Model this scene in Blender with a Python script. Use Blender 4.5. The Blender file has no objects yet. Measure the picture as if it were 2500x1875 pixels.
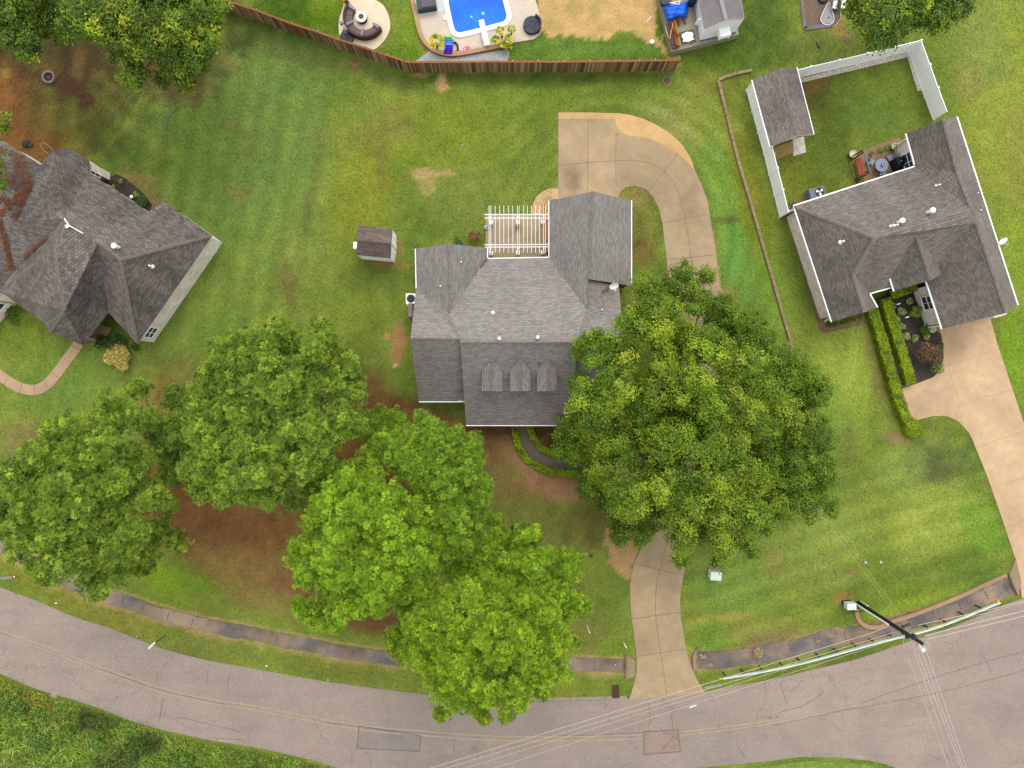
import bpy, math, random
import numpy as np
from mathutils import Vector, Matrix
from mathutils.geometry import tessellate_polygon

random.seed(7)
RNG = np.random.default_rng(7)
sc = bpy.context.scene
COL = sc.collection

# ------------------------------------------------------------------ camera / world / sun / exposure
H = 58.0                      # drone height above the lawn, metres
F = 1746.0                    # focal length in photograph pixels (2500 wide)
cam_d = bpy.data.cameras.new("camera")
cam = bpy.data.objects.new("camera", cam_d)
COL.objects.link(cam)
cam.location = (0, 0, H)
cam.rotation_euler = (0, 0, 0)
cam_d.sensor_fit = 'HORIZONTAL'
cam_d.sensor_width = 36.0
cam_d.lens = 36.0 * F / 2500.0
cam_d.clip_start = 0.5
cam_d.clip_end = 3000
sc.camera = cam

SUN_ELEV = math.radians(62)
SUN_AZ = math.radians(12)     # degrees east of north (image up)
world = bpy.data.worlds.new("World")
sc.world = world
world.use_nodes = True
wn = world.node_tree
wn.nodes.clear()
w_out = wn.nodes.new('ShaderNodeOutputWorld')
w_bg = wn.nodes.new('ShaderNodeBackground')
w_sky = wn.nodes.new('ShaderNodeTexSky')
w_sky.sky_type = 'NISHITA'
w_sky.sun_disc = False
w_sky.sun_elevation = SUN_ELEV
w_sky.sun_rotation = SUN_AZ
w_sky.air_density = 1.0
w_sky.dust_density = 3.0
w_sky.ozone_density = 1.0
w_hs = wn.nodes.new('ShaderNodeHueSaturation')
w_hs.inputs['Saturation'].default_value = 0.22      # overcast: the blue is washed out
wn.links.new(w_sky.outputs['Color'], w_hs.inputs['Color'])
w_gm = wn.nodes.new('ShaderNodeGamma')              # a cloud deck evens the sky out
w_gm.inputs['Gamma'].default_value = 0.4
w_val = wn.nodes.new('ShaderNodeVectorMath'); w_val.operation = 'SCALE'
w_val.inputs['Scale'].default_value = 3.0
wn.links.new(w_hs.outputs['Color'], w_gm.inputs['Color'])
wn.links.new(w_gm.outputs['Color'], w_val.inputs[0])
wn.links.new(w_val.outputs['Vector'], w_bg.inputs['Color'])
w_bg.inputs['Strength'].default_value = 0.15
wn.links.new(w_bg.outputs['Background'], w_out.inputs['Surface'])

sun_d = bpy.data.lights.new("sun", 'SUN')
sun_d.energy = 0.95
sun_d.angle = math.radians(40)
sun_d.color = (1.0, 0.96, 0.90)
sun = bpy.data.objects.new("sun", sun_d)
COL.objects.link(sun)
sdir = Vector((math.sin(SUN_AZ) * math.cos(SUN_ELEV), math.cos(SUN_AZ) * math.cos(SUN_ELEV), math.sin(SUN_ELEV)))
sun.rotation_euler = sdir.to_track_quat('Z', 'Y').to_euler()
sun.location = sdir * 200

sc.view_settings.view_transform = 'Standard'
sc.view_settings.look = 'None'
sc.view_settings.exposure = 0.85
sc.view_settings.gamma = 1.0
sc.view_settings.use_curve_mapping = False

# ------------------------------------------------------------------ helpers
def P(px, py, z=0.0):
    s = (H - z) / F
    return Vector(((px - 1250.0) * s, (937.5 - py) * s, z))

K = 0.80
def lin(v):
    v = v / 255.0
    return v / 12.92 if v <= 0.04045 else ((v + 0.055) / 1.055) ** 2.4
def S(r, g, b, k=K):
    return (lin(r) * k, lin(g) * k, lin(b) * k)
def mul(c, f):
    return tuple(min(0.95, x * f) for x in c[:3])

def tag(o, label=None, cat=None, group=None, kind=None):
    if label: o['label'] = label
    if cat: o['category'] = cat
    if group: o['group'] = group
    if kind: o['kind'] = kind
    return o

def thing(name, loc, label, cat, group=None, rz=0.0):
    o = bpy.data.objects.new(name, None)
    o.empty_display_size = 0.3
    COL.objects.link(o)
    o.location = loc
    o.rotation_euler = (0, 0, rz)
    return tag(o, label, cat, group)

def copy_tree(o, parent=None):
    c = o.copy()
    COL.objects.link(c)
    if parent is not None:
        c.parent = parent
    for ch in list(o.children):
        copy_tree(ch, c)
    return c

WORLD_LOC = {}
def wloc(o):
    v = Vector((0, 0, 0))
    while o is not None:
        v += Vector(o.location)
        o = o.parent
    return v

class MB:
    """collects shapes (world coordinates) into one mesh"""
    def __init__(self):
        self.v = []; self.f = []; self.c = []; self.m = []
        self.has_col = False
    def add(self, vs, fs, col=None, mi=0):
        b = len(self.v)
        self.v.extend([tuple(x) for x in vs])
        for f in fs:
            self.f.append(tuple(b + i for i in f)); self.c.append(col); self.m.append(mi)
        if col is not None: self.has_col = True
        return self
    def box(self, c, s, rz=0.0, col=None, mi=0, taper=1.0):
        cx, cy, cz = c; sx, sy, sz = s[0] / 2, s[1] / 2, s[2] / 2
        ca, sa = math.cos(rz), math.sin(rz)
        vs = []
        for dz, t in ((-sz, 1.0), (sz, taper)):
            for dx, dy in ((-sx, -sy), (sx, -sy), (sx, sy), (-sx, sy)):
                x, y = dx * t, dy * t
                vs.append((cx + x * ca - y * sa, cy + x * sa + y * ca, cz + dz))
        return self.add(vs, [(3, 2, 1, 0), (4, 5, 6, 7), (0, 1, 5, 4), (1, 2, 6, 5), (2, 3, 7, 6), (3, 0, 4, 7)], col, mi)
    def bar(self, p0, p1, w, h, col=None, mi=0):
        """box between two points, width w horizontal, height h"""
        p0 = Vector(p0); p1 = Vector(p1)
        d = (p1 - p0)
        if d.length < 1e-6: return self
        d.normalize()
        up = Vector((0, 0, 1)) if abs(d.z) < 0.95 else Vector((0, 1, 0))
        s = d.cross(up).normalized(); u = s.cross(d).normalized()
        vs = []
        for p in (p0, p1):
            for a, b in ((-1, -1), (1, -1), (1, 1), (-1, 1)):
                vs.append(p + s * (a * w / 2) + u * (b * h / 2))
        return self.add(vs, [(0, 1, 2, 3), (7, 6, 5, 4), (4, 5, 1, 0), (5, 6, 2, 1), (6, 7, 3, 2), (7, 4, 0, 3)], col, mi)
    def tube(self, pts, r, n=8, col=None, mi=0, closed=False):
        pts = [Vector(p) for p in pts]
        rs = r if isinstance(r, (list, tuple)) else [r] * len(pts)
        m = len(pts); vs = []; fs = []
        prev_s = None
        for i, p in enumerate(pts):
            if closed:
                d = pts[(i + 1) % m] - pts[i - 1]
            else:
                d = pts[min(i + 1, m - 1)] - pts[max(i - 1, 0)]
            d.normalize()
            if prev_s is None:
                up = Vector((0, 0, 1)) if abs(d.z) < 0.9 else Vector((1, 0, 0))
                s = d.cross(up).normalized()
            else:
                s = (prev_s - d * prev_s.dot(d)).normalized()
            prev_s = s
            u = s.cross(d).normalized()
            for k in range(n):
                a = 2 * math.pi * k / n
                vs.append(p + (s * math.cos(a) + u * math.sin(a)) * rs[i])
        for i in range(m if closed else m - 1):
            j = (i + 1) % m
            for k in range(n):
                k2 = (k + 1) % n
                fs.append((i * n + k, i * n + k2, j * n + k2, j * n + k))
        if not closed:
            fs.append(tuple(range(n))[::-1]); fs.append(tuple((m - 1) * n + k for k in range(n)))
        return self.add(vs, fs, col, mi)
    def cyl(self, c, r, h, n=24, r2=None, col=None, mi=0):
        r2 = r if r2 is None else r2
        vs = []
        for z, rr in ((0, r), (h, r2)):
            for k in range(n):
                a = 2 * math.pi * k / n
                vs.append((c[0] + rr * math.cos(a), c[1] + rr * math.sin(a), c[2] + z))
        fs = [tuple(range(n))[::-1], tuple(range(n, 2 * n))]
        for k in range(n):
            fs.append((k, (k + 1) % n, n + (k + 1) % n, n + k))
        return self.add(vs, fs, col, mi)
    def lathe(self, c, prof, n=28, col=None, mi=0):
        vs = []; fs = []
        m = len(prof)
        for r, z in prof:
            for k in range(n):
                a = 2 * math.pi * k / n
                vs.append((c[0] + r * math.cos(a), c[1] + r * math.sin(a), c[2] + z))
        for i in range(m - 1):
            for k in range(n):
                k2 = (k + 1) % n
                fs.append((i * n + k, i * n + k2, (i + 1) * n + k2, (i + 1) * n + k))
        fs.append(tuple((m - 1) * n + k for k in range(n)))
        return self.add(vs, fs, col, mi)
    def slab(self, pts, z, t=0.12, col=None, mi=0):
        """flat polygon (list of xy) with sides"""
        n = len(pts)
        vs = [(p[0], p[1], z) for p in pts] + [(p[0], p[1], z - t) for p in pts]
        tris = tessellate_polygon([[Vector((p[0], p[1], 0)) for p in pts]])
        fs = []
        for t3 in tris:
            a, b, c = [Vector((pts[i][0], pts[i][1], 0)) for i in t3]
            if (b - a).cross(c - a).z < 0: t3 = (t3[0], t3[2], t3[1])
            fs.append(tuple(t3))
        for i in range(n):
            j = (i + 1) % n
            fs.append((i, j, n + j, n + i))
        return self.add(vs, fs, col, mi)
    def sweep(self, pts, prof, col=None, mi=0, caps=True, closed_prof=True, closed=False):
        """sweep a profile [(offset, z)] along a ground polyline; +offset is left of travel"""
        pts = [Vector((p[0], p[1], p[2] if len(p) > 2 else 0)) for p in pts]
        m = len(pts); n = len(prof); vs = []; fs = []
        for i, p in enumerate(pts):
            if closed:
                d0 = pts[i] - pts[i - 1]; d1 = pts[(i + 1) % m] - pts[i]
            else:
                d0 = pts[i] - pts[i - 1] if i > 0 else pts[1] - pts[0]
                d1 = pts[i + 1] - pts[i] if i < m - 1 else d0
            d0 = Vector((d0.x, d0.y, 0)).normalized(); d1 = Vector((d1.x, d1.y, 0)).normalized()
            t = (d0 + d1)
            if t.length < 1e-5: t = d0
            t.normalize()
            nrm = Vector((-t.y, t.x, 0))
            k = 1.0 / max(0.5, nrm.dot(Vector((-d0.y, d0.x, 0))))
            for o, z in prof:
                vs.append(p + nrm * (o * k) + Vector((0, 0, z)))
        for i in range(m if closed else m - 1):
            i2 = (i + 1) % m
            for j in range(n if closed_prof else n - 1):
                j2 = (j + 1) % n
                fs.append((i * n + j, i * n + j2, i2 * n + j2, i2 * n + j))
        if caps and closed_prof and not closed:
            fs.append(tuple(range(n))[::-1]); fs.append(tuple((m - 1) * n + j for j in range(n)))
        return self.add(vs, fs, col, mi)
    def build(self, name, mat, parent=None, uv=False, smooth=False, base=None):
        off = wloc(parent) if parent is not None else (Vector(base) if base is not None else Vector((0, 0, 0)))
        rz = 0.0
        if parent is not None: 
            q = parent
            while q is not None:
                rz += q.rotation_euler.z; q = q.parent
        ca, sa = math.cos(-rz), math.sin(-rz)
        me = bpy.data.meshes.new(name)
        vv = []
        for x, y, z in self.v:
            x -= off.x; y -= off.y
            vv.append((x * ca - y * sa, x * sa + y * ca, z - off.z))
        me.from_pydata(vv, [], self.f)
        mats = mat if isinstance(mat, (list, tuple)) else [mat]
        for mm in mats: me.materials.append(mm)
        if len(mats) > 1:
            me.polygons.foreach_set('material_index', self.m)
        if self.has_col:
            at = me.color_attributes.new('col', 'FLOAT_COLOR', 'CORNER')
            arr = []
            for p, c in zip(me.polygons, self.c):
                c = c or (0.5, 0.5, 0.5)
                arr.extend([c[0], c[1], c[2], 1.0] * p.loop_total)
            at.data.foreach_set('color', arr)
        if uv:
            ul = me.uv_layers.new(name='UVMap')
            for p in me.polygons:
                nz = p.normal
                if nz.z < 0: nz = -nz
                h = Vector((0, 0, 1)).cross(nz)
                if h.length < 1e-3: h = Vector((1, 0, 0))
                h.normalize(); s = nz.cross(h)
                for li in p.loop_indices:
                    co = me.vertices[me.loops[li].vertex_index].co
                    ul.data[li].uv = (co.dot(h), co.dot(s))
        if smooth:
            me.polygons.foreach_set('use_smooth', [True] * len(me.polygons))
        me.update()
        o = bpy.data.objects.new(name, me)
        COL.objects.link(o)
        if parent is not None: o.parent = parent
        elif base is not None: o.location = off
        return o

def crom(pts, k=6, closed=False):
    """catmull-rom through pixel points"""
    n = len(pts); out = []
    rng = range(n if closed else n - 1)
    for i in rng:
        p0 = pts[i - 1] if (closed or i > 0) else pts[0]
        p1 = pts[i]; p2 = pts[(i + 1) % n]
        p3 = pts[(i + 2) % n] if (closed or i + 2 < n) else pts[-1]
        for j in range(k):
            t = j / k
            q = []
            for a in range(len(p1)):
                q.append(0.5 * ((2 * p1[a]) + (-p0[a] + p2[a]) * t + (2 * p0[a] - 5 * p1[a] + 4 * p2[a] - p3[a]) * t * t + (-p0[a] + 3 * p1[a] - 3 * p2[a] + p3[a]) * t ** 3))
            out.append(tuple(q))
    if not closed: out.append(tuple(pts[-1]))
    return out
def W(pts, z=0.0):
    return [P(p[0], p[1], z) for p in pts]

# ------------------------------------------------------------------ numpy noise
_perm = RNG.random((257, 257))
def vnoise(x, y):
    xi = np.floor(x).astype(int); yi = np.floor(y).astype(int)
    fx = x - xi; fy = y - yi
    fx = fx * fx * (3 - 2 * fx); fy = fy * fy * (3 - 2 * fy)
    a = _perm[xi % 256, yi % 256]; b = _perm[(xi + 1) % 256, yi % 256]
    c = _perm[xi % 256, (yi + 1) % 256]; d = _perm[(xi + 1) % 256, (yi + 1) % 256]
    return (a * (1 - fx) + b * fx) * (1 - fy) + (c * (1 - fx) + d * fx) * fy
def fbm(x, y, o=4):
    s = 0; a = 0.5; t = 0
    for i in range(o):
        s = s + a * vnoise(x * 2 ** i + 17 * i, y * 2 ** i + 31 * i); t += a; a *= 0.55
    return s / t

# ------------------------------------------------------------------ materials
def new_mat(name):
    m = bpy.data.materials.new(name); m.use_nodes = True
    nt = m.node_tree
    bs = nt.nodes['Principled BSDF']
    return m, nt, bs
def noise(nt, vec, scale, detail=4, rough=0.6, dist=0.0):
    n = nt.nodes.new('ShaderNodeTexNoise')
    n.inputs['Scale'].default_value = scale
    n.inputs['Detail'].default_value = detail
    n.inputs['Roughness'].default_value = rough
    n.inputs['Distortion'].default_value = dist
    nt.links.new(vec, n.inputs['Vector'])
    return n.outputs['Fac']
def ramp(nt, fac, lo, hi, a=0.0, b=1.0):
    n = nt.nodes.new('ShaderNodeMapRange')
    n.inputs['From Min'].default_value = lo; n.inputs['From Max'].default_value = hi
    n.inputs['To Min'].default_value = a; n.inputs['To Max'].default_value = b
    nt.links.new(fac, n.inputs['Value'])
    return n.outputs['Result']
def mixc(nt, fac, c1, c2, mode='MIX'):
    n = nt.nodes.new('ShaderNodeMix'); n.data_type = 'RGBA'; n.blend_type = mode
    for sock, c in ((n.inputs[6], c1), (n.inputs[7], c2)):
        if isinstance(c, (tuple, list)): sock.default_value = (c[0], c[1], c[2], 1)
        else: nt.links.new(c, sock)
    if isinstance(fac, (int, float)): n.inputs[0].default_value = fac
    else: nt.links.new(fac, n.inputs[0])
    return n.outputs[2]
def scale_col(nt, c, f):
    """multiply colour c by scalar socket f"""
    n = nt.nodes.new('ShaderNodeVectorMath'); n.operation = 'SCALE'
    if isinstance(c, (tuple, list)): n.inputs[0].default_value = c[:3]
    else: nt.links.new(c, n.inputs[0])
    nt.links.new(f, n.inputs['Scale'])
    return n.outputs['Vector']
def objco(nt, which='Object'):
    return nt.nodes.new('ShaderNodeTexCoord').outputs[which]
def bump(nt, bs, fac, strength, dist=0.02):
    b = nt.nodes.new('ShaderNodeBump')
    b.inputs['Strength'].default_value = strength; b.inputs['Distance'].default_value = dist
    nt.links.new(fac, b.inputs['Height']); nt.links.new(b.outputs['Normal'], bs.inputs['Normal'])

def mat(name, c, var=0.15, scale=2.0, rough=0.75, c2=None, metal=0.0, fine=0.1, fscale=30, bmp=0.0, spec=0.3):
    m, nt, bs = new_mat(name)
    v = objco(nt)
    n1 = noise(nt, v, scale, 5)
    ca, cb = (mul(c, 1 - var), mul(c, 1 + var)) if c2 is None else (c, c2)
    col = mixc(nt, ramp(nt, n1, 0.3, 0.7), ca, cb)
    if fine:
        f = ramp(nt, noise(nt, v, fscale, 3), 0.25, 0.75, 1 - fine, 1 + fine)
        col = scale_col(nt, col, f)
    nt.links.new(col, bs.inputs['Base Color'])
    bs.inputs['Roughness'].default_value = rough
    bs.inputs['Metallic'].default_value = metal
    bs.inputs['Specular IOR Level'].default_value = spec
    if bmp: bump(nt, bs, noise(nt, v, fscale, 4), bmp)
    return m

def attr_mat(name, rough=0.8, transl=0.0, fine=0.12, fscale=20, spec=0.2, bmp=0.0):
    m, nt, bs = new_mat(name)
    a = nt.nodes.new('ShaderNodeAttribute'); a.attribute_name = 'col'
    col = a.outputs['Color']
    if fine:
        v = objco(nt)
        f = ramp(nt, noise(nt, v, fscale, 3), 0.25, 0.75, 1 - fine, 1 + fine)
        col = scale_col(nt, col, f)
    nt.links.new(col, bs.inputs['Base Color'])
    bs.inputs['Roughness'].default_value = rough
    bs.inputs['Specular IOR Level'].default_value = spec
    if transl:
        tr = nt.nodes.new('ShaderNodeBsdfTranslucent')
        c2 = mixc(nt, 1.0, col, (1.05, 1.1, 0.6), 'MULTIPLY')
        nt.links.new(c2, tr.inputs['Color'])
        mx = nt.nodes.new('ShaderNodeMixShader'); mx.inputs[0].default_value = transl
        nt.links.new(bs.outputs[0], mx.inputs[1]); nt.links.new(tr.outputs[0], mx.inputs[2])
        nt.links.new(mx.outputs[0], nt.nodes['Material Output'].inputs['Surface'])
    return m

def shingle(name, c_lo, c_hi, streak=0.25, wid=0.42, row=0.21, tabs=0.55):
    m, nt, bs = new_mat(name)
    uv = objco(nt, 'UV')
    br = nt.nodes.new('ShaderNodeTexBrick')
    br.offset = 0.5; br.squash = 1.0
    br.inputs['Scale'].default_value = 1.0
    br.inputs['Brick Width'].default_value = wid
    br.inputs['Row Height'].default_value = row
    br.inputs['Mortar Size'].default_value = 0.016
    br.inputs['Mortar Smooth'].default_value = 0.3
    br.inputs['Bias'].default_value = 0.0
    br.inputs['Color1'].default_value = (*c_lo, 1)
    br.inputs['Color2'].default_value = (*c_hi, 1)
    br.inputs['Mortar'].default_value = (*mul(c_lo, 0.55), 1)
    wv = nt.nodes.new('ShaderNodeMapping'); wv.inputs['Scale'].default_value = (1, 1, 1)
    nt.links.new(uv, wv.inputs['Vector'])
    nt.links.new(wv.outputs['Vector'], br.inputs['Vector'])
    # random tab-size blotches stretched along the courses
    mp = nt.nodes.new('ShaderNodeMapping'); mp.inputs['Scale'].default_value = (4.0, 7.0, 1)
    nt.links.new(uv, mp.inputs['Vector'])
    f1 = ramp(nt, noise(nt, mp.outputs['Vector'], 1.0, 2, 0.5), 0.3, 0.7, 1 - tabs * 0.4, 1 + tabs * 0.4)
    col = scale_col(nt, br.outputs['Color'], f1)
    # dark algae streaks running down the slope
    mp2 = nt.nodes.new('ShaderNodeMapping'); mp2.inputs['Scale'].default_value = (0.55, 0.12, 1)
    nt.links.new(uv, mp2.inputs['Vector'])
    f2 = ramp(nt, noise(nt, mp2.outputs['Vector'], 1.0, 4, 0.6, 0.6), 0.35, 0.65, 1 - streak, 1.0 + streak * 0.25)
    col = scale_col(nt, col, f2)
    f3 = ramp(nt, noise(nt, uv, 45, 2), 0.2, 0.8, 0.86, 1.14)
    col = scale_col(nt, col, f3)
    nt.links.new(col, bs.inputs['Base Color'])
    bs.inputs['Roughness'].default_value = 0.9
    bs.inputs['Specular IOR Level'].default_value = 0.15
    bump(nt, bs, br.outputs['Fac'], -0.4, 0.01)
    return m

def brick_mat(name, c1, c2, mortar):
    m, nt, bs = new_mat(name)
    v = objco(nt)
    sp = nt.nodes.new('ShaderNodeSeparateXYZ'); nt.links.new(v, sp.inputs[0])
    ad = nt.nodes.new('ShaderNodeMath'); ad.operation = 'ADD'
    nt.links.new(sp.outputs['X'], ad.inputs[0]); nt.links.new(sp.outputs['Y'], ad.inputs[1])
    cb = nt.nodes.new('ShaderNodeCombineXYZ'); nt.links.new(ad.outputs[0], cb.inputs['X']); nt.links.new(sp.outputs['Z'], cb.inputs['Y'])
    br = nt.nodes.new('ShaderNodeTexBrick')
    br.inputs['Scale'].default_value = 1.0
    br.inputs['Brick Width'].default_value = 0.24; br.inputs['Row Height'].default_value = 0.085
    br.inputs['Mortar Size'].default_value = 0.008
    br.inputs['Color1'].default_value = (*c1, 1); br.inputs['Color2'].default_value = (*c2, 1); br.inputs['Mortar'].default_value = (*mortar, 1)
    nt.links.new(cb.outputs[0], br.inputs['Vector'])
    f = ramp(nt, noise(nt, v, 1.5, 5), 0.3, 0.7, 0.8, 1.15)
    nt.links.new(scale_col(nt, br.outputs['Color'], f), bs.inputs['Base Color'])
    bs.inputs['Roughness'].default_value = 0.9
    return m

def concrete(name, c, stain=0.3, warm=None, speck=0.08, gloss=0.75):
    m, nt, bs = new_mat(name)
    v = objco(nt)
    f1 = ramp(nt, noise(nt, v, 0.22, 6, 0.62, 0.4), 0.32, 0.68, 1 - stain, 1 + stain * 0.45)
    f2 = ramp(nt, noise(nt, v, 1.6, 6, 0.65), 0.3, 0.7, 0.90, 1.08)
    f3 = ramp(nt, noise(nt, v, 24, 3), 0.25, 0.75, 1 - speck, 1 + speck)
    col = mixc(nt, ramp(nt, noise(nt, v, 0.5, 4), 0.35, 0.65), c, warm or mul(c, 1.0))
    for f in (f1, f2, f3): col = scale_col(nt, col, f)
    nt.links.new(col, bs.inputs['Base Color'])
    bs.inputs['Roughness'].default_value = gloss
    bs.inputs['Specular IOR Level'].default_value = 0.25
    return m

def asphalt(name, c, c2):
    m, nt, bs = new_mat(name)
    v = objco(nt)
    col = mixc(nt, ramp(nt, noise(nt, v, 0.05, 4, 0.5), 0.35, 0.65), c, c2)
    fs = [ramp(nt, noise(nt, v, 0.35, 6, 0.65, 0.5), 0.3, 0.7, 0.90, 1.07),
          ramp(nt, noise(nt, v, 10, 3, 0.85), 0.25, 0.75, 0.78, 1.22),
          ramp(nt, noise(nt, v, 22, 2, 0.9), 0.25, 0.75, 0.62, 1.38)]
    # stretched wear along the road
    mp = nt.nodes.new('ShaderNodeMapping'); mp.inputs['Scale'].default_value = (0.12, 0.9, 1)
    nt.links.new(v, mp.inputs['Vector'])
    fs.append(ramp(nt, noise(nt, mp.outputs['Vector'], 1.0, 5, 0.65), 0.25, 0.5, 0.86, 1.0))
    for f in fs: col = scale_col(nt, col, f)
    # hairline cracks
    nz = nt.nodes.new('ShaderNodeTexNoise'); nz.inputs['Scale'].default_value = 0.8; nz.inputs['Detail'].default_value = 5
    nt.links.new(v, nz.inputs['Vector'])
    vm = nt.nodes.new('ShaderNodeVectorMath'); vm.operation = 'SCALE'; vm.inputs['Scale'].default_value = 1.6
    nt.links.new(nz.outputs['Color'], vm.inputs[0])
    va = nt.nodes.new('ShaderNodeVectorMath'); va.operation = 'ADD'
    nt.links.new(v, va.inputs[0]); nt.links.new(vm.outputs[0], va.inputs[1])
    vo = nt.nodes.new('ShaderNodeTexVoronoi'); vo.feature = 'DISTANCE_TO_EDGE'; vo.inputs['Scale'].default_value = 0.22
    nt.links.new(va.outputs[0], vo.inputs['Vector'])
    ck = ramp(nt, vo.outputs['Distance'], 0.0, 0.008, 0.68, 1.0)
    gate = ramp(nt, noise(nt, v, 0.10, 3), 0.46, 0.56)
    col2 = scale_col(nt, col, ck)
    col = mixc(nt, gate, col, col2)
    nt.links.new(col, bs.inputs['Base Color'])
    bs.inputs['Roughness'].default_value = 0.85
    bs.inputs['Specular IOR Level'].default_value = 0.2
    return m

def grass_mat():
    m, nt, bs = new_mat("lawn_grass")
    a = nt.nodes.new('ShaderNodeAttribute'); a.attribute_name = 'col'
    v = objco(nt)
    col = a.outputs['Color']
    f1 = ramp(nt, noise(nt, v, 1.1, 5, 0.6), 0.3, 0.7, 0.90, 1.10)
    f2 = ramp(nt, noise(nt, v, 6.0, 4, 0.75), 0.25, 0.75, 0.70, 1.30)
    f3 = ramp(nt, noise(nt, v, 16.0, 2, 0.8), 0.25, 0.75, 0.66, 1.34)
    f4 = ramp(nt, noise(nt, v, 2.6, 5, 0.7), 0.3, 0.7, 0.93, 1.07)
    for f in (f1, f2, f3, f4): col = scale_col(nt, col, f)
    hue = ramp(nt, noise(nt, v, 0.6, 5, 0.65), 0.35, 0.65, 0.0, 0.14)
    col = mixc(nt, hue, col, mixc(nt, 1.0, col, (1.18, 0.98, 0.85), 'MULTIPLY'))
    # sparse straw-coloured blades
    dry = ramp(nt, noise(nt, v, 8.5, 3, 0.7), 0.60, 0.72, 0.0, 0.32)
    col = mixc(nt, dry, col, S(150, 135, 85))
    nt.links.new(col, bs.inputs['Base Color'])
    bs.inputs['Roughness'].default_value = 0.9
    bs.inputs['Specular IOR Level'].default_value = 0.08
    bump(nt, bs, noise(nt, v, 14, 4, 0.8), 0.45, 0.06)
    return m

M = {}
M['grass'] = grass_mat()
M['road'] = asphalt('road_asphalt', S(138, 126, 117), S(160, 142, 131))
M['patch_asphalt'] = asphalt('patch_asphalt', S(138, 122, 112), S(150, 130, 115))
M['patch_dark'] = asphalt('patch_dark_asphalt', S(130, 121, 116), S(146, 133, 126))
M['crack'] = mat('crack_seam', S(104, 92, 84), 0.2, 3)
M['yellow_line'] = mat('worn_yellow_paint', S(150, 134, 118), 0.1, 1.5, c2=S(166, 146, 118), fine=0.2, fscale=12)
M['white_line'] = mat('white_paint', S(225, 222, 216), 0.08, 3)
M['drive'] = concrete('driveway_concrete', S(167, 147, 118), 0.26, S(174, 148, 111))
M['drive_tan'] = concrete('aggregate_tan', S(203, 168, 116), 0.16, S(196, 158, 106), speck=0.22)
M['drive_right'] = concrete('right_drive_concrete', S(190, 160, 128), 0.18, S(198, 168, 130))
M['joint'] = mat('concrete_joint', S(128, 108, 86), 0.15, 3)
M['walk_dark'] = concrete('walk_concrete', S(112, 100, 92), 0.2)
M['walk_tan'] = concrete('walk_tan', S(176, 146, 118), 0.2)
M['patio'] = concrete('patio_concrete', S(168, 150, 122), 0.22)
M['pool_deck'] = concrete('pool_deck_concrete', S(206, 190, 172), 0.08, speck=0.12)
M['pool_pad'] = concrete('pale_pad', S(205, 212, 208), 0.05)
M['firepatio'] = concrete('fire_patio_concrete', S(218, 202, 172), 0.08, speck=0.1)
M['ditch'] = concrete('ditch_concrete', S(104, 100, 100), 0.42, S(152, 130, 106), speck=.16)
M['ditch_light'] = concrete('headwall_concrete', S(150, 128, 104), 0.2)
M['curb_tan'] = concrete('curb_tan', S(160, 132, 102), 0.18)
M['gravel'] = mat('grey_gravel', S(165, 165, 165), 0.1, 2, fine=0.4, fscale=9, bmp=0.6)
M['gravel_white'] = mat('white_stone', S(196, 180, 160), 0.25, 3, c2=S(225, 220, 212), fine=0.4, fscale=7, bmp=0.6)
M['mulch'] = mat('dark_mulch', S(58, 47, 44), 0.35, 2, fine=0.5, fscale=9, bmp=0.8)
M['mulch_brown'] = mat('brown_mulch', S(118, 92, 66), 0.3, 2, fine=0.45, fscale=9, bmp=0.8)
M['mulch_orange'] = mat('pine_straw', S(190, 128, 66), 0.2, 2, fine=0.4, fscale=9, bmp=0.8)
M['playdirt'] = mat('play_dirt', S(108, 88, 70), 0.2, 1.5, fine=0.25, fscale=9)
M['playborder'] = mat('grey_border', S(112, 104, 102), 0.15, 2, fine=0.2, fscale=9)
M['sh_main'] = shingle('shingle_main', S(134, 129, 125), S(160, 154, 148), 0.08, wid=.34, row=.16, tabs=.2)
M['sh_right'] = shingle('shingle_right', S(118, 110, 104), S(146, 138, 130), 0.22, wid=.32, row=.15, tabs=0.25)
M['sh_left'] = shingle('shingle_left', S(104, 96, 92), S(142, 133, 126), 0.34, wid=.32, row=.15, tabs=0.25)
M['sh_brown'] = shingle('shingle_brown', S(104, 90, 86), S(124, 110, 104), 0.12, tabs=0.3)
M['cap'] = mat('ridge_cap_shingle', S(126, 119, 113), 0.2, 3, fine=0.2, fscale=5)
M['cap_left'] = mat('ridge_cap_shingle_left', S(120, 112, 105), 0.2, 3, fine=0.2, fscale=5)
M['cap_brown'] = mat('ridge_cap_brown', S(100, 78, 74), 0.2, 3)
M['white'] = mat('white_vinyl', (0.94, 0.95, 0.96), 0.03, 2, rough=0.45, fine=0.02)
M['white_trim'] = mat('white_trim', (0.88, 0.88, 0.87), 0.05, 2, rough=0.5, fine=0.03)
M['brick_tan'] = brick_mat('tan_brick', S(248, 224, 210), S(255, 250, 244), S(250, 240, 232))
M['brick_grey'] = brick_mat('grey_tan_brick', S(238, 220, 208), S(252, 240, 230), S(244, 234, 226))
M['siding'] = mat('pale_siding', S(246, 246, 248), 0.05, 1.5, fine=0.04)
M['glass'] = mat('window_glass', (0.02, 0.035, 0.05), 0.3, 1, rough=0.08, spec=0.6, fine=0)
M['metal_roof'] = mat('grey_metal_roof', S(148, 141, 142), 0.08, 1.5, rough=0.5, metal=0.2, fine=0.05)
M['steel'] = mat('galvanised_steel', S(190, 200, 205), 0.06, 3, rough=0.4, metal=0.5, fine=0.05)
M['rail'] = mat('guardrail_steel', S(215, 224, 228), 0.05, 3, rough=0.45, metal=0.2, fine=0.04)
M['dkmetal'] = mat('dark_metal', S(50, 58, 66), 0.2, 3, rough=0.5)
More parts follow.
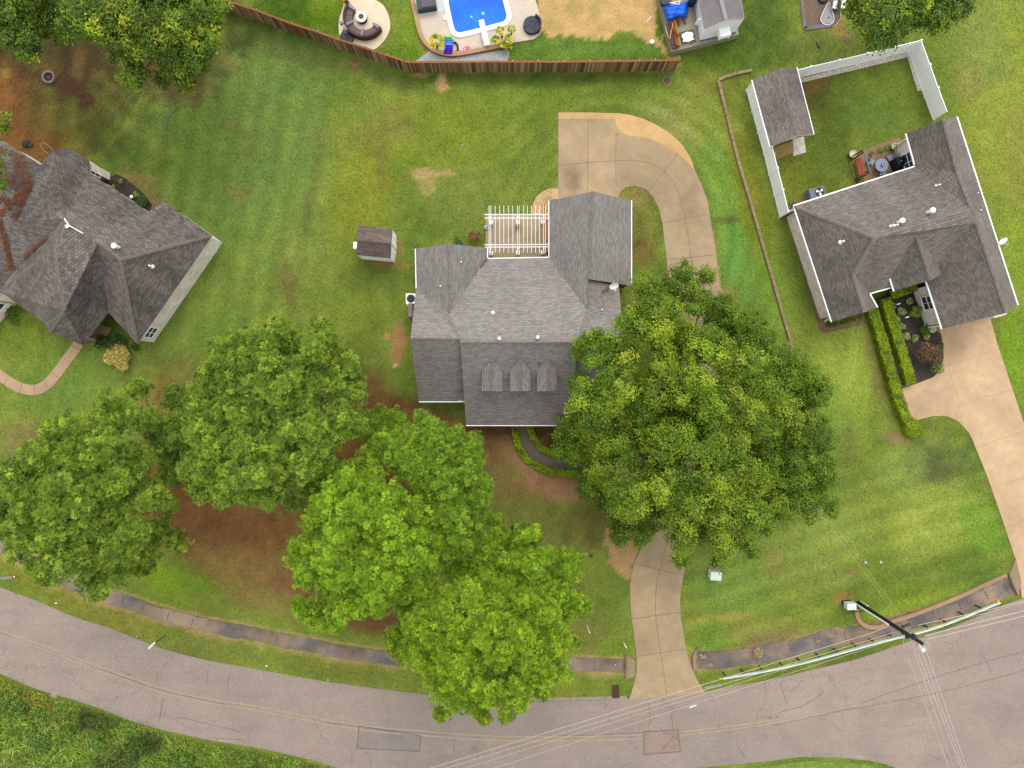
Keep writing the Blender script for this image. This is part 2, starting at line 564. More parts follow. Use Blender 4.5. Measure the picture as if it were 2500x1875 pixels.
M['black'] = mat('black_plastic', S(28, 30, 38), 0.2, 3, rough=0.4)
M['pole'] = mat('dark_pole_wood', S(44, 37, 32), 0.3, 2, fine=0.3, fscale=12)
M['wood'] = attr_mat('weathered_wood', 0.85, fine=0.25, fscale=7)
M['timber'] = mat('landscape_timber', S(146, 122, 92), 0.2, 1.2, fine=0.2, fscale=8)
M['rust'] = mat('rusty_iron', S(92, 58, 44), 0.3, 4, fine=0.2)
M['iron'] = mat('iron_cover', S(98, 78, 66), 0.2, 4, fine=0.2, fscale=14)
M['tarp'] = mat('blue_tarp', S(10, 95, 225), 0.15, 2, rough=0.4, fine=0.06, fscale=5)
M['pool_water'] = None
M['wicker'] = mat('brown_wicker', S(112, 88, 86), 0.12, 4, fine=0.2, fscale=16)
M['wicker_dark'] = mat('dark_wicker', S(74, 56, 52), 0.12, 4, fine=0.2, fscale=16)
M['cushion'] = mat('grey_cushion', S(128, 130, 142), 0.08, 4)
M['daybed'] = mat('charcoal_wicker', S(66, 68, 78), 0.1, 4, fine=0.12, fscale=16)
M['greybox'] = mat('grey_equipment', S(110, 116, 124), 0.1, 3, rough=0.5)
M['mint'] = mat('pale_green_cabinet', S(205, 226, 208), 0.05, 3, rough=0.5)
M['pink'] = mat('pink_plastic', S(240, 50, 130), 0.08, 4, rough=0.35)
M['redwood'] = mat('red_stained_wood', S(168, 82, 68), 0.15, 3, fine=0.15, fscale=9)
M['brownwood'] = mat('dark_brown_wood', S(92, 66, 52), 0.2, 3, fine=0.2, fscale=9)
M['table_top'] = mat('blue_grey_table', S(134, 146, 168), 0.06, 3, rough=0.3)
M['pot'] = mat('pale_pot', S(222, 212, 186), 0.08, 4)
M['soil'] = mat('potting_soil', S(88, 72, 40), 0.3, 6, fine=0.3)
M['bark'] = mat('tree_bark', S(92, 74, 60), 0.3, 2, fine=0.4, fscale=9, bmp=0.8)
M['bark_pine'] = mat('pine_bark', S(86, 66, 54), 0.3, 2, fine=0.4, fscale=9, bmp=0.8)
M['leaf'] = attr_mat('leaf_foliage', 0.65, 0.22, 0.0, spec=0.25)
M['needle'] = attr_mat('needle_foliage', 0.6, 0.18, 0.0, spec=0.25)
M['dormer_wall'] = mat('dormer_cheek_shingle', S(112, 106, 102), .15, 3, fine=.2, fscale=6)
M['paint'] = attr_mat('painted_plastic', 0.4, fine=0.05)
M['straw'] = mat('orange_pine_straw', S(126, 78, 46), 0.3, 3, fine=0.4, fscale=10)

def water_mat():
    m, nt, bs = new_mat('pool_water')
    v = objco(nt)
    col = mixc(nt, ramp(nt, noise(nt, v, 0.25, 3), 0.35, 0.65), S(5, 88, 215), S(20, 118, 236))
    f = ramp(nt, noise(nt, v, 7, 4, 0.8), 0.3, 0.7, 0.74, 1.3)  # ripple sparkle put into the colour as bright and dark flecks
    nt.links.new(scale_col(nt, col, f), bs.inputs['Base Color'])
    bs.inputs['Roughness'].default_value = 0.25
    bs.inputs['Specular IOR Level'].default_value = 0.1
    bump(nt, bs, noise(nt, v, 6, 3), 0.15, 0.02)
    return m
M['pool_water'] = water_mat()

# ------------------------------------------------------------------ ground sheet (one grid, reaches the horizon)
DITCH_L = [(-60, 1308), (0, 1338), (56, 1363), (151, 1416), (226, 1450), (282, 1463), (339, 1482), (414, 1506), (490, 1525), (625, 1551), (738, 1574), (851, 1595), (990, 1613), (1180, 1622), (1382, 1622), (1522, 1627)]
DITCH_R = [(1706, 1612), (1777, 1611), (1875, 1594), (1950, 1581), (2026, 1560), (2120, 1545), (2195, 1526), (2289, 1497), (2365, 1472), (2440, 1443), (2474, 1428)]

def seg_dist(X, Y, pts):
    d = np.full(X.shape, 1e9)
    for a, b in zip(pts[:-1], pts[1:]):
        ax, ay, bx, by = a[0], a[1], b[0], b[1]
        L = (bx - ax) ** 2 + (by - ay) ** 2
        t = np.clip(((X - ax) * (bx - ax) + (Y - ay) * (by - ay)) / L, 0, 1)
        d = np.minimum(d, np.hypot(X - ax - t * (bx - ax), Y - ay - t * (by - ay)))
    return d
def in_poly(X, Y, poly):
    ins = np.zeros(X.shape, bool); n = len(poly)
    for i in range(n):
        x1, y1 = poly[i]; x2, y2 = poly[(i + 1) % n]
        c = ((y1 > Y) != (y2 > Y))
        with np.errstate(divide='ignore', invalid='ignore'):
            ins ^= c & (X < (x2 - x1) * (Y - y1) / (y2 - y1 + 1e-12) + x1)
    return ins

DITCH_DEPTH, DITCH_HALF = 0.26, 1.15
ditch_w = [[(p.x, p.y) for p in W(d)] for d in (DITCH_L, DITCH_R)]
def ground_z(X, Y):
    z = np.zeros(X.shape)
    for d in ditch_w:
        q = np.clip(1 - seg_dist(X, Y, d) / DITCH_HALF, 0, 1)
        z = np.minimum(z, -DITCH_DEPTH * q * q * (3 - 2 * q))
    return z

# colour zones of the lawn itself: (px, py, rx, ry, turn, colour, strength)
GREEN = (106, 127, 52)
PATCH = [
    (580, 420, 300, 420, 0, (99, 127, 60), .75), (680, 300, 120, 330, 8, (104, 132, 66), .6), (760, 620, 110, 180, 5, (116, 133, 66), .5),
    (880, 470, 95, 170, 8, (122, 134, 44), .75), (1000, 330, 200, 120, 0, (108, 124, 48), .6),
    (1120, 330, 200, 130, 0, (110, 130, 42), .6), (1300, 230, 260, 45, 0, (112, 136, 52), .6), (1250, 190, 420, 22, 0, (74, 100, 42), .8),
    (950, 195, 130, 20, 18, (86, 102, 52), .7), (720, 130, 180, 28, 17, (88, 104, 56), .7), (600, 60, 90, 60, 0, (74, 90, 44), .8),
    (1180, 470, 160, 90, 0, (112, 128, 62), .6), (1330, 420, 60, 140, 0, (92, 118, 48), .6), (960, 300, 60, 60, 0, (132, 128, 72), .5),
    (700, 680, 26, 75, -8, (106, 104, 60), .6), (760, 480, 14, 120, 12, (96, 102, 56), .4), (810, 720, 140, 110, 0, (112, 130, 50), .6),
    (930, 400, 20, 80, 0, (108, 104, 52), .5), (880, 330, 150, 40, 0, (116, 122, 60), .5),
    (910, 680, 70, 40, 0, (92, 108, 48), .6), (250, 480, 220, 90, -30, (96, 124, 46), .7), (330, 380, 160, 60, 25, (84, 108, 46), .7),
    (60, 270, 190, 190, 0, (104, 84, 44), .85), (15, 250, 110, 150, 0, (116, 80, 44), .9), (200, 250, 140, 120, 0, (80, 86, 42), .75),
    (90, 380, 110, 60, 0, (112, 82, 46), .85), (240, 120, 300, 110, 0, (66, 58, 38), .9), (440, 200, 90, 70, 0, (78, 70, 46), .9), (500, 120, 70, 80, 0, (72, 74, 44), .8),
    (570, 300, 20, 12, 0, (138, 112, 72), .45), (600, 360, 18, 40, 0, (122, 116, 66), .4), (190, 170, 20, 60, 10, (110, 90, 60), .5),
    (340, 440, 60, 30, 20, (120, 104, 70), .7), (375, 490, 40, 20, 0, (126, 100, 72), .7), (585, 470, 30, 26, 0, (122, 114, 66), .45),
    (330, 850, 340, 110, -20, (98, 128, 54), .6), (150, 960, 140, 60, 0, (96, 128, 56), .7), (60, 810, 70, 90, 0, (104, 126, 46), .7),
    (60, 1080, 80, 70, 20, (112, 108, 66), .85), (460, 740, 140, 90, -40, (108, 132, 58), .6), (420, 900, 160, 60, 0, (108, 118, 56), .6),
    (870, 980, 120, 90, 30, (100, 78, 48), .9), (1000, 1030, 120, 55, 10, (98, 72, 46), .9), (1180, 1080, 150, 70, 10, (118, 88, 62), .85),
    (1280, 1120, 60, 40, 20, (146, 112, 82), .8), (1340, 1180, 120, 50, 5, (142, 106, 78), .85), (1210, 1190, 70, 60, 0, (118, 104, 62), .7),
    (1330, 1290, 150, 90, 0, (108, 112, 56), .8), (1330, 1420, 140, 120, 0, (112, 118, 58), .8), (1400, 1560, 100, 60, 0, (118, 120, 60), .7), (1500, 1590, 40, 30, 0, (96, 128, 40), .7),
    (1380, 1070, 45, 40, 0, (92, 68, 50), .9), (1280, 1050, 300, 16, 0, (86, 62, 46), .8),
    (560, 1285, 250, 110, 8, (118, 84, 54), .92), (660, 1300, 130, 70, 0, (106, 74, 46), .6), (420, 1240, 110, 80, 0, (112, 80, 50), .85), (430, 1060, 90, 160, 0, (112, 88, 50), .85),
    (900, 1120, 160, 130, 0, (104, 74, 44), .9), (620, 1390, 200, 60, 8, (122, 100, 60), .9), (700, 1470, 200, 50, 8, (122, 110, 64), .85), (930, 1510, 130, 45, 0, (106, 74, 52), .85), (700, 1430, 60, 20, 10, (118, 78, 56), .7),
    (430, 1430, 110, 60, 20, (106, 136, 42), .95), (380, 1400, 70, 40, 20, (116, 148, 36), .8), (520, 1480, 90, 26, 14, (112, 122, 56), .7),
    (150, 1440, 240, 40, 26, (112, 120, 46), .9), (300, 1520, 160, 30, 20, (116, 120, 54), .9), (520, 1590, 160, 30, 12, (106, 118, 54), .9), (850, 1640, 180, 26, 8, (104, 116, 52), .9), (1330, 1680, 140, 30, 0, (110, 124, 48), .9),
    (1640, 520, 130, 260, 0, (104, 132, 54), .5), (1560, 560, 60, 110, 0, (112, 110, 56), .7), (1545, 480, 40, 24, 0, (132, 122, 72), .8), (1570, 620, 26, 40, 0, (120, 96, 58), .6),
    (1690, 250, 60, 80, 0, (122, 134, 64), .6), (1640, 300, 130, 36, 40, (132, 140, 84), .6), (1780, 520, 60, 220, -12, (108, 146, 60), .8), (1800, 640, 40, 120, -10, (100, 150, 70), .6), (1840, 500, 40, 260, -14, (112, 122, 40), .85), (1890, 720, 50, 160, -16, (108, 142, 56), .8),
    (1780, 720, 30, 24, 0, (140, 136, 76), .7), (1770, 535, 40, 12, 0, (80, 84, 46), .6),
    (1760, 120, 160, 70, 0, (82, 112, 38), .75), (1880, 60, 90, 120, 0, (72, 96, 40), .8), (1730, 200, 80, 40, 0, (120, 124, 56), .6), (2050, 120, 160, 60, 0, (92, 108, 50), .75),
    (2100, 240, 130, 70, -14, (104, 128, 52), .8), (1990, 240, 50, 60, 0, (90, 98, 46), .8), (1985, 210, 60, 16, -12, (130, 102, 62), .7), (2130, 280, 90, 60, 0, (96, 130, 56), .6), (1960, 420, 50, 90, -14, (112, 122, 46), .8), (2020, 360, 70, 70, 0, (94, 116, 46), .8),
    (1975, 490, 50, 20, -14, (136, 112, 66), .7), (2440, 250, 100, 320, 0, (136, 150, 62), .85), (2400, 120, 70, 120, 0, (116, 134, 70), .7), (2480, 380, 20, 150, 0, (136, 130, 66), .5), (2360, 190, 40, 60, -20, (140, 132, 78), .35), (2480, 620, 40, 140, 0, (126, 152, 52), .8), (2470, 880, 40, 120, 0, (112, 148, 40), .85),
    (2050, 900, 120, 160, 0, (138, 158, 66), .85), (2140, 900, 22, 150, -14, (112, 108, 64), .75), (2190, 1070, 40, 20, 20, (140, 120, 84), .6), (2020, 1050, 80, 120, 0, (112, 142, 60), .7),
    (2310, 1110, 90, 60, 30, (84, 104, 56), .8), (2280, 1150, 60, 40, 0, (80, 90, 56), .7), (2200, 1150, 70, 60, 0, (120, 142, 72), .7), (2070, 1090, 30, 60, 0, (102, 104, 56), .5), (2280, 1270, 140, 90, -20, (142, 158, 70), .85), (2400, 1280, 50, 90, -20, (112, 148, 54), .8),
    (1960, 1310, 170, 100, 0, (132, 152, 72), .75), (2000, 1400, 120, 60, 0, (112, 130, 64), .7), (1780, 1420, 110, 120, 0, (106, 138, 62), .75), (1740, 1510, 110, 14, -6, (150, 144, 70), .8), (1850, 1540, 110, 30, -6, (128, 132, 66), .8), (1910, 1560, 120, 22, -10, (124, 112, 74), .8), (1890, 1370, 30, 40, 0, (130, 120, 68), .4), (2080, 1400, 20, 14, 0, (130, 100, 70), .5),
    (2230, 1490, 160, 60, -20, (112, 136, 44), .8), (2060, 1460, 30, 24, 0, (146, 114, 66), .8), (1730, 1570, 60, 60, 0, (94, 130, 46), .7), (1990, 1655, 260, 30, -14, (104, 112, 48), .9), (1480, 1090, 60, 60, 0, (96, 72, 52), .9),
    (1030, 60, 60, 120, 0, (112, 144, 40), .8), (980, 130, 70, 24, 0, (84, 122, 30), .8), (800, 30, 120, 60, 0, (84, 116, 24), .85), (690, 20, 80, 50, 0, (66, 96, 24), .8), (1420, 120, 190, 40, 0, (92, 126, 52), .85), (1040, 110, 22, 40, 0, (138, 138, 70), .7),
    (900, 830, 50, 80, 0, (104, 118, 48), .5), (1590, 1230, 200, 160, 0, (92, 82, 52), .6),
]
BARE = [  # worn bare patches with ragged edges
    (1040, 422, 32, 14, 0, (176, 148, 112), .75), (1090, 424, 24, 8, 0, (170, 144, 106), .7), (1045, 458, 20, 20, 0, (168, 146, 104), .6), (1078, 200, 20, 18, 30, (190, 158, 108), .9), (1030, 183, 20, 6, 0, (168, 136, 92), .7),
    (970, 840, 22, 48, 5, (158, 120, 86), .9), (945, 822, 14, 8, 0, (178, 136, 98), .8), (180, 215, 62, 22, 42, (74, 54, 44), .9), (705, 690, 14, 50, -12, (108, 88, 60), .4), (945, 643, 60, 10, 4, (140, 112, 70), .7), (976, 600, 10, 34, 0, (146, 124, 76), .6),
    (868, 158, 18, 10, 0, (122, 92, 62), .8), (1370, 1200, 60, 24, 15, (160, 122, 92), .7), (1300, 1140, 30, 40, -30, (152, 118, 92), .6), (965, 893, 6, 3, 0, (210, 170, 130), .9),
    (1590, 160, 60, 12, 0, (190, 150, 98), .4), (2040, 60, 46, 24, 30, (136, 112, 70), .7), (2240, 1600, 90, 12, -16, (120, 92, 66), .5),
    (2200, 1060, 24, 10, 0, (146, 112, 84), .5), (560, 150, 40, 20, 20, (116, 98, 64), .4),
]
POLY = [  # (outline px, colour, ragged px)
    ([(1315, -30), (1600, -30), (1605, 60), (1626, 110), (1640, 138), (1660, 145), (1628, 147), (1612, 110), (1570, 96), (1530, 72), (1510, 68), (1490, 104), (1430, 100), (1380, 84), (1340, 82), (1322, 60)], (196, 160, 114), 14),
    ([(1462, 1318), (1490, 1300), (1562, 1330), (1548, 1376), (1540, 1412), (1524, 1413), (1490, 1376), (1484, 1340)], (176, 140, 104), 10),
    ([(1735, 545), (1746, 590), (1760, 690), (1765, 745), (1748, 745), (1736, 640)], (176, 146, 118), 5),
]
def build_ground():
    fine_x = np.arange(-45, 45.01, 0.25); fine_y = np.arange(-35, 35.01, 0.25)
    far = np.array([82, 90, 105, 130, 180, 300, 600, 1200])
    mx = np.arange(45.8, 80, .8); my = np.arange(35.8, 80, .8)
    xs = np.concatenate([-far[::-1], -mx[::-1], fine_x, mx, far]); ys = np.concatenate([-far[::-1], -my[::-1], fine_y, my, far])
    X, Y = np.meshgrid(xs, ys, indexing='ij')
    PX = 1250 + X * F / H; PY = 937.5 - Y * F / H
    Z = ground_z(X, Y)
    n1 = fbm(PX / 60 + 3, PY / 60 + 9, 4); n2 = fbm(PX / 22 + 50, PY / 22, 4); n3 = fbm(PX / 160 + 7, PY / 160 + 70, 3)
    wx = (fbm(PX / 30 + 11, PY / 30 + 5, 3) - .5); wy = (fbm(PX / 30 + 91, PY / 30 + 35, 3) - .5)
    C = np.empty(X.shape + (3,))
    C[:] = GREEN
    C += ((n3 - .5)[..., None]) * np.array([46, 34, 18])
    def blend(w, col):
        C[:] = C * (1 - w[..., None]) + np.array(col) * w[..., None]
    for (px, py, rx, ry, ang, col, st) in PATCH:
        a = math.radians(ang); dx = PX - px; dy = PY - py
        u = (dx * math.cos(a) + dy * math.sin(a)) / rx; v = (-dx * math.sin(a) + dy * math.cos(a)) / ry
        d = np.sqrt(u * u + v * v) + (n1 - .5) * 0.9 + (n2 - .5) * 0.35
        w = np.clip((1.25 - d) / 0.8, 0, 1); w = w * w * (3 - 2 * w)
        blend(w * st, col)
    # faint mowing stripes
    st = np.sin((PX * 0.985 + PY * 0.17) / 8.5 + 2.5 * n3) * np.clip((900 - PX) / 200, 0, 1) * np.clip((1000 - PY) / 200, 0, 1)
    rr_ = np.hypot(PX - 1500, PY - 560); st2 = np.sin(rr_ / 7.0 + 3 * n3) * ((PX > 1240) & (PX < 1900) & (PY < 900))
    st3 = np.sin((PX * 0.3 + PY * 0.95) / 8.0 + 2 * n3) * ((PX > 1650) & (PY > 1100))
    C *= (1 + 0.045 * (st + st2 + st3) * (0.4 + n1))[..., None]
    # mower-scale mottling
    C += ((n1 - .5)[..., None]) * np.array([28, 20, 12]) + ((n2 - .5)[..., None]) * np.array([22, 17, 9])
    for (px, py, rx, ry, ang, col, st) in BARE:
        a = math.radians(ang); dx = PX - px; dy = PY - py
        u = (dx * math.cos(a) + dy * math.sin(a)) / rx; v = (-dx * math.sin(a) + dy * math.cos(a)) / ry
        d = np.sqrt(u * u + v * v) + (n2 - .5) * 1.5
        w = np.clip((1.15 - d) / 0.35, 0, 1)
        blend(w * st, col)
    for poly, col, rag in POLY:
        ins = in_poly(PX + wx * rag * 3, PY + wy * rag * 3, poly).astype(float)
        blend(ins * (0.72 + 0.5 * (n2 - .3)).clip(0, 1), col)
    # mud line along the ditch banks
    dd = np.minimum(seg_dist(X, Y, ditch_w[0]), seg_dist(X, Y, ditch_w[1]))
    blend(np.clip(1 - np.abs(dd - 0.60) / 0.36 + (n2 - .5) * 1.8, 0, 1) * 0.8, (160, 132, 98))
    out = np.clip((np.maximum(np.abs(X), np.abs(Y)) - 62) / 16, 0, 1)
    blend(out, (112, 132, 58))
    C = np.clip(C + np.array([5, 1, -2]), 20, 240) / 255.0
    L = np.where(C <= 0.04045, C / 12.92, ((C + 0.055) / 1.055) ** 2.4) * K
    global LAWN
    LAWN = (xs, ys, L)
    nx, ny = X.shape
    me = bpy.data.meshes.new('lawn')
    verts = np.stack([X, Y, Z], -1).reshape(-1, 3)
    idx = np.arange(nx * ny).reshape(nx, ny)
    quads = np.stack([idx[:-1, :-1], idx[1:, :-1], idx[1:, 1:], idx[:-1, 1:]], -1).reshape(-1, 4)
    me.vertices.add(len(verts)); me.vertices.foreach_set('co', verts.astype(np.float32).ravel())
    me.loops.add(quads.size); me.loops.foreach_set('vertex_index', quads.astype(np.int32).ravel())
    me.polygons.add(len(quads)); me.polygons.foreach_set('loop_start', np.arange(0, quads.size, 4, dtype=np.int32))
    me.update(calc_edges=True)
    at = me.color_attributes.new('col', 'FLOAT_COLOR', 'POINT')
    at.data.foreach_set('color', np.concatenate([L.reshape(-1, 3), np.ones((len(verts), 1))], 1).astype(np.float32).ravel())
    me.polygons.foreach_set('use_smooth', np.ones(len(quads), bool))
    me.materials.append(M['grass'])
    o = bpy.data.objects.new('lawn', me); COL.objects.link(o)
    tag(o, 'green and straw coloured lawn around the houses', kind='structure')
build_ground()

def struct(name, mb, m, label=None):
    o = mb.build(name, m)
    return tag(o, label, kind='structure')
MASKS = []
def sheet(name, pts, z, m, label=None, t=0.12):
    MASKS.append([(p[0], p[1]) for p in pts])
    return struct(name, MB().slab([(p.x, p.y) for p in W(pts)], z, t), m, label)
def line_on(mb, pts, z, hw, mi=0, col=None):
    """thin flat strip following pixel points"""
    w = W(pts)
    return mb.sweep([(p.x, p.y, 0) for p in w], [(-hw, z), (hw, z)], mi=mi, col=col, closed_prof=False)

# ------------------------------------------------------------------ road
ROAD_N = [(-400, 1270), (-150, 1368), (0, 1433), (94, 1468), (188, 1508), (271, 1534), (377, 1576), (482, 1606), (625, 1633), (787, 1662), (926, 1681), (1051, 1696), (1180, 1708), (1295, 1712), (1420, 1711), (1514, 1707), (1627, 1697), (1721, 1688), (1777, 1676), (1875, 1660), (1988, 1634), (2101, 1606), (2203, 1571), (2327, 1529), (2440, 1481), (2500, 1459), (2700, 1380), (3000, 1240)]
ROAD_S = [(3000, 1700), (2900, 1800), (2820, 2000), (2800, 2600), (2330, 2600), (2330, 2100), (2270, 1930), (2195, 1878), (2116, 1855), (2063, 1850), (1969, 1847), (1875, 1858), (1758, 1869), (1650, 1880), (1500, 1892), (1300, 1900), (1100, 1895), (960, 1888), (836, 1876), (757, 1854), (625, 1825), (509, 1806), (414, 1785), (339, 1762), (264, 1736), (181, 1708), (94, 1683), (0, 1644), (-150, 1580), (-400, 1470)]
struct('road', MB().slab([(p.x, p.y) for p in W(crom(ROAD_N, 4) + crom(ROAD_S, 4))], 0.03, 0.15), M['road'], 'curving two-lane asphalt road')
CENTRE = [(-150, 1482), (0, 1542), (106, 1580), (200, 1616), (300, 1652), (420, 1692), (520, 1712), (625, 1728), (760, 1755), (900, 1778), (1020, 1789), (1120, 1797), (1250, 1803), (1400, 1803), (1570, 1798)]
CENTRE2 = [(1660, 1790), (1770, 1777), (1875, 1762), (1990, 1738), (2100, 1714)]
ym = MB()
for cl, off in ((CENTRE, -5), (CENTRE, 5), (CENTRE2, -3), (CENTRE2, 5)):
    line_on(ym, crom([(x, y + off) for x, y in cl], 4), 0.036, 0.055)
struct('road_marking', ym, M['yellow_line'], 'worn double yellow centre line')
wm = MB()
line_on(wm, [(1683, 1727), (1700, 1721)], 0.036, 0.05)
struct('road_marking', wm, M['white_line'], 'short white paint mark on the road')
for nm, pts, m in (('road_patch', [(1571, 1786), (1655, 1781), (1661, 1834), (1572, 1842)], M['patch_asphalt']), ('road_patch', [(877, 1772), (1028, 1796), (1024, 1834), (872, 1826)], M['patch_dark'])):
    pm = MB()
    pm.slab([(p.x, p.y) for p in W(pts)], 0.034, 0.03)
    line_on(pm, pts + [pts[0]], 0.038, 0.035, mi=1)
    struct(nm, pm, [m, M['crack']], 'rectangular asphalt repair patch')
sm = MB()
def crack(pts, hw=0.02):
    q = crom(pts, 5)
    q = [(x + random.uniform(-1.6, 1.6), y + random.uniform(-1.6, 1.6)) for x, y in q]
    line_on(sm, q, 0.035, hw)
crack([(0, 1545), (120, 1592), (260, 1640), (430, 1694), (625, 1733), (880, 1775), (1250, 1798), (1568, 1788)], 0.018)
crack([(1660, 1788), (1780, 1772)], 0.02); crack([(2103, 1716), (2290, 1650), (2500, 1590)], 0.02); crack([(1890, 1770), (2100, 1726), (2300, 1690), (2500, 1636)], 0.018)
crack([(1585, 1716), (1585, 1786)]); crack([(1640, 1742), (1642, 1786)]); crack([(390, 1762), (398, 1705)], 0.03); crack([(430, 1750), (500, 1764), (590, 1788)], 0.02); crack([(520, 1800), (600, 1806)], 0.02)
crack([(508, 1634), (504, 1668)]); crack([(560, 1640), (556, 1690)]); crack([(1900, 1740), (1960, 1722), (2010, 1690)]); crack([(1930, 1690), (1960, 1660)]); crack([(1905, 1668), (1920, 1720)])
crack([(860, 1836), (858, 1868)]); crack([(1800, 1820), (1820, 1850)], 0.025); crack([(1108, 1838), (1110, 1805)]); crack([(2400, 1600), (2420, 1640)])
struct('road_crack', sm, M['crack'], 'dark cracks across the asphalt')
em = MB()   # crumbled grey shoulder along the kerbless edge
for pts, hw in (([(1290, 1706), (1400, 1706), (1530, 1703)], 0.16), ([(1720, 1680), (1760, 1672)], 0.12), ([(255, 1728), (330, 1756), (420, 1782)], 0.2), ([(125, 1694), (140, 1699)], 0.25), ([(-10, 1412), (30, 1410)], .12), ([(1970, 1843), (2060, 1845), (2115, 1851)], 0.18)):
    w = W(crom(pts, 6))
    em.sweep([(p.x, p.y, 0) for p in w], [(-hw, 0.03), (-hw * .3, 0.045), (hw * .5, 0.045), (hw, 0.03)], closed_prof=False)
struct('road_shoulder', em, concrete('shoulder_gravel', S(148, 136, 124), 0.3, speck=0.3), 'crumbled pale gravel road shoulder')

# ------------------------------------------------------------------ driveways and walks
DRIVE = [(1363, 290), (1502, 291), (1504, 305), (1514, 322), (1533, 332), (1570, 335), (1608, 347), (1655, 375), (1683, 401), (1697, 418), (1713, 452), (1727, 490), (1736, 546), (1743, 588), (1750, 640), (1757, 700), (1760, 760), (1755, 860), (1740, 980), (1720, 1110), (1698, 1240), (1682, 1340), (1668, 1405), (1660, 1461), (1661, 1499), (1667, 1540), (1674, 1580), (1687, 1627), (1702, 1660), (1722, 1691), (1640, 1699), (1536, 1706), (1548, 1670), (1554, 1640), (1555, 1612), (1549, 1563), (1541, 1500), (1537, 1431), (1546, 1380), (1562, 1345), (1590, 1270), (1614, 1170), (1632, 1060), (1641, 940), (1643, 820), (1636, 720), (1626, 625), (1621, 580), (1617, 546), (1608, 509), (1595, 482), (1578, 463), (1551, 454), (1529, 457), (1516, 467), (1510, 480), (1506, 530), (1363, 530)]
dm = MB()
dm.slab([(p.x, p.y) for p in W(DRIVE)], 0.045, 0.16)
for pts in ([(1436, 292), (1435, 380), (1435, 480)], [(1363, 404), (1435, 397), (1504, 393)], crom([(1504, 393), (1540, 392), (1575, 396), (1600, 405), (1625, 422), (1648, 452), (1665, 500), (1674, 545), (1684, 610), (1690, 700), (1694, 800), (1680, 1000), (1655, 1150), (1635, 1290), (1616, 1370), (1604, 1420), (1600, 1470), (1602, 1520), (1610, 1580), (1620, 1640), (1627, 1698)], 4),
            [(1504, 322), (1503, 393), (1504, 452)], [(1503, 332), (1514, 324)], [(1504, 452), (1516, 462)], [(1655, 376), (1620, 420), (1585, 465)], [(1618, 545), (1672, 534), (1732, 523)], [(1628, 634), (1690, 628), (1748, 622)], [(1636, 716), (1700, 716), (1757, 712)], [(1550, 1375), (1608, 1391), (1666, 1403)], [(1542, 1511), (1602, 1502), (1661, 1494)], [(1553, 1602), (1612, 1593), (1674, 1584)]):
    line_on(dm, pts, 0.05, 0.022, mi=1)
def add_stain(m, px, py, r, f):
    nt = m.node_tree; bs = nt.nodes['Principled BSDF']; src = bs.inputs['Base Color'].links[0].from_socket
    v = objco(nt); p = P(px, py, 0.045)
    mp = nt.nodes.new('ShaderNodeMapping'); mp.inputs['Location'].default_value = (-p.x / r[0], -p.y / r[1], 0); mp.inputs['Scale'].default_value = (1 / r[0], 1 / r[1], 0)
    nt.links.new(v, mp.inputs['Vector'])
    ln = nt.nodes.new('ShaderNodeVectorMath'); ln.operation = 'LENGTH'; nt.links.new(mp.outputs['Vector'], ln.inputs[0])
    ad = nt.nodes.new('ShaderNodeMath'); ad.operation = 'MULTIPLY_ADD'; ad.inputs[1].default_value = 1.6
    nt.links.new(noise(nt, v, 1.3, 5, .65), ad.inputs[0]); nt.links.new(ln.outputs['Value'], ad.inputs[2])
    fac = ramp(nt, ad.outputs[0], 1.1, 1.9, f, 1.0)
    nt.links.new(scale_col(nt, src, fac), bs.inputs['Base Color'])
add_stain(M['drive'], 1402, 440, (.9, 1.5), .66); add_stain(M['drive'], 1680, 500, (1.2, 2.2), .84); add_stain(M['drive'], 1630, 1440, (1.0, 1.6), .86); add_stain(M['drive'], 1600, 1660, (1.6, .9), 1.10); add_stain(M['drive'], 1480, 420, (1.0, .8), 1.10); add_stain(M['drive'], 1570, 1395, (1.4, .5), 1.12)
add_stain(M['drive_right'], 2330, 850, (1.2, 1.6), .80); add_stain(M['drive_right'], 2240, 990, (1.2, 1.0), .82); add_stain(M['drive_right'], 2380, 800, (1.0, .8), 1.08)
struct('driveway', dm, [M['drive'], M['joint']], 'curved brown concrete driveway')
TAN = [(1363, 275), (1436, 275), (1510, 277), (1540, 281), (1570, 290), (1600, 304), (1627, 320), (1648, 336), (1666, 355), (1680, 376), (1690, 396), (1696, 417), (1683, 401), (1655, 375), (1608, 347), (1570, 335), (1533, 332), (1514, 322), (1504, 305), (1502, 291), (1363, 290)]
struct('driveway_border', MB().slab([(p.x, p.y) for p in W(TAN)], 0.049, 0.16), M['drive_tan'], 'tan aggregate strip bordering the driveway')
RDRIVE = [(2290, 800), (2299, 822), (2302, 850), (2303, 874), (2297, 900), (2278, 921), (2233, 938), (2199, 950), (2210, 990), (2222, 1030), (2252, 1022), (2275, 1016), (2297, 1015), (2313, 1017), (2327, 1022), (2342, 1031), (2354, 1044), (2364, 1056), (2373, 1072), (2410, 1164), (2440, 1250), (2478, 1363), (2488, 1408), (2494, 1460), (2720, 1372), (2640, 1260), (2580, 1200), (2500, 1036), (2433, 836), (2415, 770), (2410, 755), (2330, 780)]
rm = MB()
rm.slab([(p.x, p.y) for p in W(RDRIVE)], 0.045, 0.16)
for pts in ([(2302, 895), (2370, 874), (2438, 852)], [(2254, 950), (2266, 983), (2276, 1015)], [(2315, 890), (2326, 940), (2345, 985), (2330, 1018)], [(2345, 988), (2420, 965), (2477, 950)], [(2383, 1092), (2440, 1072), (2505, 1052)], [(2420, 1190), (2500, 1166), (2560, 1150)], [(2455, 1288), (2530, 1262)], [(2490, 1384), (2540, 1372)]):
    line_on(rm, pts, 0.05, 0.018, mi=1)
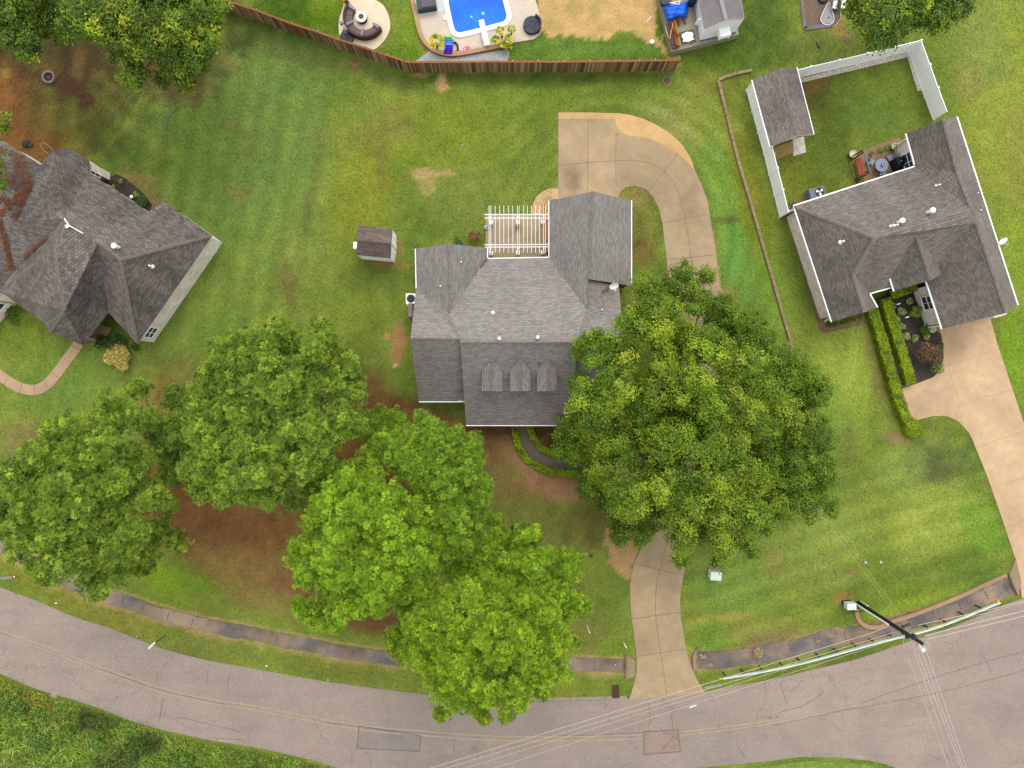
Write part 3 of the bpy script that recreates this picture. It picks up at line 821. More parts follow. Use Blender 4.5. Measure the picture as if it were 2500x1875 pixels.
struct('driveway', rm, [M['drive_right'], mat('pale_joint', S(170, 138, 104), 0.1, 3)], 'wide pale pinkish concrete driveway')
WALKL = crom([(210, 805), (188, 845), (162, 881), (136, 916), (113, 940), (85, 952), (49, 946), (15, 927), (-30, 892), (-90, 840)], 6)
lm = MB()
w = W(WALKL)
lm.sweep([(p.x, p.y, 0) for p in w], [(-0.42, -0.05), (-0.42, 0.045), (0.42, 0.045), (0.42, -0.05)])
for a, b in (((175, 842), (198, 856)), ((155, 873), (177, 890)), ((125, 904), (146, 926)), ((108, 928), (123, 960)), ((84, 940), (86, 970)), ((55, 936), (46, 966)), ((20, 920), (8, 944))):
    line_on(lm, [a, b], 0.05, 0.022, mi=1)
struct('path', lm, [M['walk_tan'], M['joint']], 'curving tan concrete path')
WALKF = crom([(1273, 1028), (1275, 1055), (1283, 1080), (1297, 1100), (1326, 1121), (1382, 1136), (1450, 1137), (1540, 1128), (1620, 1110)], 6)
fm = MB(); w = W(WALKF)
fm.sweep([(p.x, p.y, 0) for p in w], [(-0.42, -0.05), (-0.42, 0.045), (0.42, 0.045), (0.42, -0.05)])
struct('path', fm, M['walk_dark'], 'dark curved concrete path between the low hedges')
w = W(crom([(1363, 473), (1343, 474), (1327, 482), (1316, 495), (1312, 512), (1312, 540)], 6))
struct('path', MB().sweep([(p.x, p.y, 0) for p in w], [(-0.42, -0.05), (-0.42, 0.04), (0.42, 0.04), (0.42, -0.05)]), concrete('path_tan', S(198, 164, 122), 0.12), 'short curved tan path beside the pergola')
sheet('patio', [(1186, 524), (1330, 524), (1330, 480), (1345, 480), (1345, 640), (1186, 640)], 0.05, M['patio'], 'brown concrete patio under the pergola')
sheet('mulch_bed', [(1329, 500), (1345, 487), (1362, 486), (1362, 640), (1332, 640), (1331, 545)], 0.056, M['mulch_orange'], 'orange pine straw bed along the wall')
w = W([(2155, 752), (2172, 800), (2187, 850), (2202, 905), (2216, 952)])
struct('path', MB().sweep([(p.x, p.y, 0) for p in w], [(-0.5, -0.05), (-0.5, 0.035), (0.5, 0.035), (0.5, -0.05)]), M['walk_dark'], 'narrow path between two clipped hedges')

# ------------------------------------------------------------------ drainage ditch
for d, hw, lab in ((DITCH_L, 0.52, 'long dark concrete drainage ditch'), (DITCH_R, 0.70, 'short stained concrete drainage ditch')):
    w = W(crom(d, 12))
    zz = []
    for o in (-1.0, -0.6, -0.2, 0.2, 0.6, 1.0):
        q = max(0.0, 1 - abs(o * hw) / DITCH_HALF)
        zz.append((o * hw, -DITCH_DEPTH * q * q * (3 - 2 * q) + 0.05))
    mb = MB()
    pts = []
    for i, p in enumerate(w): pts.append((p.x, p.y, 0))
    mb.sweep(pts, zz, closed_prof=False)
    # ragged edges
    n = len(zz)
    for i in range(len(pts)):
        for j, s in ((0, 1), (n - 1, -1)):
            x, y, z = mb.v[i * n + j]; cx0 = pts[i][0]
            k = 0.05 * math.sin(cx0 * 1.3 + j) + 0.04 * math.sin(cx0 * 6.1 + 2 * j) + random.uniform(-.07, .07)
            cx, cy = pts[i][0], pts[i][1]
            L = math.hypot(x - cx, y - cy)
            mb.v[i * n + j] = (x + (x - cx) / L * k, y + (y - cy) / L * k, z)
    # joint cracks
    for i in range(3, len(pts) - 2, 10):
        a = mb.v[i * n + 1]; b = mb.v[i * n + n - 2]
        for k in range(3):
            t = (k + .5) / 3
            mb.box((a[0] + (b[0] - a[0]) * t, a[1] + (b[1] - a[1]) * t, min(a[2], b[2]) - .02 + .01), (0.05, 0.16, 0.03), math.atan2(b[1] - a[1], b[0] - a[0]) + math.pi / 2, mi=1)
    struct('ditch', mb, [M['ditch'], M['crack']], lab)
def headwall(quad, label):
    t = thing('culvert_headwall', P(sum(q[0] for q in quad) / 4, sum(q[1] for q in quad) / 4), label, 'headwall', 'culvert headwalls at the driveways')
    mb = MB(); w = W(quad)
    vs = [(p.x, p.y, -0.3) for p in w] + [(p.x, p.y, 0.10) for p in w]
    mb.add(vs, [(0, 1, 2, 3), (7, 6, 5, 4), (0, 4, 5, 1), (1, 5, 6, 2), (2, 6, 7, 3), (3, 7, 4, 0)])
    mb.build('wall', M['ditch_light'], t)
    k = MB(); a, b = w[0], w[3]
    k.bar((a.x, a.y, .13), (b.x, b.y, .13), 0.10, 0.07)
    k.build('coping', M['ditch'], t)
headwall([(1527, 1596), (1551, 1612), (1549, 1650), (1529, 1657)], 'wedge of concrete headwall on the west side of the curved driveway')
headwall([(1702, 1577), (1690, 1602), (1692, 1634), (1703, 1640)], 'wedge of concrete headwall on the east side of the curved driveway')
headwall([(2462, 1404), (2478, 1362), (2492, 1420), (2484, 1452)], 'concrete headwall with dark culvert mouth beside the wide pale driveway')
cb = MB()
w = W(crom([(2090, 1486), (2092, 1503), (2099, 1517), (2112, 1527), (2128, 1531), (2150, 1529), (2180, 1516), (2230, 1500), (2290, 1477), (2350, 1452), (2410, 1424), (2456, 1403)], 5))
cb.sweep([(p.x, p.y, 0) for p in w], [(-0.16, -0.25), (-0.16, 0.12), (0.16, 0.14), (0.16, -0.25)])
tag(cb.build('concrete_curb', M['curb_tan'], base=(w[0].x, w[0].y, 0)), 'tan concrete curb curling round the utility pole and along the ditch', 'curb')

# ------------------------------------------------------------------ beds, dirt, pool surroundings
sheet('pool_patio', [(1005, -40), (1007, 0), (1017, 41), (1024, 75), (1032, 95), (1044, 112), (1062, 124), (1085, 132), (1105, 134), (1130, 130), (1160, 124), (1250, 106), (1303, 97), (1313, 90), (1320, 81), (1323, 64), (1318, 40), (1307, 0), (1300, -40)], 0.10, M['pool_deck'], 'pale concrete patio round the pool', t=0.3)
sheet('gravel', [(1018, 147), (1040, 130), (1052, 122), (1068, 136), (1105, 142), (1150, 134), (1240, 121), (1245, 130), (1238, 152), (1015, 152)], 0.02, M['gravel'], 'grey gravel between pool wall and fence')
sheet('patio_pad', [(1013, -40), (1015, 20), (1022, 42), (1090, 26), (1082, -40)], 0.106, M['pool_pad'], 'pale blue-grey pad beside the pool', t=0.05)
sheet('patio', crom([(845, -14), (838, 18), (830, 42), (827, 62), (828, 80), (832, 96), (845, 114), (880, 122), (912, 122), (933, 106), (946, 88), (953, 66), (950, 42), (938, 16), (920, 2), (890, -14)], 4, True), 0.06, M['firepatio'], 'pale egg-shaped concrete patio')
sheet('mulch_bed', [(1922, 535), (1936, 530), (1970, 640), (2012, 784), (2030, 805), (2100, 782), (2108, 770), (2118, 790), (2005, 815), (1996, 790), (1960, 660)], 0.02, M['mulch_brown'], 'brown mulch bed along the west wall')
sheet('mulch_bed', [(2135, 730), (2160, 722), (2230, 698), (2262, 790), (2296, 815), (2302, 850), (2303, 874), (2297, 900), (2278, 921), (2233, 938), (2222, 936), (2200, 860), (2180, 790)], 0.024, M['mulch'], 'dark mulch flower bed beside the driveway')
sheet('mulch_bed', [(250, 440), (285, 425), (310, 438), (348, 470), (372, 500), (360, 530), (330, 520), (255, 470)], 0.02, M['mulch'], 'dark mulch bed in the corner of the brick house')
sheet('stone_bed', [(1945, 194), (2216, 127), (2222, 138), (2100, 168), (1955, 202)], 0.022, M['gravel_white'], 'white stone strip inside the fence')
sheet('stone_bed', [(2214, 136), (2228, 134), (2252, 214), (2250, 222), (2240, 222)], 0.026, M['gravel_white'], 'short white stone strip inside the fence')
sheet('mulch_bed', [(1952, -20), (1956, 30), (1962, 74), (2031, 66), (2048, 52), (2052, 45), (2052, -20)], 0.02, M['playdirt'], 'brown dirt play area')
bm2 = MB()
for a, b, wd in (((1955, -20), (1965, 70), .3), ((1965, 70), (2031, 62), .32)):
    p, q = P(*a), P(*b); bm2.bar((p.x, p.y, 0.04), (q.x, q.y, 0.04), wd, 0.1)
struct('mulch_border', bm2, M['playborder'], 'grey border of the play area')
sheet('patio', [(2092, 372), (2196, 335), (2220, 400), (2110, 445)], 0.04, concrete('back_patio', S(150, 122, 88), 0.3), 'brown back patio of the fenced house')
sheet('patio', [(1884, 362), (1935, 345), (1938, 372), (1890, 392)], 0.04, concrete('shed_pad', S(160, 136, 82), 0.2), 'tan concrete pad before the shed')
sheet('stone_bed', [(1935, 340), (1962, 333), (1968, 372), (1936, 382)], 0.03, M['gravel_white'], 'white stones beside the shed pad')

# ------------------------------------------------------------------ foliage
def unit(n):
    v = RNG.normal(size=(n, 3)); return v / np.linalg.norm(v, axis=1)[:, None]
def norm(v): return v / (np.linalg.norm(v, axis=1)[:, None] + 1e-9)

def mesh_np(name, verts, nper, cols, m, parent, base):
    """verts (n, nper, 3) -> n polygons of nper corners, one colour each"""
    n = len(verts)
    me = bpy.data.meshes.new(name)
    v = (verts - np.array(base)).reshape(-1, 3).astype(np.float32)
    me.vertices.add(len(v)); me.vertices.foreach_set('co', v.ravel())
    me.loops.add(len(v)); me.loops.foreach_set('vertex_index', np.arange(len(v), dtype=np.int32))
    me.polygons.add(n); me.polygons.foreach_set('loop_start', np.arange(0, len(v), nper, dtype=np.int32))
    me.update(calc_edges=True)
    at = me.color_attributes.new('col', 'FLOAT_COLOR', 'POINT')
    c4 = np.concatenate([np.repeat(cols, nper, 0), np.ones((n * nper, 1))], 1).astype(np.float32)
    at.data.foreach_set('color', c4.ravel())
    me.materials.append(m)
    o = bpy.data.objects.new(name, me); COL.objects.link(o)
    if parent is not None: o.parent = parent
    else: o.location = base
    return o

def leaves(pts, nrm, size, aspect=0.55):
    """rhombic leaves facing nrm (jittered)"""
    n = len(pts)
    t = norm(np.cross(nrm, unit(n))); b = np.cross(nrm, t)
    s = size * RNG.uniform(0.65, 1.3, n)[:, None]
    return np.stack([pts - t * s, pts + b * s * aspect, pts + t * s, pts - b * s * aspect], 1)

def palette(n, cols, wts=None, jit=0.18):
    cols = np.array(cols); i = RNG.choice(len(cols), n, p=wts)
    return cols[i] * RNG.uniform(1 - jit, 1 + jit, (n, 1))

def dome_points(c, r, n, zsq=0.8, low=-0.25):
    """points on the upper shell of a lobe"""
    d = unit(n * 2)
    d = d[d[:, 2] > low][:n]
    rr = r * RNG.uniform(0.72, 1.05, len(d))[:, None]
    return c + d * rr * np.array([1, 1, zsq]), d

def broad_crown(blobs, leaf, dens, cols, wts, sub=0.42, per=15, shade_z=0.0):
    """blobs: (x,y,z,r). sub-clumps on each lobe, leaves on each sub-clump"""
    V = []; C = []
    for (x, y, z, r) in blobs:
        c = np.array([x, y, z])
        ns = max(6, int(dens * r * r))
        sp, sd = dome_points(c, r * .86, ns, 1.0, -.15)
        sp = sp + RNG.normal(scale=0.10, size=sp.shape)
        kf = max(3, len(sp) // 3)
        fp = c + unit(kf) * RNG.uniform(0.2, 1.3, (kf, 1)) * r * np.array([1, 1, .35]) - np.array([0, 0, r * 1.0])
        sp = np.concatenate([sp, fp]); sd = np.concatenate([sd, norm(unit(kf) * .5 + np.array([0, 0, 1.0]))])
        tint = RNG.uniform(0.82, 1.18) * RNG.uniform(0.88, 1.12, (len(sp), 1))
        warm = np.clip((RNG.random() * .62 if z > shade_z else -.25) + RNG.random(len(sp)) * .5, 0, 1)  # lobes below the threshold turn deeper green, weaker light put into leaf colour
        for p, d, tf, wv in zip(sp, sd, tint, warm):
            k = int(per * RNG.uniform(0.6, 1.4))
            rr = sub * RNG.uniform(0.6, 1.25)
            q = RNG.normal(size=(k, 3)) * rr * np.array([0.46, 0.46, 0.30]) + p
            nn = norm(unit(k) * 0.55 + d * 0.95 + norm(q - p + 1e-6) * 0.5 + np.array([0, 0, 0.5]))
            V.append(leaves(q, nn, leaf))
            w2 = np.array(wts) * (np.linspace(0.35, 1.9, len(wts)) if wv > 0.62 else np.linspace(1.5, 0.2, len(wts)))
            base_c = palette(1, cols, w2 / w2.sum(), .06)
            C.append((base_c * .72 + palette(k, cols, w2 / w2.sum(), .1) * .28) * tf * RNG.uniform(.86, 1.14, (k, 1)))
    return np.concatenate(V), np.concatenate(C)

def pine_crown(blobs, dens, cols, wts, L=0.17, w=0.017, nd=8, tufts=9, puffs=12):
    """lobes -> rounded bumps on each lobe -> puffs -> needle tufts"""
    V = []; C = []
    for (x, y, z, r) in blobs:
        c = np.array([x, y, z])
        nb = max(4, int(dens * 0.27 * r * r) + 3)
        bp, bd = dome_points(c, r * 0.60, nb, 1.9, -0.1)
        br = RNG.uniform(0.36, 0.60, len(bp)) * min(1.0, max(.6, r))
        tb = RNG.uniform(0.80, 1.2, len(bp))
        SP = []; SD = []; ST = []; SB = []
        for q, d0, rr, tt in zip(bp, bd, br, tb):
            p, d = dome_points(q, rr, puffs, 1.15, 0.05)
            SP.append(p); SD.append(norm(d + d0 * .3)); ST.append(np.full(len(p), tt)); SB.append(norm(d + d0 * .5))
        k = max(4, int(nb * 1.6))            # shaded inner twigs that close the gaps between bumps
        fp = c + unit(k) * RNG.uniform(0.2, 1.05, (k, 1)) * r * np.array([1, 1, .3]) - np.array([0, 0, r * 0.75])
        SP.append(fp); SD.append(norm(unit(k) * .5 + np.array([0, 0, 1.0]))); ST.append(np.full(k, 1.0)); SB.append(np.tile([0, 0, 1.0], (k, 1)))
        sp = np.concatenate(SP); sd = np.concatenate(SD); st = np.concatenate(ST); sb = np.concatenate(SB)
        m = len(sp)
        pr = np.repeat(RNG.uniform(0.12, 0.22, m), tufts)[:, None]
        pd = unit(m * tufts); pd[:, 2] = np.abs(pd[:, 2]) - 0.15
        pd = norm(pd + np.repeat(sd, tufts, 0) * 0.5)
        tp = np.repeat(sp, tufts, 0) + pd * pr
        td = norm(pd + np.array([0, 0, 0.45]))
        n = len(tp)
        ax = np.repeat(td, nd, 0); o = np.repeat(tp, nd, 0)
        dirs = norm(ax * 0.7 + unit(n * nd) * 0.85)
        ln = L * RNG.uniform(0.7, 1.15, (n * nd, 1))
        ref = np.repeat(np.repeat(sb, tufts, 0), nd, 0) * 1.15 + unit(n * nd) * 0.45 + np.array([0, 0, 0.35])
        sidev = norm(np.cross(dirs, ref))
        V.append(np.stack([o - sidev * w, o + sidev * w, o + dirs * ln], 1))
        ptint = np.repeat(st * RNG.uniform(0.88, 1.14, m), tufts)[:, None]
        tt = (np.repeat(palette(m, cols, wts, 0.06), tufts, 0) * .75 + palette(n, cols, wts, 0.1) * .25) * ptint
        C.append(np.repeat(tt, nd, 0) * RNG.uniform(0.85, 1.15, (n * nd, 1)))
    return np.concatenate(V), np.concatenate(C)

def limbs(mb, base, top, blobs, r0, nl, rmin=0.03, curve=0.25):
    base = Vector(base); top = Vector(top)
    n = 9; path = []
    for i in range(n):
        t = i / (n - 1)
        p = base.lerp(top, t)
        p += Vector((math.sin(t * 5 + base.x) * 0.12, math.cos(t * 4 + base.y) * 0.12, 0)) * (t * (1 - t) * 4)
        path.append(p)
    rs = [r0 * (1 - 0.85 * i / (n - 1)) for i in range(n)]
    rs[0] *= 1.35
    mb.tube(path, rs, 9)
    pick = list(blobs); random.shuffle(pick)
    for (x, y, z, r) in pick[:nl]:
        t = min(0.9, max(0.3, (z / max(top.z, 1)) * 0.6))
        i = t * (n - 1); a = path[int(i)].lerp(path[min(n - 1, int(i) + 1)], i - int(i))
        e = Vector((x, y, z - r * 0.45))
        m1 = a.lerp(e, 0.5) + Vector((0, 0, -0.12 * (e - a).length * 0.6))
        rr = max(rmin * 1.6, r0 * 0.28)
        mb.tube([a, a.lerp(m1, .5), m1, m1.lerp(e, .55), e], [rr, rr * .8, rr * .6, rr * .42, rmin * .6], 5)

def tree(name, label, cat, blobs_px, base_px, z_top, kind, pal, group=None, dens=None, trunk_r=0.28, nl=16, leaf=0.13, per=15):
    bl = []
    for (px, py, rp, z) in blobs_px:
        r = rp * (H - z) / F
        p = P(px, py, z)
        bl.append((p.x, p.y, z, r))
    base = P(base_px[0], base_px[1], 0)
    t = thing(name, base, label, cat, group)
    hi = max(bl, key=lambda b: b[2])
    cx = sum(b[0] for b in bl) / len(bl); cy = sum(b[1] for b in bl) / len(bl)
    tb = MB()
    limbs(tb, base, (cx * .6 + base.x * .4, cy * .6 + base.y * .4, z_top - 0.6), bl, trunk_r, nl)
    tb.build('trunk', M['bark_pine'] if kind == 'pine' else M['bark'], t, smooth=True)
    if kind == 'pine':
        v, c = pine_crown(bl, dens or 30, *pal)
        mesh_np('crown', v, 3, c, M['needle'], t, base)
    else:
        v, c = broad_crown(bl, leaf, dens or 30, *pal, per=per, shade_z=8.2 if name == 'oak_tree' else 0.0)
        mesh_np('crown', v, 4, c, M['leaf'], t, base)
    return t

def sc_blobs(lst, x0, y0, s, zf):
    """crop coordinates -> photograph pixels; zf(px,py,level) gives height"""
    out = []
    for b in lst:
        px, py = x0 + b[0] / s, y0 + b[1] / s
        out.append((px, py, b[2] / s * b[4] if len(b) > 4 else b[2] / s, zf(px, py, b[3] if len(b) > 3 else 1)))
    return out
def dome_z(cx, cy, R, zt, zl, jit=1.25, lowz=None):
    def f(px, py, lev):
        d = min(1.0, math.hypot(px - cx, py - cy) / R)
        z = zl + (zt - zl) * math.sqrt(max(0, 1 - d * d))
        z += random.uniform(-jit, jit)
        if lev == 0: z = (lowz if lowz else zl * 0.75) + random.uniform(-.6, .6)
        return z
    return f

def SF(r, g, b): return S(r, g, b, 1.22)
PINE_A = ([SF(78, 102, 34), SF(114, 140, 44), SF(150, 170, 58)], [0.33, 0.42, 0.25])
PINE_B = ([SF(76, 100, 34), SF(104, 132, 44), SF(130, 154, 56)], [0.35, 0.42, 0.23])
PINE_C = ([SF(88, 114, 26), SF(122, 154, 34), SF(152, 182, 50)], [0.30, 0.45, 0.25])
PINE_D = ([SF(82, 110, 28), SF(114, 146, 38), SF(142, 168, 50)], [0.33, 0.44, 0.23])
PINE_E = ([SF(86, 110, 24), SF(120, 148, 32), SF(154, 176, 44)], [0.30, 0.45, 0.25])
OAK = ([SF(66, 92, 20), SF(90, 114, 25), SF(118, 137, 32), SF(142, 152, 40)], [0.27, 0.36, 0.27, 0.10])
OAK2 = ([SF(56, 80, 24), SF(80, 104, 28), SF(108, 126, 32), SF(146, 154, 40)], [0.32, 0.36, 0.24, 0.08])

P1 = [(850,370,68),(700,440,98),(870,520,102),(480,570,98),(680,580,110),(330,640,85),(640,720,150),(230,760,93),(820,770,110),(370,760,100),(100,880,102),(250,880,110),(390,920,118),(530,970,122),(700,900,122),(830,940,98),(940,1010,93),(80,1040,118),(250,1060,146),(380,1090,122),(500,1080,110),(700,1060,110),(60,1160,98),(200,1170,146),(330,1240,122),(180,1290,122),(650,1200,122),(480,1290,122),(300,1390,110),(450,1420,110),(620,1350,122),(760,1280,110),(820,1180,98),(600,1500,93),(600,1560,54),(320,1470,68),(-30,1150,90),(-60,1020,90),(480,760,100),(560,860,90),(560,1180,90,1),(420,1180,100,1),
      (1050,1240,60,0),(980,1150,70,0),(740,1440,75,0),(870,1400,70,0),(1090,1280,45,0),(920,1250,70,0),(1020,1060,55,0),(880,1320,70,0)]
P1b = [(1050,370,48),(1050,440,68),(1000,560,78),(960,640,70),(1080,560,70),(1050,650,92),(1080,760,85),(1010,760,68),(1000,880,60,0),(1090,880,60,0)]
P2 = [(900,180,110),(670,230,94),(1200,180,94),(1250,250,94),(570,300,100),(450,330,88),(800,270,140),(980,270,140),(1150,330,150),(1320,330,88),(1430,440,100),(450,420,100),(640,420,150),(830,450,140),(1000,480,140),(1180,480,140),(1330,520,125),(1470,560,100),(400,540,125),(560,580,156),(750,620,156),(950,640,156),(1150,620,140),(1330,620,120),(1500,670,80),(260,680,100),(400,730,140),(560,770,156),(720,800,156),(900,790,156),(1080,780,140),(1180,880,110),(300,830,125),(1350,780,130),(1400,880,140),(1330,960,110),(1480,920,94),(300,950,130),(470,950,150),(650,960,150),(830,950,150),(1000,960,140),(1120,960,120),(450,1090,156),(640,1100,156),(830,1110,156),(1000,1100,156),(1170,1110,130),(1210,1180,100),(200,1240,78),(280,1180,120),(400,1230,156),(560,1270,160),(740,1270,156),(900,1230,140),(1060,1230,120),(330,1370,130),(480,1400,140),(650,1400,130),(790,1430,110),(880,1340,120),(830,1500,56),(1010,1290,88),
      (1600,870,88,0),(1570,960,88,0),(1100,1400,140,0),(1200,1320,125,0),(1340,1210,70,0),(120,1250,100,0),(80,1060,100,0),(1000,1480,80,0),(1180,1430,90,0),(1540,820,70,0),(150,1000,80,0)]
P3b = [(740,90,46),(780,150,93),(560,210,104),(700,200,104),(870,190,83),(970,220,66),(1000,270,50),(480,280,83),(640,280,114),(800,270,104),(900,300,93),(700,350,93),(960,350,83),(1030,410,58),(980,450,93),(850,400,104),(1020,490,58),(1010,560,52),(880,480,93),(820,480,83),(920,560,93),(900,650,83),(950,630,62),(930,720,66),(860,740,66),(860,580,83),(1000,650,46),(600,100,72,0),(560,150,60,0),(520,60,40,0),(960,520,80),(760,420,90)]
P3a = [(360,380,79),(480,380,87),(300,440,83),(420,470,104),(560,470,104),(250,530,93),(380,560,104),(520,560,104),(660,540,104),(760,560,83),(200,620,87),(330,650,104),(470,660,108),(600,650,104),(730,650,93),(800,700,72),(140,720,79),(270,760,104),(400,770,108),(540,770,104),(670,770,93),(770,790,72),(100,810,52),(180,850,87),(320,870,104),(450,880,100),(580,880,93),(700,880,87),(130,890,52),(380,960,93),(490,980,87),(500,1030,58),(420,1050,58),(620,950,79),(740,930,79),(330,1030,75),
       (110,1020,46,0),(160,1050,66,0),(230,1080,72,0),(180,1110,46,0),(300,1110,52,0),(240,960,50,0)]
P4 = [(860,980,79),(970,980,87),(1100,960,87),(780,1040,83),(880,1060,104),(1010,1060,108),(1130,1060,93),(1240,1000,93),(700,1100,87),(800,1140,104),(930,1150,108),(1060,1150,108),(1190,1130,104),(1310,1080,93),(1400,1100,83),(1440,1150,66),(720,1220,93),(850,1240,108),(980,1250,108),(1110,1240,108),(1240,1230,100),(1350,1210,93),(1430,1230,62),(700,1300,62),(790,1330,93),(900,1340,104),(1020,1350,108),(1150,1350,104),(1280,1330,93),(1380,1320,79),(1430,1380,52),(1340,1410,79),(760,1390,52),(850,1430,83),(960,1440,93),(1080,1440,93),(1200,1430,87),(830,1500,62),(930,1520,66),(1040,1520,66),(1140,1500,62),(1220,1510,52),(830,1570,29),(1045,1580,29),(1150,1570,31),(650,1030,83,0),(620,1180,79,0),(600,1230,52,0),(680,1130,70,0),(660,1290,50,0)]
P5 = [(1100,610,46),(1110,680,72),(1030,760,87),(1050,850,93),(960,850,83),(880,830,72),(1260,650,58),(1220,690,58),(1310,680,41),(1270,770,72),(1170,800,93),(1150,900,93),(1280,860,93),(1350,770,50),(1450,780,50),(1480,860,50),(1520,790,30),(1400,870,72),(1340,960,87),(1430,960,72),(1500,1000,52),(1550,1030,32),(1050,920,83),(950,910,79),(1200,960,80),(1400,1040,60),(1480,1080,45),(1490,1215,28)]
tree('pine_tree', 'broad dark green pine whose crown leans over the ditch at the west edge', 'pine tree', sc_blobs(P1, 0, 800, 2.44, dome_z(140, 1230, 330, 14.5, 8.5, lowz=6.5)), (430, 1168), 14, 'pine', PINE_A, 'pines in the front yard', dens=30)
tree('pine_tree', 'narrow low pine squeezed between the two big western pines', 'pine tree', sc_blobs(P1b, 0, 800, 2.44, dome_z(420, 1010, 120, 9, 6.5, lowz=5)), (520, 1020), 8.5, 'pine', PINE_B, 'pines in the front yard', dens=30, trunk_r=.18, nl=8)
tree('pine_tree', 'largest rounded pine beside the lawn north of the brown needle patch', 'pine tree', sc_blobs(P2, 400, 750, 3.13, dome_z(640, 1040, 310, 14, 8, lowz=6)), (765, 1012), 13.5, 'pine', PINE_A, 'pines in the front yard', dens=30)
tree('pine_tree', 'bluish green pine nearest the house front', 'pine tree', sc_blobs(P3b, 680, 980, 2.074, dome_z(1040, 1190, 210, 12, 8, lowz=6)), (1085, 1140), 11.5, 'pine', PINE_D, 'pines in the front yard', dens=30)
tree('pine_tree', 'bright green pine in the middle of the front yard with bare lower branches', 'pine tree', sc_blobs(P3a, 680, 980, 2.074, dome_z(890, 1330, 250, 14.5, 9, lowz=7)), (985, 1225), 14, 'pine', PINE_C, 'pines in the front yard', dens=30)
tree('pine_tree', 'yellow green pine overhanging the road edge', 'pine tree', sc_blobs(P4, 680, 980, 2.074, dome_z(1160, 1600, 260, 15, 9, lowz=7)), (1185, 1395), 14.5, 'pine', PINE_E, 'pines in the front yard', dens=30)
tree('pine_tree', 'short feathery pine behind the yellow green roadside pine', 'pine tree', sc_blobs(P5, 680, 980, 2.074, dome_z(1260, 1390, 190, 9, 6)), (1255, 1290), 8.5, 'pine', PINE_C, 'pines in the front yard', dens=26, trunk_r=.2, nl=14)

OAKH = [(560,270,75,2),(450,290,60,2),(630,250,60,2),(500,370,65,2),(600,370,60,2),(700,330,60,2),(430,340,50,2),(220,410,45,2),(180,450,40,2),(290,410,50,2),(370,460,55,2),(320,490,45,2),(420,520,45,2),(230,520,30,2),(860,430,70,2),(940,440,50,2),(800,480,60,2),(900,500,60,2),(760,400,50,2),
 (620,540,60,2),(680,620,70,2),(780,620,70,2),(840,660,50,2),(600,680,65,2),(560,720,50,2),(720,720,60,2),(780,760,60,2),(950,690,65,2),(1010,750,40,2),(900,760,60,2),(850,820,60,2),(960,830,50,2),(1090,670,60,1),(1170,680,55,1),(1080,800,60,2),(1180,870,60,1),(1260,780,60,1),(1320,860,55,1),(1420,850,50,1),
 (360,620,60,2),(300,660,60,2),(410,690,50,2),(180,680,50,2),(150,750,45,2),(250,740,60,2),(330,760,55,2),(220,830,50,2),(290,820,45,2),(120,870,45,0),(80,920,40,0),(70,990,45,0),(150,960,60,0),(130,1040,40,0),(230,900,50,1),(280,980,60,1),(230,1080,45,0),(370,980,60,1),(430,930,60,1),(500,900,50,1),(540,980,55,1),(440,1040,60,1),
 (280,1130,55,1),(230,1200,50,0),(390,1120,55,2),(380,1210,60,2),(450,1240,60,2),(420,1300,60,2),(480,1310,45,2),(310,1280,45,0),(390,1400,50,0),(480,1450,45,0),(540,1430,35,0),(370,1480,25,0),(560,1160,60,1),(620,1130,60,1),(600,1220,65,2),(680,1160,60,2),(660,1260,60,2),(720,1220,50,2),(790,1010,65,2),(860,1040,60,2),(740,970,45,2),(930,1000,60,2),(1000,960,50,2),(880,930,50,2),(700,880,60,1),(640,850,50,1),
 (820,1150,60,2),(920,1180,60,2),(1000,1150,60,2),(1080,1180,60,2),(1130,1160,45,2),(980,1060,60,2),(1060,1080,45,2),(1040,1270,60,2),(950,1270,60,2),(860,1260,60,2),(780,1300,60,2),(700,1360,60,2),(750,1420,50,2),(700,1460,45,2),(700,1530,30,1),(690,1580,20,1),(740,1500,30,1),(900,1360,60,2),(980,1370,60,2),(1060,1360,55,2),(1130,1330,50,2),(1180,1420,30,1),(920,1460,50,2),(940,1520,45,2),(1000,1470,45,2),(1060,1500,35,2),(1100,1540,28,2),(930,1570,30,2),
 (1150,960,60,0),(1250,950,60,0),(1350,940,60,0),(1440,940,50,0),(1480,1000,35,0),(1200,1060,60,0),(1300,1060,60,0),(1400,1040,60,0),(1490,1080,40,0),(1240,1160,60,0),(1340,1160,60,0),(1440,1150,55,0),(1500,1150,35,0),(1220,1270,60,0),(1320,1270,55,0),(1260,1340,40,0),(1380,1310,50,0),(1430,1250,50,0),(1500,1270,30,0),(1520,1320,20,0),(1400,1360,25,0),(1200,1350,40,0),
 (720,60,45,0),(840,70,35,0),(510,120,55,0),(640,150,50,0),(740,140,60,0),(830,200,40,0),(570,180,45,0),(930,240,55,0),(1000,310,60,0),(1070,320,60,0),(1130,380,50,0),(880,310,50,0),(950,360,50,0),(1150,430,35,0),(1040,430,60,0),(780,250,40,0),
 (1230,500,60,0),(1310,530,45,0),(1160,540,60,0),(1080,530,60,1),(1400,600,55,0),(1440,640,40,0),(1300,630,60,0),(1440,710,50,0),(1480,700,25,0),(1380,720,55,0),(1220,640,60,0),(1000,560,60,1),(520,620,50,1),(500,800,60,1),(420,820,60,1),(620,1050,50,0),(800,900,60,1),(1100,900,50,1),(1160,1080,60,0),(560,1320,45,0),(620,1380,40,0),(840,1460,40,0)]
def oak_z(px, py, lev):
    d = min(1, math.hypot(px - 1690, py - 1010) / 380)
    k = math.sqrt(max(0, 1 - d * d))
    return {0: 5.5 + 1.6 * k, 1: 8.0 + 2.5 * k, 2: 9.4 + 3.6 * k}[lev] + random.uniform(-.7, .7)
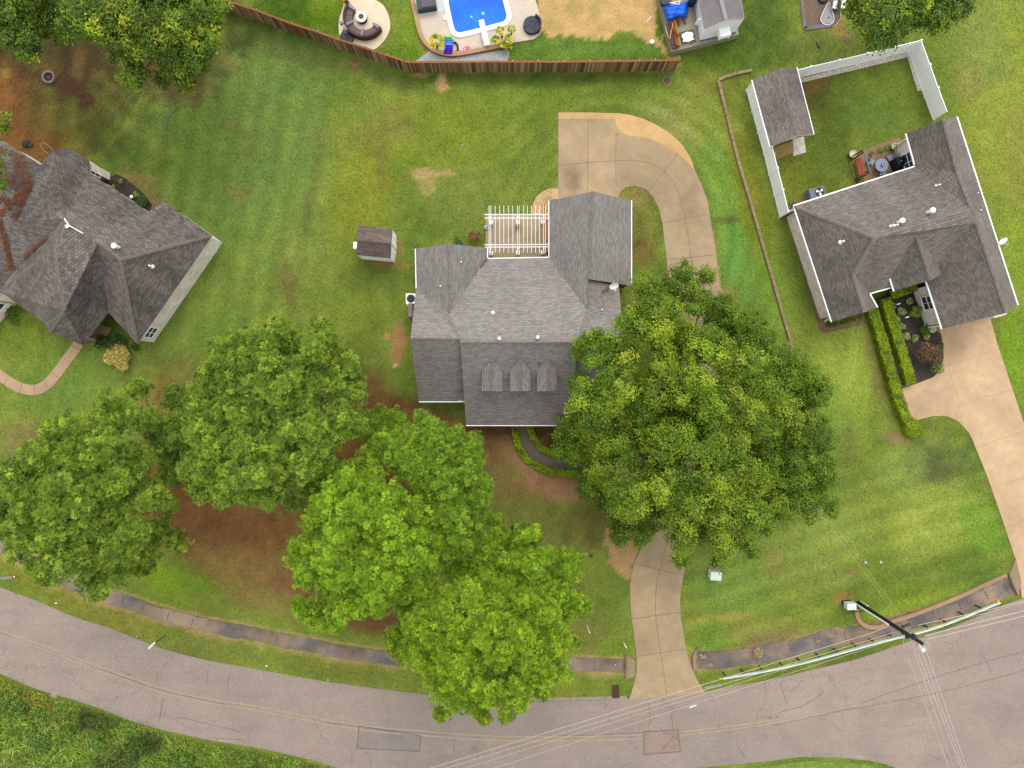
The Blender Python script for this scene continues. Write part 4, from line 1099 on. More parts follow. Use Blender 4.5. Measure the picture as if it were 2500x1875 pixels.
OAKB = sc_blobs(OAKH, 1340, 640, 2.183, oak_z) + [(1653, 851, 32, 10.5), (1635, 828, 26, 10.2), (1672, 838, 26, 10.4), (1643, 1085, 32, 12.2), (1622, 1108, 28, 11.8), (1664, 1062, 28, 12.4), (1640, 1050, 28, 12.0), (1605, 1060, 26, 11.4)]
OAKB = [(x, y, r * 1.22, z) for x, y, r, z in OAKB] + [(x + random.uniform(-14, 14), y + random.uniform(-14, 14), r * 1.2, max(4.2, z - 2.2)) for x, y, r, z in OAKB[::2]]
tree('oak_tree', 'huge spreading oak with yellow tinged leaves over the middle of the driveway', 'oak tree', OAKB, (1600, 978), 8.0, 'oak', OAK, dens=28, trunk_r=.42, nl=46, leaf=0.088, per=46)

TA = [(200,30,45),(180,70,30),(260,20,50),(320,40,50),(300,90,45),(240,60,40),(380,30,50),(440,60,45),(350,110,45),(420,120,45),(390,80,45),(500,20,40),(540,10,22),(470,90,35),(510,80,25),(480,140,35),(430,170,32),(462,192,20),(446,205,14),(300,140,30),(310,190,20),(340,170,20),(500,110,25),(170,55,25),(300,-40,60),(400,-40,60),(200,-40,50),(480,-40,50),(120,40,28,0),(130,80,24,0),(150,20,30,0),(400,190,20,0),(330,200,18,0),(280,80,30,0),(525,40,20,0)]
tree('broadleaf_tree', 'dense mid green tree with a yellow tipped branch over the northwest lawn', 'tree', [(a[0], a[1], a[2], (7.5 if len(a) > 3 else 12 - 3.5 * max(0, (a[1] - 60) / 140)) + random.uniform(-.6, .6)) for a in TA], (455, 175), 11, 'oak', OAK2, 'broadleaf trees at the edge of the picture', dens=34, nl=30, leaf=0.10, per=36)
TB = [(20,30,45),(60,50,32),(20,90,32),(60,20,38),(65,110,18),(62,135,11),(72,92,20),(40,70,30),(15,-30,60),(80,-20,45),(-30,50,50)]
tree('broadleaf_tree', 'corner tree whose drooping branch ends above the round stone fire ring', 'tree', [(a[0], a[1], a[2], 10 + random.uniform(-.8, .8)) for a in TB], (150, 90), 10, 'oak', OAK2, 'broadleaf trees at the edge of the picture', dens=34, nl=12, leaf=0.10, per=36)
TC = [(-40,290,36),(-2,290,18),(8,312,9),(-34,455,28),(1,452,11),(-60,370,60)]
tree('broadleaf_tree', 'tree mostly out of view with branch tips above the straw strewn roof', 'tree', [(a[0], a[1], a[2], 9 + random.uniform(-.6, .6)) for a in TC], (-70, 430), 9, 'oak', OAK2, 'broadleaf trees at the edge of the picture', dens=26, nl=8, leaf=0.11)
TD = [(2130,25,42),(2170,50,38),(2200,30,42),(2150,80,32),(2190,92,17),(2130,60,26),(2250,12,36),(2290,42,28),(2330,22,32),(2362,14,18),(2285,62,13),(2200,-25,55),(2300,-25,55),(2105,8,28),(2160,20,40),(2240,45,22),(2110,40,20,0),(2215,70,16,0),(2100,-30,40)]
tree('broadleaf_tree', 'yellowish tree with drooping tips reaching the white fence', 'tree', [(a[0], a[1], a[2], (6 if len(a) > 3 else 9) + random.uniform(-.7, .7)) for a in TD], (2130, 75), 9, 'oak', OAK2, 'broadleaf trees at the edge of the picture', dens=34, nl=14, leaf=0.10, per=34)

# low plants -------------------------------------------------------
def leaf_cloud(blobs, leaf, dens, cols, wts, zsq=0.8, up=0.6, low=0.0):
    V = []; C = []
    for (x, y, z, r) in blobs:
        n = max(12, int(dens * r * r))
        p, d = dome_points(np.array([x, y, z]), r, n, zsq, low)
        nn = norm(unit(len(p)) * 0.7 + d * 0.6 + np.array([0, 0, up]))
        V.append(leaves(p, nn, leaf)); C.append(palette(len(p), cols, wts) * RNG.uniform(0.8, 1.15))
    return np.concatenate(V), np.concatenate(C)
def shrub(name, label, cat, px, py, rp, h, cols, wts=None, group=None, leaf=0.07, dens=900, lobes=7, stem=True):
    base = P(px, py, 0)
    r = rp * (H - h * .6) / F
    t = thing(name, base, label, cat, group)
    bl = []
    for i in range(lobes):
        a = random.uniform(0, 6.28); q = r * 0.62 * math.sqrt(random.random())
        bl.append((base.x + q * math.cos(a), base.y + q * math.sin(a), h * random.uniform(.45, .72), r * random.uniform(.36, .5)))
    v, c = leaf_cloud(bl, leaf, dens, cols, wts, zsq=min(1.0, h / max(r, .1) * .7), low=-.3)
    mesh_np('foliage', v, 4, c, M['leaf'], t, base)
    if stem:
        mb = MB()
        for i in range(5):
            b = bl[i % len(bl)]
            mb.tube([(base.x, base.y, 0), ((base.x + b[0]) / 2, (base.y + b[1]) / 2, b[2] * .6), (b[0], b[1], b[2])], [.03, .02, .012], 5)
        mb.build('stem', M['bark'], t)
    return t
DKG = [S(34, 56, 24), S(52, 80, 34), S(74, 102, 40)]
YVAR = [S(190, 166, 84), S(236, 216, 140), S(150, 146, 60), S(214, 186, 96)]
LIME = [S(120, 148, 44), S(160, 184, 72), S(96, 124, 40)]
HOSTA = [S(140, 160, 92), S(196, 206, 140), S(110, 136, 60)]
HEDGE = [S(118, 144, 14), S(148, 168, 18), S(172, 188, 34), S(98, 124, 14)]
shrub('variegated_shrub', 'rounded yellow variegated shrub in front of the brick house corner', 'shrub', 303, 872, 36, 1.2, YVAR, group='shrubs at the brick house', dens=1300, lobes=12)
shrub('green_shrub', 'dark leafy shrub hard against the porch', 'shrub', 262, 836, 22, 1.0, DKG, group='shrubs at the brick house')
shrub('green_shrub', 'dark shrub between the porch and the yellow variegated shrub', 'shrub', 300, 838, 26, 1.3, DKG, group='shrubs at the brick house', lobes=9)
shrub('green_shrub', 'small dark shrub under the corner window of the brick house', 'shrub', 338, 848, 12, .8, DKG, group='shrubs at the brick house')
shrub('green_shrub', 'bushy green shrub filling the notch of the brick house', 'shrub', 358, 502, 22, .9, [S(60, 92, 40), S(84, 118, 50), S(50, 80, 34)], group='shrubs at the brick house')
shrub('garden_plant', 'lime green plant in the dark bed nearest the lawn', 'plant', 298, 447, 8, .5, LIME, group='plants in the notch bed')
shrub('garden_plant', 'lime green plant in the dark bed nearest the wall window', 'plant', 281, 458, 6, .4, LIME, group='plants in the notch bed')
shrub('garden_plant', 'lime green plant in the dark bed beside the white pot', 'plant', 337, 478, 9, .5, LIME, group='plants in the notch bed')
shrub('green_shrub', 'low green shrub strip below the window near the path loop', 'shrub', 40, 770, 24, .6, [S(70, 104, 36), S(96, 130, 44)], group='shrubs at the brick house')
shrub('dry_shrub', 'dead brown shrub at the corner of the patio', 'shrub', 1156, 584, 22, .9, [S(140, 100, 66), S(160, 118, 80), S(104, 74, 50)], dens=1200, leaf=.06)
shrub('green_shrub', 'low green shrub next to the dead brown shrub', 'shrub', 1119, 592, 15, .7, [S(60, 96, 50), S(82, 120, 62)])
shrub('green_shrub', 'dark shrub in the inner corner behind the pergola', 'shrub', 1340, 620, 9, 1.0, DKG)
shrub('flowering_shrub', 'pink flecked shrub inside the fence corner by the house', 'shrub', 1926, 508, 16, .9, [S(64, 92, 44), S(90, 112, 56), S(196, 140, 140), S(50, 72, 36)])
shrub('dark_shrub', 'small dark shrub in the far corner of the white fence', 'shrub', 2222, 122, 9, 1.4, DKG)
shrub('flowering_shrub', 'reddish crape myrtle in the dark flower bed', 'shrub', 2246, 868, 34, 2.2, [S(92, 84, 50), S(132, 84, 66), S(74, 88, 40), S(150, 104, 84)], lobes=14, dens=800)
shrub('green_shrub', 'bright green shrub beside the crape myrtle at the driveway edge', 'shrub', 2282, 898, 17, .8, [S(120, 156, 70), S(150, 180, 96), S(96, 130, 48)])
shrub('green_shrub', 'green shrub below the garage window', 'shrub', 2252, 808, 16, .8, [S(84, 118, 36), S(110, 140, 48)])
shrub('green_shrub', 'dark leafy shrub along the driveway edge of the flower bed', 'shrub', 2290, 842, 11, .6, [S(66, 96, 44), S(88, 116, 56)])
for i, (px, py, rp, lab) in enumerate([(2217, 738, 11, 'tall pale striped plant nearest the porch hedge'), (2200, 759, 13, 'pale striped plant in the second row of the dark bed'), (2184, 778, 12, 'pale striped plant hugging the long inner hedge'), (2198, 798, 10, 'small pale plant in the middle of the dark bed'), (2210, 820, 13, 'pale plant west of its twin before the crape myrtle'), (2228, 824, 13, 'pale plant touching the crape myrtle'), (2256, 823, 10, 'pale plant nearest the garage corner'), (2175, 748, 9, 'small green plant at the north end of the inner hedge')]):
    shrub('striped_plant', lab, 'plant', px, py, rp, .45, HOSTA if i < 7 else LIME, group='striped plants in the dark bed', dens=2000, leaf=.07, lobes=6, stem=False)
shrub('green_shrub', 'rounded yellow green plant in the dark bed below the garage wall', 'shrub', 2231, 762, 16, .7, [S(120, 150, 40), S(150, 172, 56)], dens=1300)
for (px, py, rp, lab) in [(2020, 795, 10, 'dark reddish shrub at the mulch corner'), (2036, 790, 11, 'small shrub second from the mulch corner'), (2056, 786, 11, 'green shrub in the middle of the front strip'), (2076, 778, 11, 'green shrub third along the front strip'), (2096, 772, 10, 'green shrub at the hedge end of the front strip')]:
    shrub('green_shrub', lab, 'shrub', px, py, rp, .6, [S(70, 92, 40), S(104, 122, 40), S(92, 70, 50)], group='shrubs along the front wall')
for (px, py, lab) in [(2126, 378, 'small potted-looking green clump next to the swing frame'), (2148, 368, 'green clump in the middle of the patio edge'), (2166, 360, 'yellowish clump at the patio edge near the pale pot')]:
    shrub('garden_plant', lab, 'plant', px, py, 9, .4, LIME, group='plants edging the back patio', dens=1500, leaf=.05)

def hedge(label, pts, hw, h, group, z0=0.0, end_round=False, dens=620, leaf=0.055, cols=HEDGE):
    w = W(pts) ; base = w[len(w) // 2]
    t = thing('clipped_hedge', base, label, 'hedge', group)
    prof = [(-hw * .94, 0.02), (-hw, h * .5), (-hw * .9, h * .92), (-hw * .7, h), (hw * .7, h), (hw * .9, h * .92), (hw, h * .5), (hw * .94, 0.02)]
    mb = MB().sweep([(p.x, p.y, 0) for p in w], [(o * .86, z * .95) for o, z in prof])
    mb.build('branches', mat('hedge_core', S(60, 82, 14), .3, 6), t)
    # leaves over the surface
    V = []; N_ = []
    for a, b in zip(w[:-1], w[1:]):
        L = (b - a).length; d = (b - a).normalized(); nn = Vector((-d.y, d.x, 0))
        n = int(dens * L * (2 * h + 2 * hw))
        for k in range(n):
            t1 = random.random(); s = random.uniform(0, 2 * h + 2 * hw)
            if s < h: o, z, nr = -hw, s, -nn
            elif s < h + 2 * hw: o, z, nr = s - h - hw, h, Vector((0, 0, 1))
            else: o, z, nr = hw, s - h - 2 * hw, nn
            p = a + d * (L * t1) + nn * o
            bump_ = 0.07 * math.sin(p.x * 3.1) * math.cos(p.y * 2.7) + .04 * math.sin(p.y * 7.3 + p.x)
            V.append((p.x + random.gauss(0, .025), p.y + random.gauss(0, .025), z + random.gauss(0, .022) + bump_)); N_.append(tuple(nr))
    if end_round:
        e = w[-1]
        for k in range(int(dens * 3.2 * end_round ** 2 * 1.6)):
            a = random.uniform(0, 6.28); q = end_round * math.sqrt(random.random())
            V.append((e.x + q * math.cos(a), e.y + q * math.sin(a), h * (1.02 - .25 * (q / end_round) ** 4) + random.gauss(0, .02))); N_.append((math.cos(a) * q / end_round * .6, math.sin(a) * q / end_round * .6, 1))
        for k in range(int(dens * 6.28 * end_round * h)):
            a = random.uniform(0, 6.28)
            V.append((e.x + end_round * math.cos(a), e.y + end_round * math.sin(a), random.uniform(0, h * .85))); N_.append((math.cos(a), math.sin(a), .2))
    V = np.array(V); N_ = norm(np.array(N_) + unit(len(V)) * .6)
    patchy = 0.66 + 0.68 * fbm(V[:, 0] * 1.3 + 40, V[:, 1] * 1.3 + 40, 3)
    c = palette(len(V), cols, [.3, .35, .2, .15]) * patchy[:, None]
    mesh_np('foliage', leaves(V, N_, leaf), 4, c, M['leaf'], t, base)
    return t
hedge('low curved hedge on the outer side of the dark front path', crom([(1257, 1036), (1261, 1070), (1271, 1098), (1297, 1128), (1342, 1149), (1400, 1155), (1460, 1153), (1520, 1146)], 4), .26, .4, 'low hedges beside the front path')
hedge('low curved hedge on the inner side of the dark front path', crom([(1291, 1036), (1298, 1062), (1312, 1083), (1332, 1099), (1365, 1110), (1420, 1116), (1490, 1112)], 4), .26, .4, 'low hedges beside the front path')
hedge('long clipped hedge with a bulbous round end on the lawn', crom([(2120, 758), (2134, 800), (2146, 840), (2162, 900), (2180, 960), (2200, 1015), (2222, 1045)], 4), .38, .75, 'tall clipped hedges at the fenced house', end_round=.75)
hedge('shorter clipped hedge bordering the dark flower bed', crom([(2151, 730), (2166, 780), (2182, 830), (2198, 880), (2214, 938)], 4), .38, .75, 'tall clipped hedges at the fenced house')
hedge('short clipped hedge under the small front gable', [(2165, 723), (2195, 714), (2228, 702)], .30, .75, 'tall clipped hedges at the fenced house')

# tall weeds on the far verge --------------------------------------
def weeds():
    V = []; C = []
    edge = [(x, y + 3) for x, y in ROAD_S if -200 < x < 900 and y < 1890]
    edge = sorted(edge)
    ex = [e[0] for e in edge]; ey = [e[1] for e in edge]
    n = 60000
    px = RNG.uniform(-60, 860, n); py0 = np.interp(px, ex, ey)
    py = py0 + np.abs(RNG.normal(0, 1, n)) * 90 + RNG.uniform(0, 30, n)
    keep = py < 1930
    px, py, py0 = px[keep], py[keep], py0[keep]
    n = len(px)
    X = (px - 1250) * H / F; Y = (937.5 - py) * H / F
    depth = np.clip((py - py0) / 70, 0, 1)
    lump = fbm(px / 45 + 5, py / 45 + 60, 3)
    h = (0.15 + 0.75 * depth * (0.4 + lump)) * np.where(px < 700, 1, .55)
    z = h * RNG.uniform(0.35, 1.0, n)
    pts = np.stack([X, Y, z], 1)
    d = norm(unit(n) * np.array([1, 1, .25]) + np.array([0, 0, .35]))
    L = RNG.uniform(.10, .34, n)[:, None] * (0.6 + depth[:, None]); wd = RNG.uniform(.018, .05, n)[:, None]
    s = norm(np.cross(d, unit(n)))
    V = np.stack([pts - s * wd, pts + s * wd, pts + d * L + s * wd * .4, pts + d * L - s * wd * .4], 1)
    cols = palette(n, [S(118, 150, 52), S(142, 172, 66), S(94, 126, 46), S(160, 168, 76), S(140, 132, 72)], [.3, .25, .2, .15, .1])
    dark = (fbm(px / 70 + 20, py / 50 + 20, 3) > .56) & (px > 200)
    cols[dark] = palette(dark.sum(), [S(78, 104, 44), S(98, 118, 52), S(112, 116, 60)])
    cols = cols * (0.62 + 1.1 * fbm(px / 30 + 9, py / 26 + 44, 4))[:, None]
    yl = (px < 140) & (py - py0 < 30) & (RNG.random(n) < .3)
    cols[yl] = palette(yl.sum(), [S(206, 184, 50), S(180, 170, 54)])
    o = mesh_np('tall_weeds', V, 4, cols, M['leaf'], None, (float(X.mean()), float(Y.mean()), 0))
    tag(o, 'overgrown tall grass and weeds along the far road verge', kind='stuff')
weeds()
sheet('verge', [(-200, 1600), (0, 1664), (94, 1703), (264, 1757), (414, 1806), (625, 1846), (760, 1876), (850, 1900), (850, 2100), (-200, 2100)], 0.012, mat('verge_soil', S(112, 124, 62), .3, 1.5, fine=.3, fscale=8), 'rough green verge beyond the road')
sheet('verge', [(1660, 1892), (1758, 1880), (1875, 1870), (1969, 1857), (2063, 1861), (2116, 1866), (2195, 1890), (2240, 1950), (2240, 2080), (1600, 2080)], 0.034, mat('verge_grass', S(104, 128, 46), .25, 1.5, fine=.3, fscale=8), 'green verge in the side road corner')

# ------------------------------------------------------------------ houses
def roof_build(parent, VT, faces, mroof, mwall, eave_over=0.3, wall_skip=(), caps=(), mcap=None, gutters=(), fascia=0.16, floor_z=0.0, gut=.12, mfascia=None):
    """VT: name -> (px,py,z). faces: lists of names. Walls drop from every free roof edge, set in under the overhang."""
    wv = {k: P(*v) for k, v in VT.items()}
    rb = MB()
    for f in faces:
        rb.add([wv[n] for n in f], [tuple(range(len(f)))])
    # face orientation: up
    fx = []
    for f in rb.f:
        pts = [Vector(rb.v[i]) for i in f]
        nz = sum((pts[i].x - pts[(i + 1) % len(pts)].x) * (pts[i].y + pts[(i + 1) % len(pts)].y) for i in range(len(pts)))
        fx.append(f if nz > 0 else f[::-1])
    rb.f = fx
    edges = {}
    for fi, f in enumerate(faces):
        for i in range(len(f)):
            e = frozenset((f[i], f[(i + 1) % len(f)]))
            edges.setdefault(e, []).append(fi)
    free = [(tuple(e), fs[0]) for e, fs in edges.items() if len(fs) == 1]
    # fascia edge of the roof deck
    fm = MB(); wb = MB()
    for (a, b), fi in free:
        pa, pb = wv[a], wv[b]
        fm.add([pa, pb, pb - Vector((0, 0, fascia)), pa - Vector((0, 0, fascia))], [(0, 1, 2, 3)])
        if frozenset((a, b)) in wall_skip or (a, b) in wall_skip or (b, a) in wall_skip: continue
        cen = sum((wv[n] for n in faces[fi]), Vector()) / len(faces[fi])
        d = Vector((pb.x - pa.x, pb.y - pa.y, 0)); L = d.length
        if L < .05: continue
        d.normalize(); nn = Vector((-d.y, d.x, 0))
        if nn.dot(cen - pa) < 0: nn = -nn
        q_ = min(eave_over, L * .2) / L
        ia = pa.lerp(pb, q_ if pa.z - floor_z < 3.3 else 0) + nn * eave_over; ib = pb.lerp(pa, q_ if pb.z - floor_z < 3.3 else 0) + nn * eave_over
        ia.z -= fascia * .9; ib.z -= fascia * .9
        wb.add([ia, ib, Vector((ib.x, ib.y, floor_z)), Vector((ia.x, ia.y, floor_z))], [(0, 1, 2, 3)])
    roof = rb.build('roof', mroof, parent, uv=True)
    fm.build('fascia', mfascia or M['white_trim'], parent)
    wb.build('wall', mwall, parent)
    if caps:
        for a, b in caps:
            cb_ = MB()
            pa, pb = wv[a] + Vector((0, 0, .03)), wv[b] + Vector((0, 0, .03))
            n = max(2, int((pb - pa).length / 0.22))
            d = (pb - pa).normalized(); s = d.cross(Vector((0, 0, 1))).normalized()
            for i in range(n):
                q0 = pa.lerp(pb, i / n); q1 = pa.lerp(pb, (i + .94) / n)
                up = Vector((0, 0, .02 + .012 * (i % 2)))
                cb_.add([q0 + s * .13 - Vector((0, 0, .085)), q0 + up, q0 - s * .13 - Vector((0, 0, .085)), q1 + s * .13 - Vector((0, 0, .085)), q1 + up, q1 - s * .13 - Vector((0, 0, .085))], [(0, 1, 4, 3), (1, 2, 5, 4)])
            cb_.build('ridge_cap', mcap, roof)
    for a, b in gutters:
        g = MB(); pa, pb = wv[a], wv[b]
        d = Vector((pb.x - pa.x, pb.y - pa.y, 0)).normalized()
        g.bar(pa + Vector((0, 0, -.03)), pb + Vector((0, 0, -.03)), gut, .12)
        g.build('gutter', M['white'], parent)
    return roof, wv

def vent_round(parent, px, py, z, r, m, hgt=.3):
    p = P(px, py, z)
    mb = MB().lathe((p.x, p.y, z - hgt), [(r * .6, -.4), (r * .6, hgt * .5), (r, hgt * .55), (r, hgt * .8), (r * .75, hgt)], 18)
    mb.build('roof_vent', m, parent, smooth=False)
def vent_pipe(parent, px, py, z, r=.07, m=None):
    p = P(px, py, z)
    mb = MB().cyl((p.x, p.y, z - .7), r, .7, 10)
    mb.lathe((p.x, p.y, z - .48), [(r * 2.6, 0), (r * 1.2, .12)], 10)
    mb.build('vent_pipe', m or M['white'], parent)

def wall_window(parent, c, d, nout, w, h, shutter=False):
    """c: centre on wall (Vector), d: unit along wall, nout: outward"""
    fr = MB(); 
    for s in (-1, 1):
        fr.bar(c + d * (s * w / 2) - Vector((0, 0, h / 2)) + nout * .03, c + d * (s * w / 2) + Vector((0, 0, h / 2)) + nout * .03, .07, .08)
        fr.bar(c - d * (w / 2) + Vector((0, 0, s * h / 2)) + nout * .03, c + d * (w / 2) + Vector((0, 0, s * h / 2)) + nout * .03, .08, .07)
    fr.bar(c - d * (w / 2) + nout * .035, c + d * (w / 2) + nout * .035, .05, .035)
    fr.bar(c - Vector((0, 0, h / 2)) + nout * .035, c + Vector((0, 0, h / 2)) + nout * .035, .03, .03)
    wob = fr.build('window', M['white_trim'], parent)
    pn = MB(); o = nout * .018
    pn.add([c - d * w / 2 - Vector((0, 0, h / 2)) + o, c + d * w / 2 - Vector((0, 0, h / 2)) + o, c + d * w / 2 + Vector((0, 0, h / 2)) + o, c - d * w / 2 + Vector((0, 0, h / 2)) + o], [(0, 1, 2, 3)])
    pn.build('pane', M['glass'], wob)

# main house -------------------------------------------------------
MV = dict(A1=(1014, 608, 2.7), A2=(1096, 595, 6.2), A3=(1190, 606, 2.7), V1=(1190, 631, 2.7), J1=(1098, 764, 6.25), W1=(1016, 704, 3.4),
          LR=(1002, 826, 7.6), R1=(1522, 826, 7.6), R2=(1410, 827, 7.6), R3=(1410, 836, 8.0), C1=(1124, 836, 8.0), C0=(1124, 828, 7.6),
          LF2=(1134, 981, 2.9), LF1=(1023, 981, 2.9), CF1=(1138, 1039, 2.7), CF2=(1395, 1039, 2.7), RF1=(1400, 981, 2.9), RF2=(1499, 981, 2.9),
          V2=(1340, 628, 2.7), J2=(1431, 753, 6.2), E1=(1511, 697, 3.4),
          G1=(1340, 490, 2.7), G2=(1448, 467, 6.3), G3=(1542, 489, 2.7), G4=(1542, 697, 2.7), G5=(1437, 681, 6.3), G6=(1436, 683, 5.75), G7=(1511, 697, 3.35))
main = thing('house', P(1260, 800, 0), 'large grey shingled house with three dormers in a row, in the middle', 'house')
mroof, mw = roof_build(main, MV, [['A1', 'A2', 'J1', 'W1'], ['A2', 'A3', 'V1', 'J1'],
    ['LR', 'W1', 'J1', 'V1', 'V2', 'J2', 'E1', 'R1', 'R2', 'R3', 'C1', 'C0'],
    ['LR', 'C0', 'LF2', 'LF1'], ['C1', 'R3', 'CF2', 'CF1'], ['R2', 'R1', 'RF2', 'RF1'],
    ['G1', 'G2', 'G5', 'J2', 'V2'], ['G2', 'G3', 'G4', 'G5'], ['G6', 'G7', 'J2']], M['sh_main'], M['brick_tan'], 0.3,
    wall_skip={frozenset(x) for x in (('G6', 'G7'), ('G7', 'J2'), ('J2', 'E1'), ('G5', 'J2'), ('G6', 'J2'))},
    caps=[('A2', 'J1'), ('LR', 'C0'), ('C1', 'R3'), ('R2', 'R1'), ('G2', 'G5'), ('G6', 'J2')], mcap=M['cap'],
    gutters=[('A1', 'W1'), ('V1', 'V2'), ('G1', 'V2'), ('G3', 'G4'), ('CF1', 'CF2'), ('LF1', 'LF2'), ('A3', 'V1'), ('RF1', 'RF2')], gut=.06)
# dark gable wall below the step in the east wing roof
g5, g4 = P(*MV['G5']), P(*MV['G4'])
MB().add([g5 + Vector((0, .12, -.05)), g4 + Vector((-.25, .12, -.05)), g4 + Vector((-.25, .12, -2.6)), g5 + Vector((0, .12, -4.5))], [(0, 1, 2, 3)]).build('gable_wall', M['dkmetal'], main)
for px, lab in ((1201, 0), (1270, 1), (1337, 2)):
    zr, ze = 7.15, 6.42
    hw = 0.74
    c0 = P(px, 877, zr); c1 = P(px, 955, zr)
    xs = (c0.x + c1.x) / 2; yb, yf = c0.y, c1.y
    yb_e = P(px, 903, ze).y
    rb = MB()
    for s in (-1, 1):
        v = [(xs, yb, zr), (xs, yf, zr), (xs + s * hw, yf, ze), (xs + s * hw, yb_e, ze)]
        rb.add(v, [(0, 3, 2, 1) if s < 0 else (0, 1, 2, 3)])
        rb.add([(xs + s * hw, yf, ze), (xs + s * hw, yb_e, ze), (xs + s * hw, yb_e, ze - .1), (xs + s * hw, yf, ze - .1)], [(0, 1, 2, 3)])
        rb.add([(xs, yf, zr), (xs + s * hw, yf, ze), (xs + s * hw, yf, ze - .1), (xs, yf, zr - .1)], [(0, 1, 2, 3)])
    d = rb.build('dormer', M['sh_main'], main, uv=True)
    wb = MB()
    hi = hw - .16; yw = yf + .22
    wb.add([(xs - hi, yw, 4.9), (xs + hi, yw, 4.9), (xs + hi, yw, ze - .02), (xs, yw, zr - .1), (xs - hi, yw, ze - .02)], [(0, 1, 2, 3, 4)])
    for s in (-1, 1):
        wb.add([(xs + s * hi, yw, 4.9), (xs + s * hi, yb_e + .2, 6.0), (xs + s * hi, yb_e + .2, ze), (xs + s * hi, yw, ze)], [(0, 1, 2, 3)])
    wb.build('wall', M['dormer_wall'], d)
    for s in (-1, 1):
        fl = MB()  # dark strips added to draw the shade along both dormer sides
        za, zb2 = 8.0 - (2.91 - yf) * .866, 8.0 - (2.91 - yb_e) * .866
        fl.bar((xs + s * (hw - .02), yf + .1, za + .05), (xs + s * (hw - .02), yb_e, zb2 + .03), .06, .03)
        fl.build('shade_strip', M['dkmetal'], d)
    gl = MB().box((xs, yw - .02, 5.72), (.8, .06, .95)); gl.build('window', M['glass'], d)
    cp = MB()
    for i in range(9):
        y0 = yb + (yf - yb) * i / 9; y1 = yb + (yf - yb) * (i + .92) / 9; u = .03 + .012 * (i % 2)
        cp.add([(xs - .14, y0, zr - .10), (xs, y0, zr + u), (xs + .14, y0, zr - .10), (xs - .14, y1, zr - .10), (xs, y1, zr + u), (xs + .14, y1, zr - .10)], [(0, 1, 4, 3), (1, 2, 5, 4)])
    cp.build('ridge_cap', M['cap'], d)
for px, py in ((1219, 826), (1313, 823)): vent_round(main, px, py, 8.1, .17, M['steel'])
vent_pipe(main, 1203, 762, 6.9, .06); vent_pipe(main, 1126, 639, 5.2, .05); vent_pipe(main, 1075, 698, 5.6, .05); vent_pipe(main, 1472, 755, 6.0, .03)
MB().box((P(1127, 978, 2.9).x, P(1127, 978, 2.9).y, 2.95), (.5, .12, .06), .3).build('splash_guard', M['white'], main)
# front wall openings under the porch eave and chimney-side box
p = P(1004, 775, 0)
MB().box((P(1006, 768, .8).x, P(1006, 760, .8).y, .95), (.4, 1.3, 1.9), taper=.8).build('side_bump', M['cap'], main)
for px in (1180, 1235, 1310, 1360):
    c = P(px, 1020, 1.4); y = P(1200, 1039, 2.7).y + .30
    wall_window(main, Vector((c.x, y, 1.4)), Vector((1, 0, 0)), Vector((0, -1, 0)), 1.0, 1.5)
MB().box((P(1273, 1030, 1).x, P(1200, 1039, 2.7).y + .29, 1.05), (1.0, .08, 2.1)).build('door', M['redwood'], main)
# leaf litter in valleys
for a, b, w_ in (((1190, 631, 2.78), (1172, 652, 3.4), .12), ((1471, 712, 4.85), (1490, 697, 4.3), .14)):
    MB().bar(P(*a) + Vector((0, 0, .05)), P(*b) + Vector((0, 0, .05)), w_, .05).build('leaf_litter', M['straw'], mroof)
MB().box((P(1317, 884, 6.95).x, P(1317, 884, 6.95).y, 6.8), (.2, .34, .06), -.4).build('leaf_litter', M['rust'], mroof)

def dish(name, label, px, py, z, foot, r, tilt, az):
    c = P(px, py, z); f = P(*foot)
    t = thing(name, f, label, 'satellite dish')
    mb = MB(); n = 20
    nrm_ = Vector((math.cos(az) * math.cos(tilt), math.sin(az) * math.cos(tilt), math.sin(tilt)))
    s = nrm_.cross(Vector((0, 0, 1))).normalized(); u = s.cross(nrm_)
    vs = [c - nrm_ * .07]; fs = []
    for rr, dd in ((.5, -.05), (1.0, .02)):
        for k in range(n):
            a = 6.283 * k / n; vs.append(c + (s * math.cos(a) + u * math.sin(a) * .9) * r * rr + nrm_ * dd)
    for k in range(n):
        k2 = (k + 1) % n
        fs.append((0, 1 + k, 1 + k2)); fs.append((1 + k, 1 + n + k, 1 + n + k2, 1 + k2))
    mb.add(vs, fs); mb.build('reflector', M['white'], t, smooth=True)
    MB().tube([f, f.lerp(c, .5) + Vector((0, 0, -.1)), c - nrm_ * .08], .03, 8).build('mast', M['steel'], t)
    am = MB().tube([c - u * r * .8, c - u * r * .3 + nrm_ * r * 1.1], .02, 6); am.box(c - u * r * .25 + nrm_ * r * 1.15, (.09, .09, .12)); am.build('feed_arm', M['steel'], t)
dish('satellite_dish', 'white satellite dish on the step of the middle house roof', 1499, 698, 5.2, (1497, 684, 4.6), .36, 0.75, -1.35)
dish('satellite_dish', 'white satellite dish on a bracket at the east eave of the fenced house', 2449, 588, 3.1, (2436, 592, 2.7), .34, 0.8, -1.3)

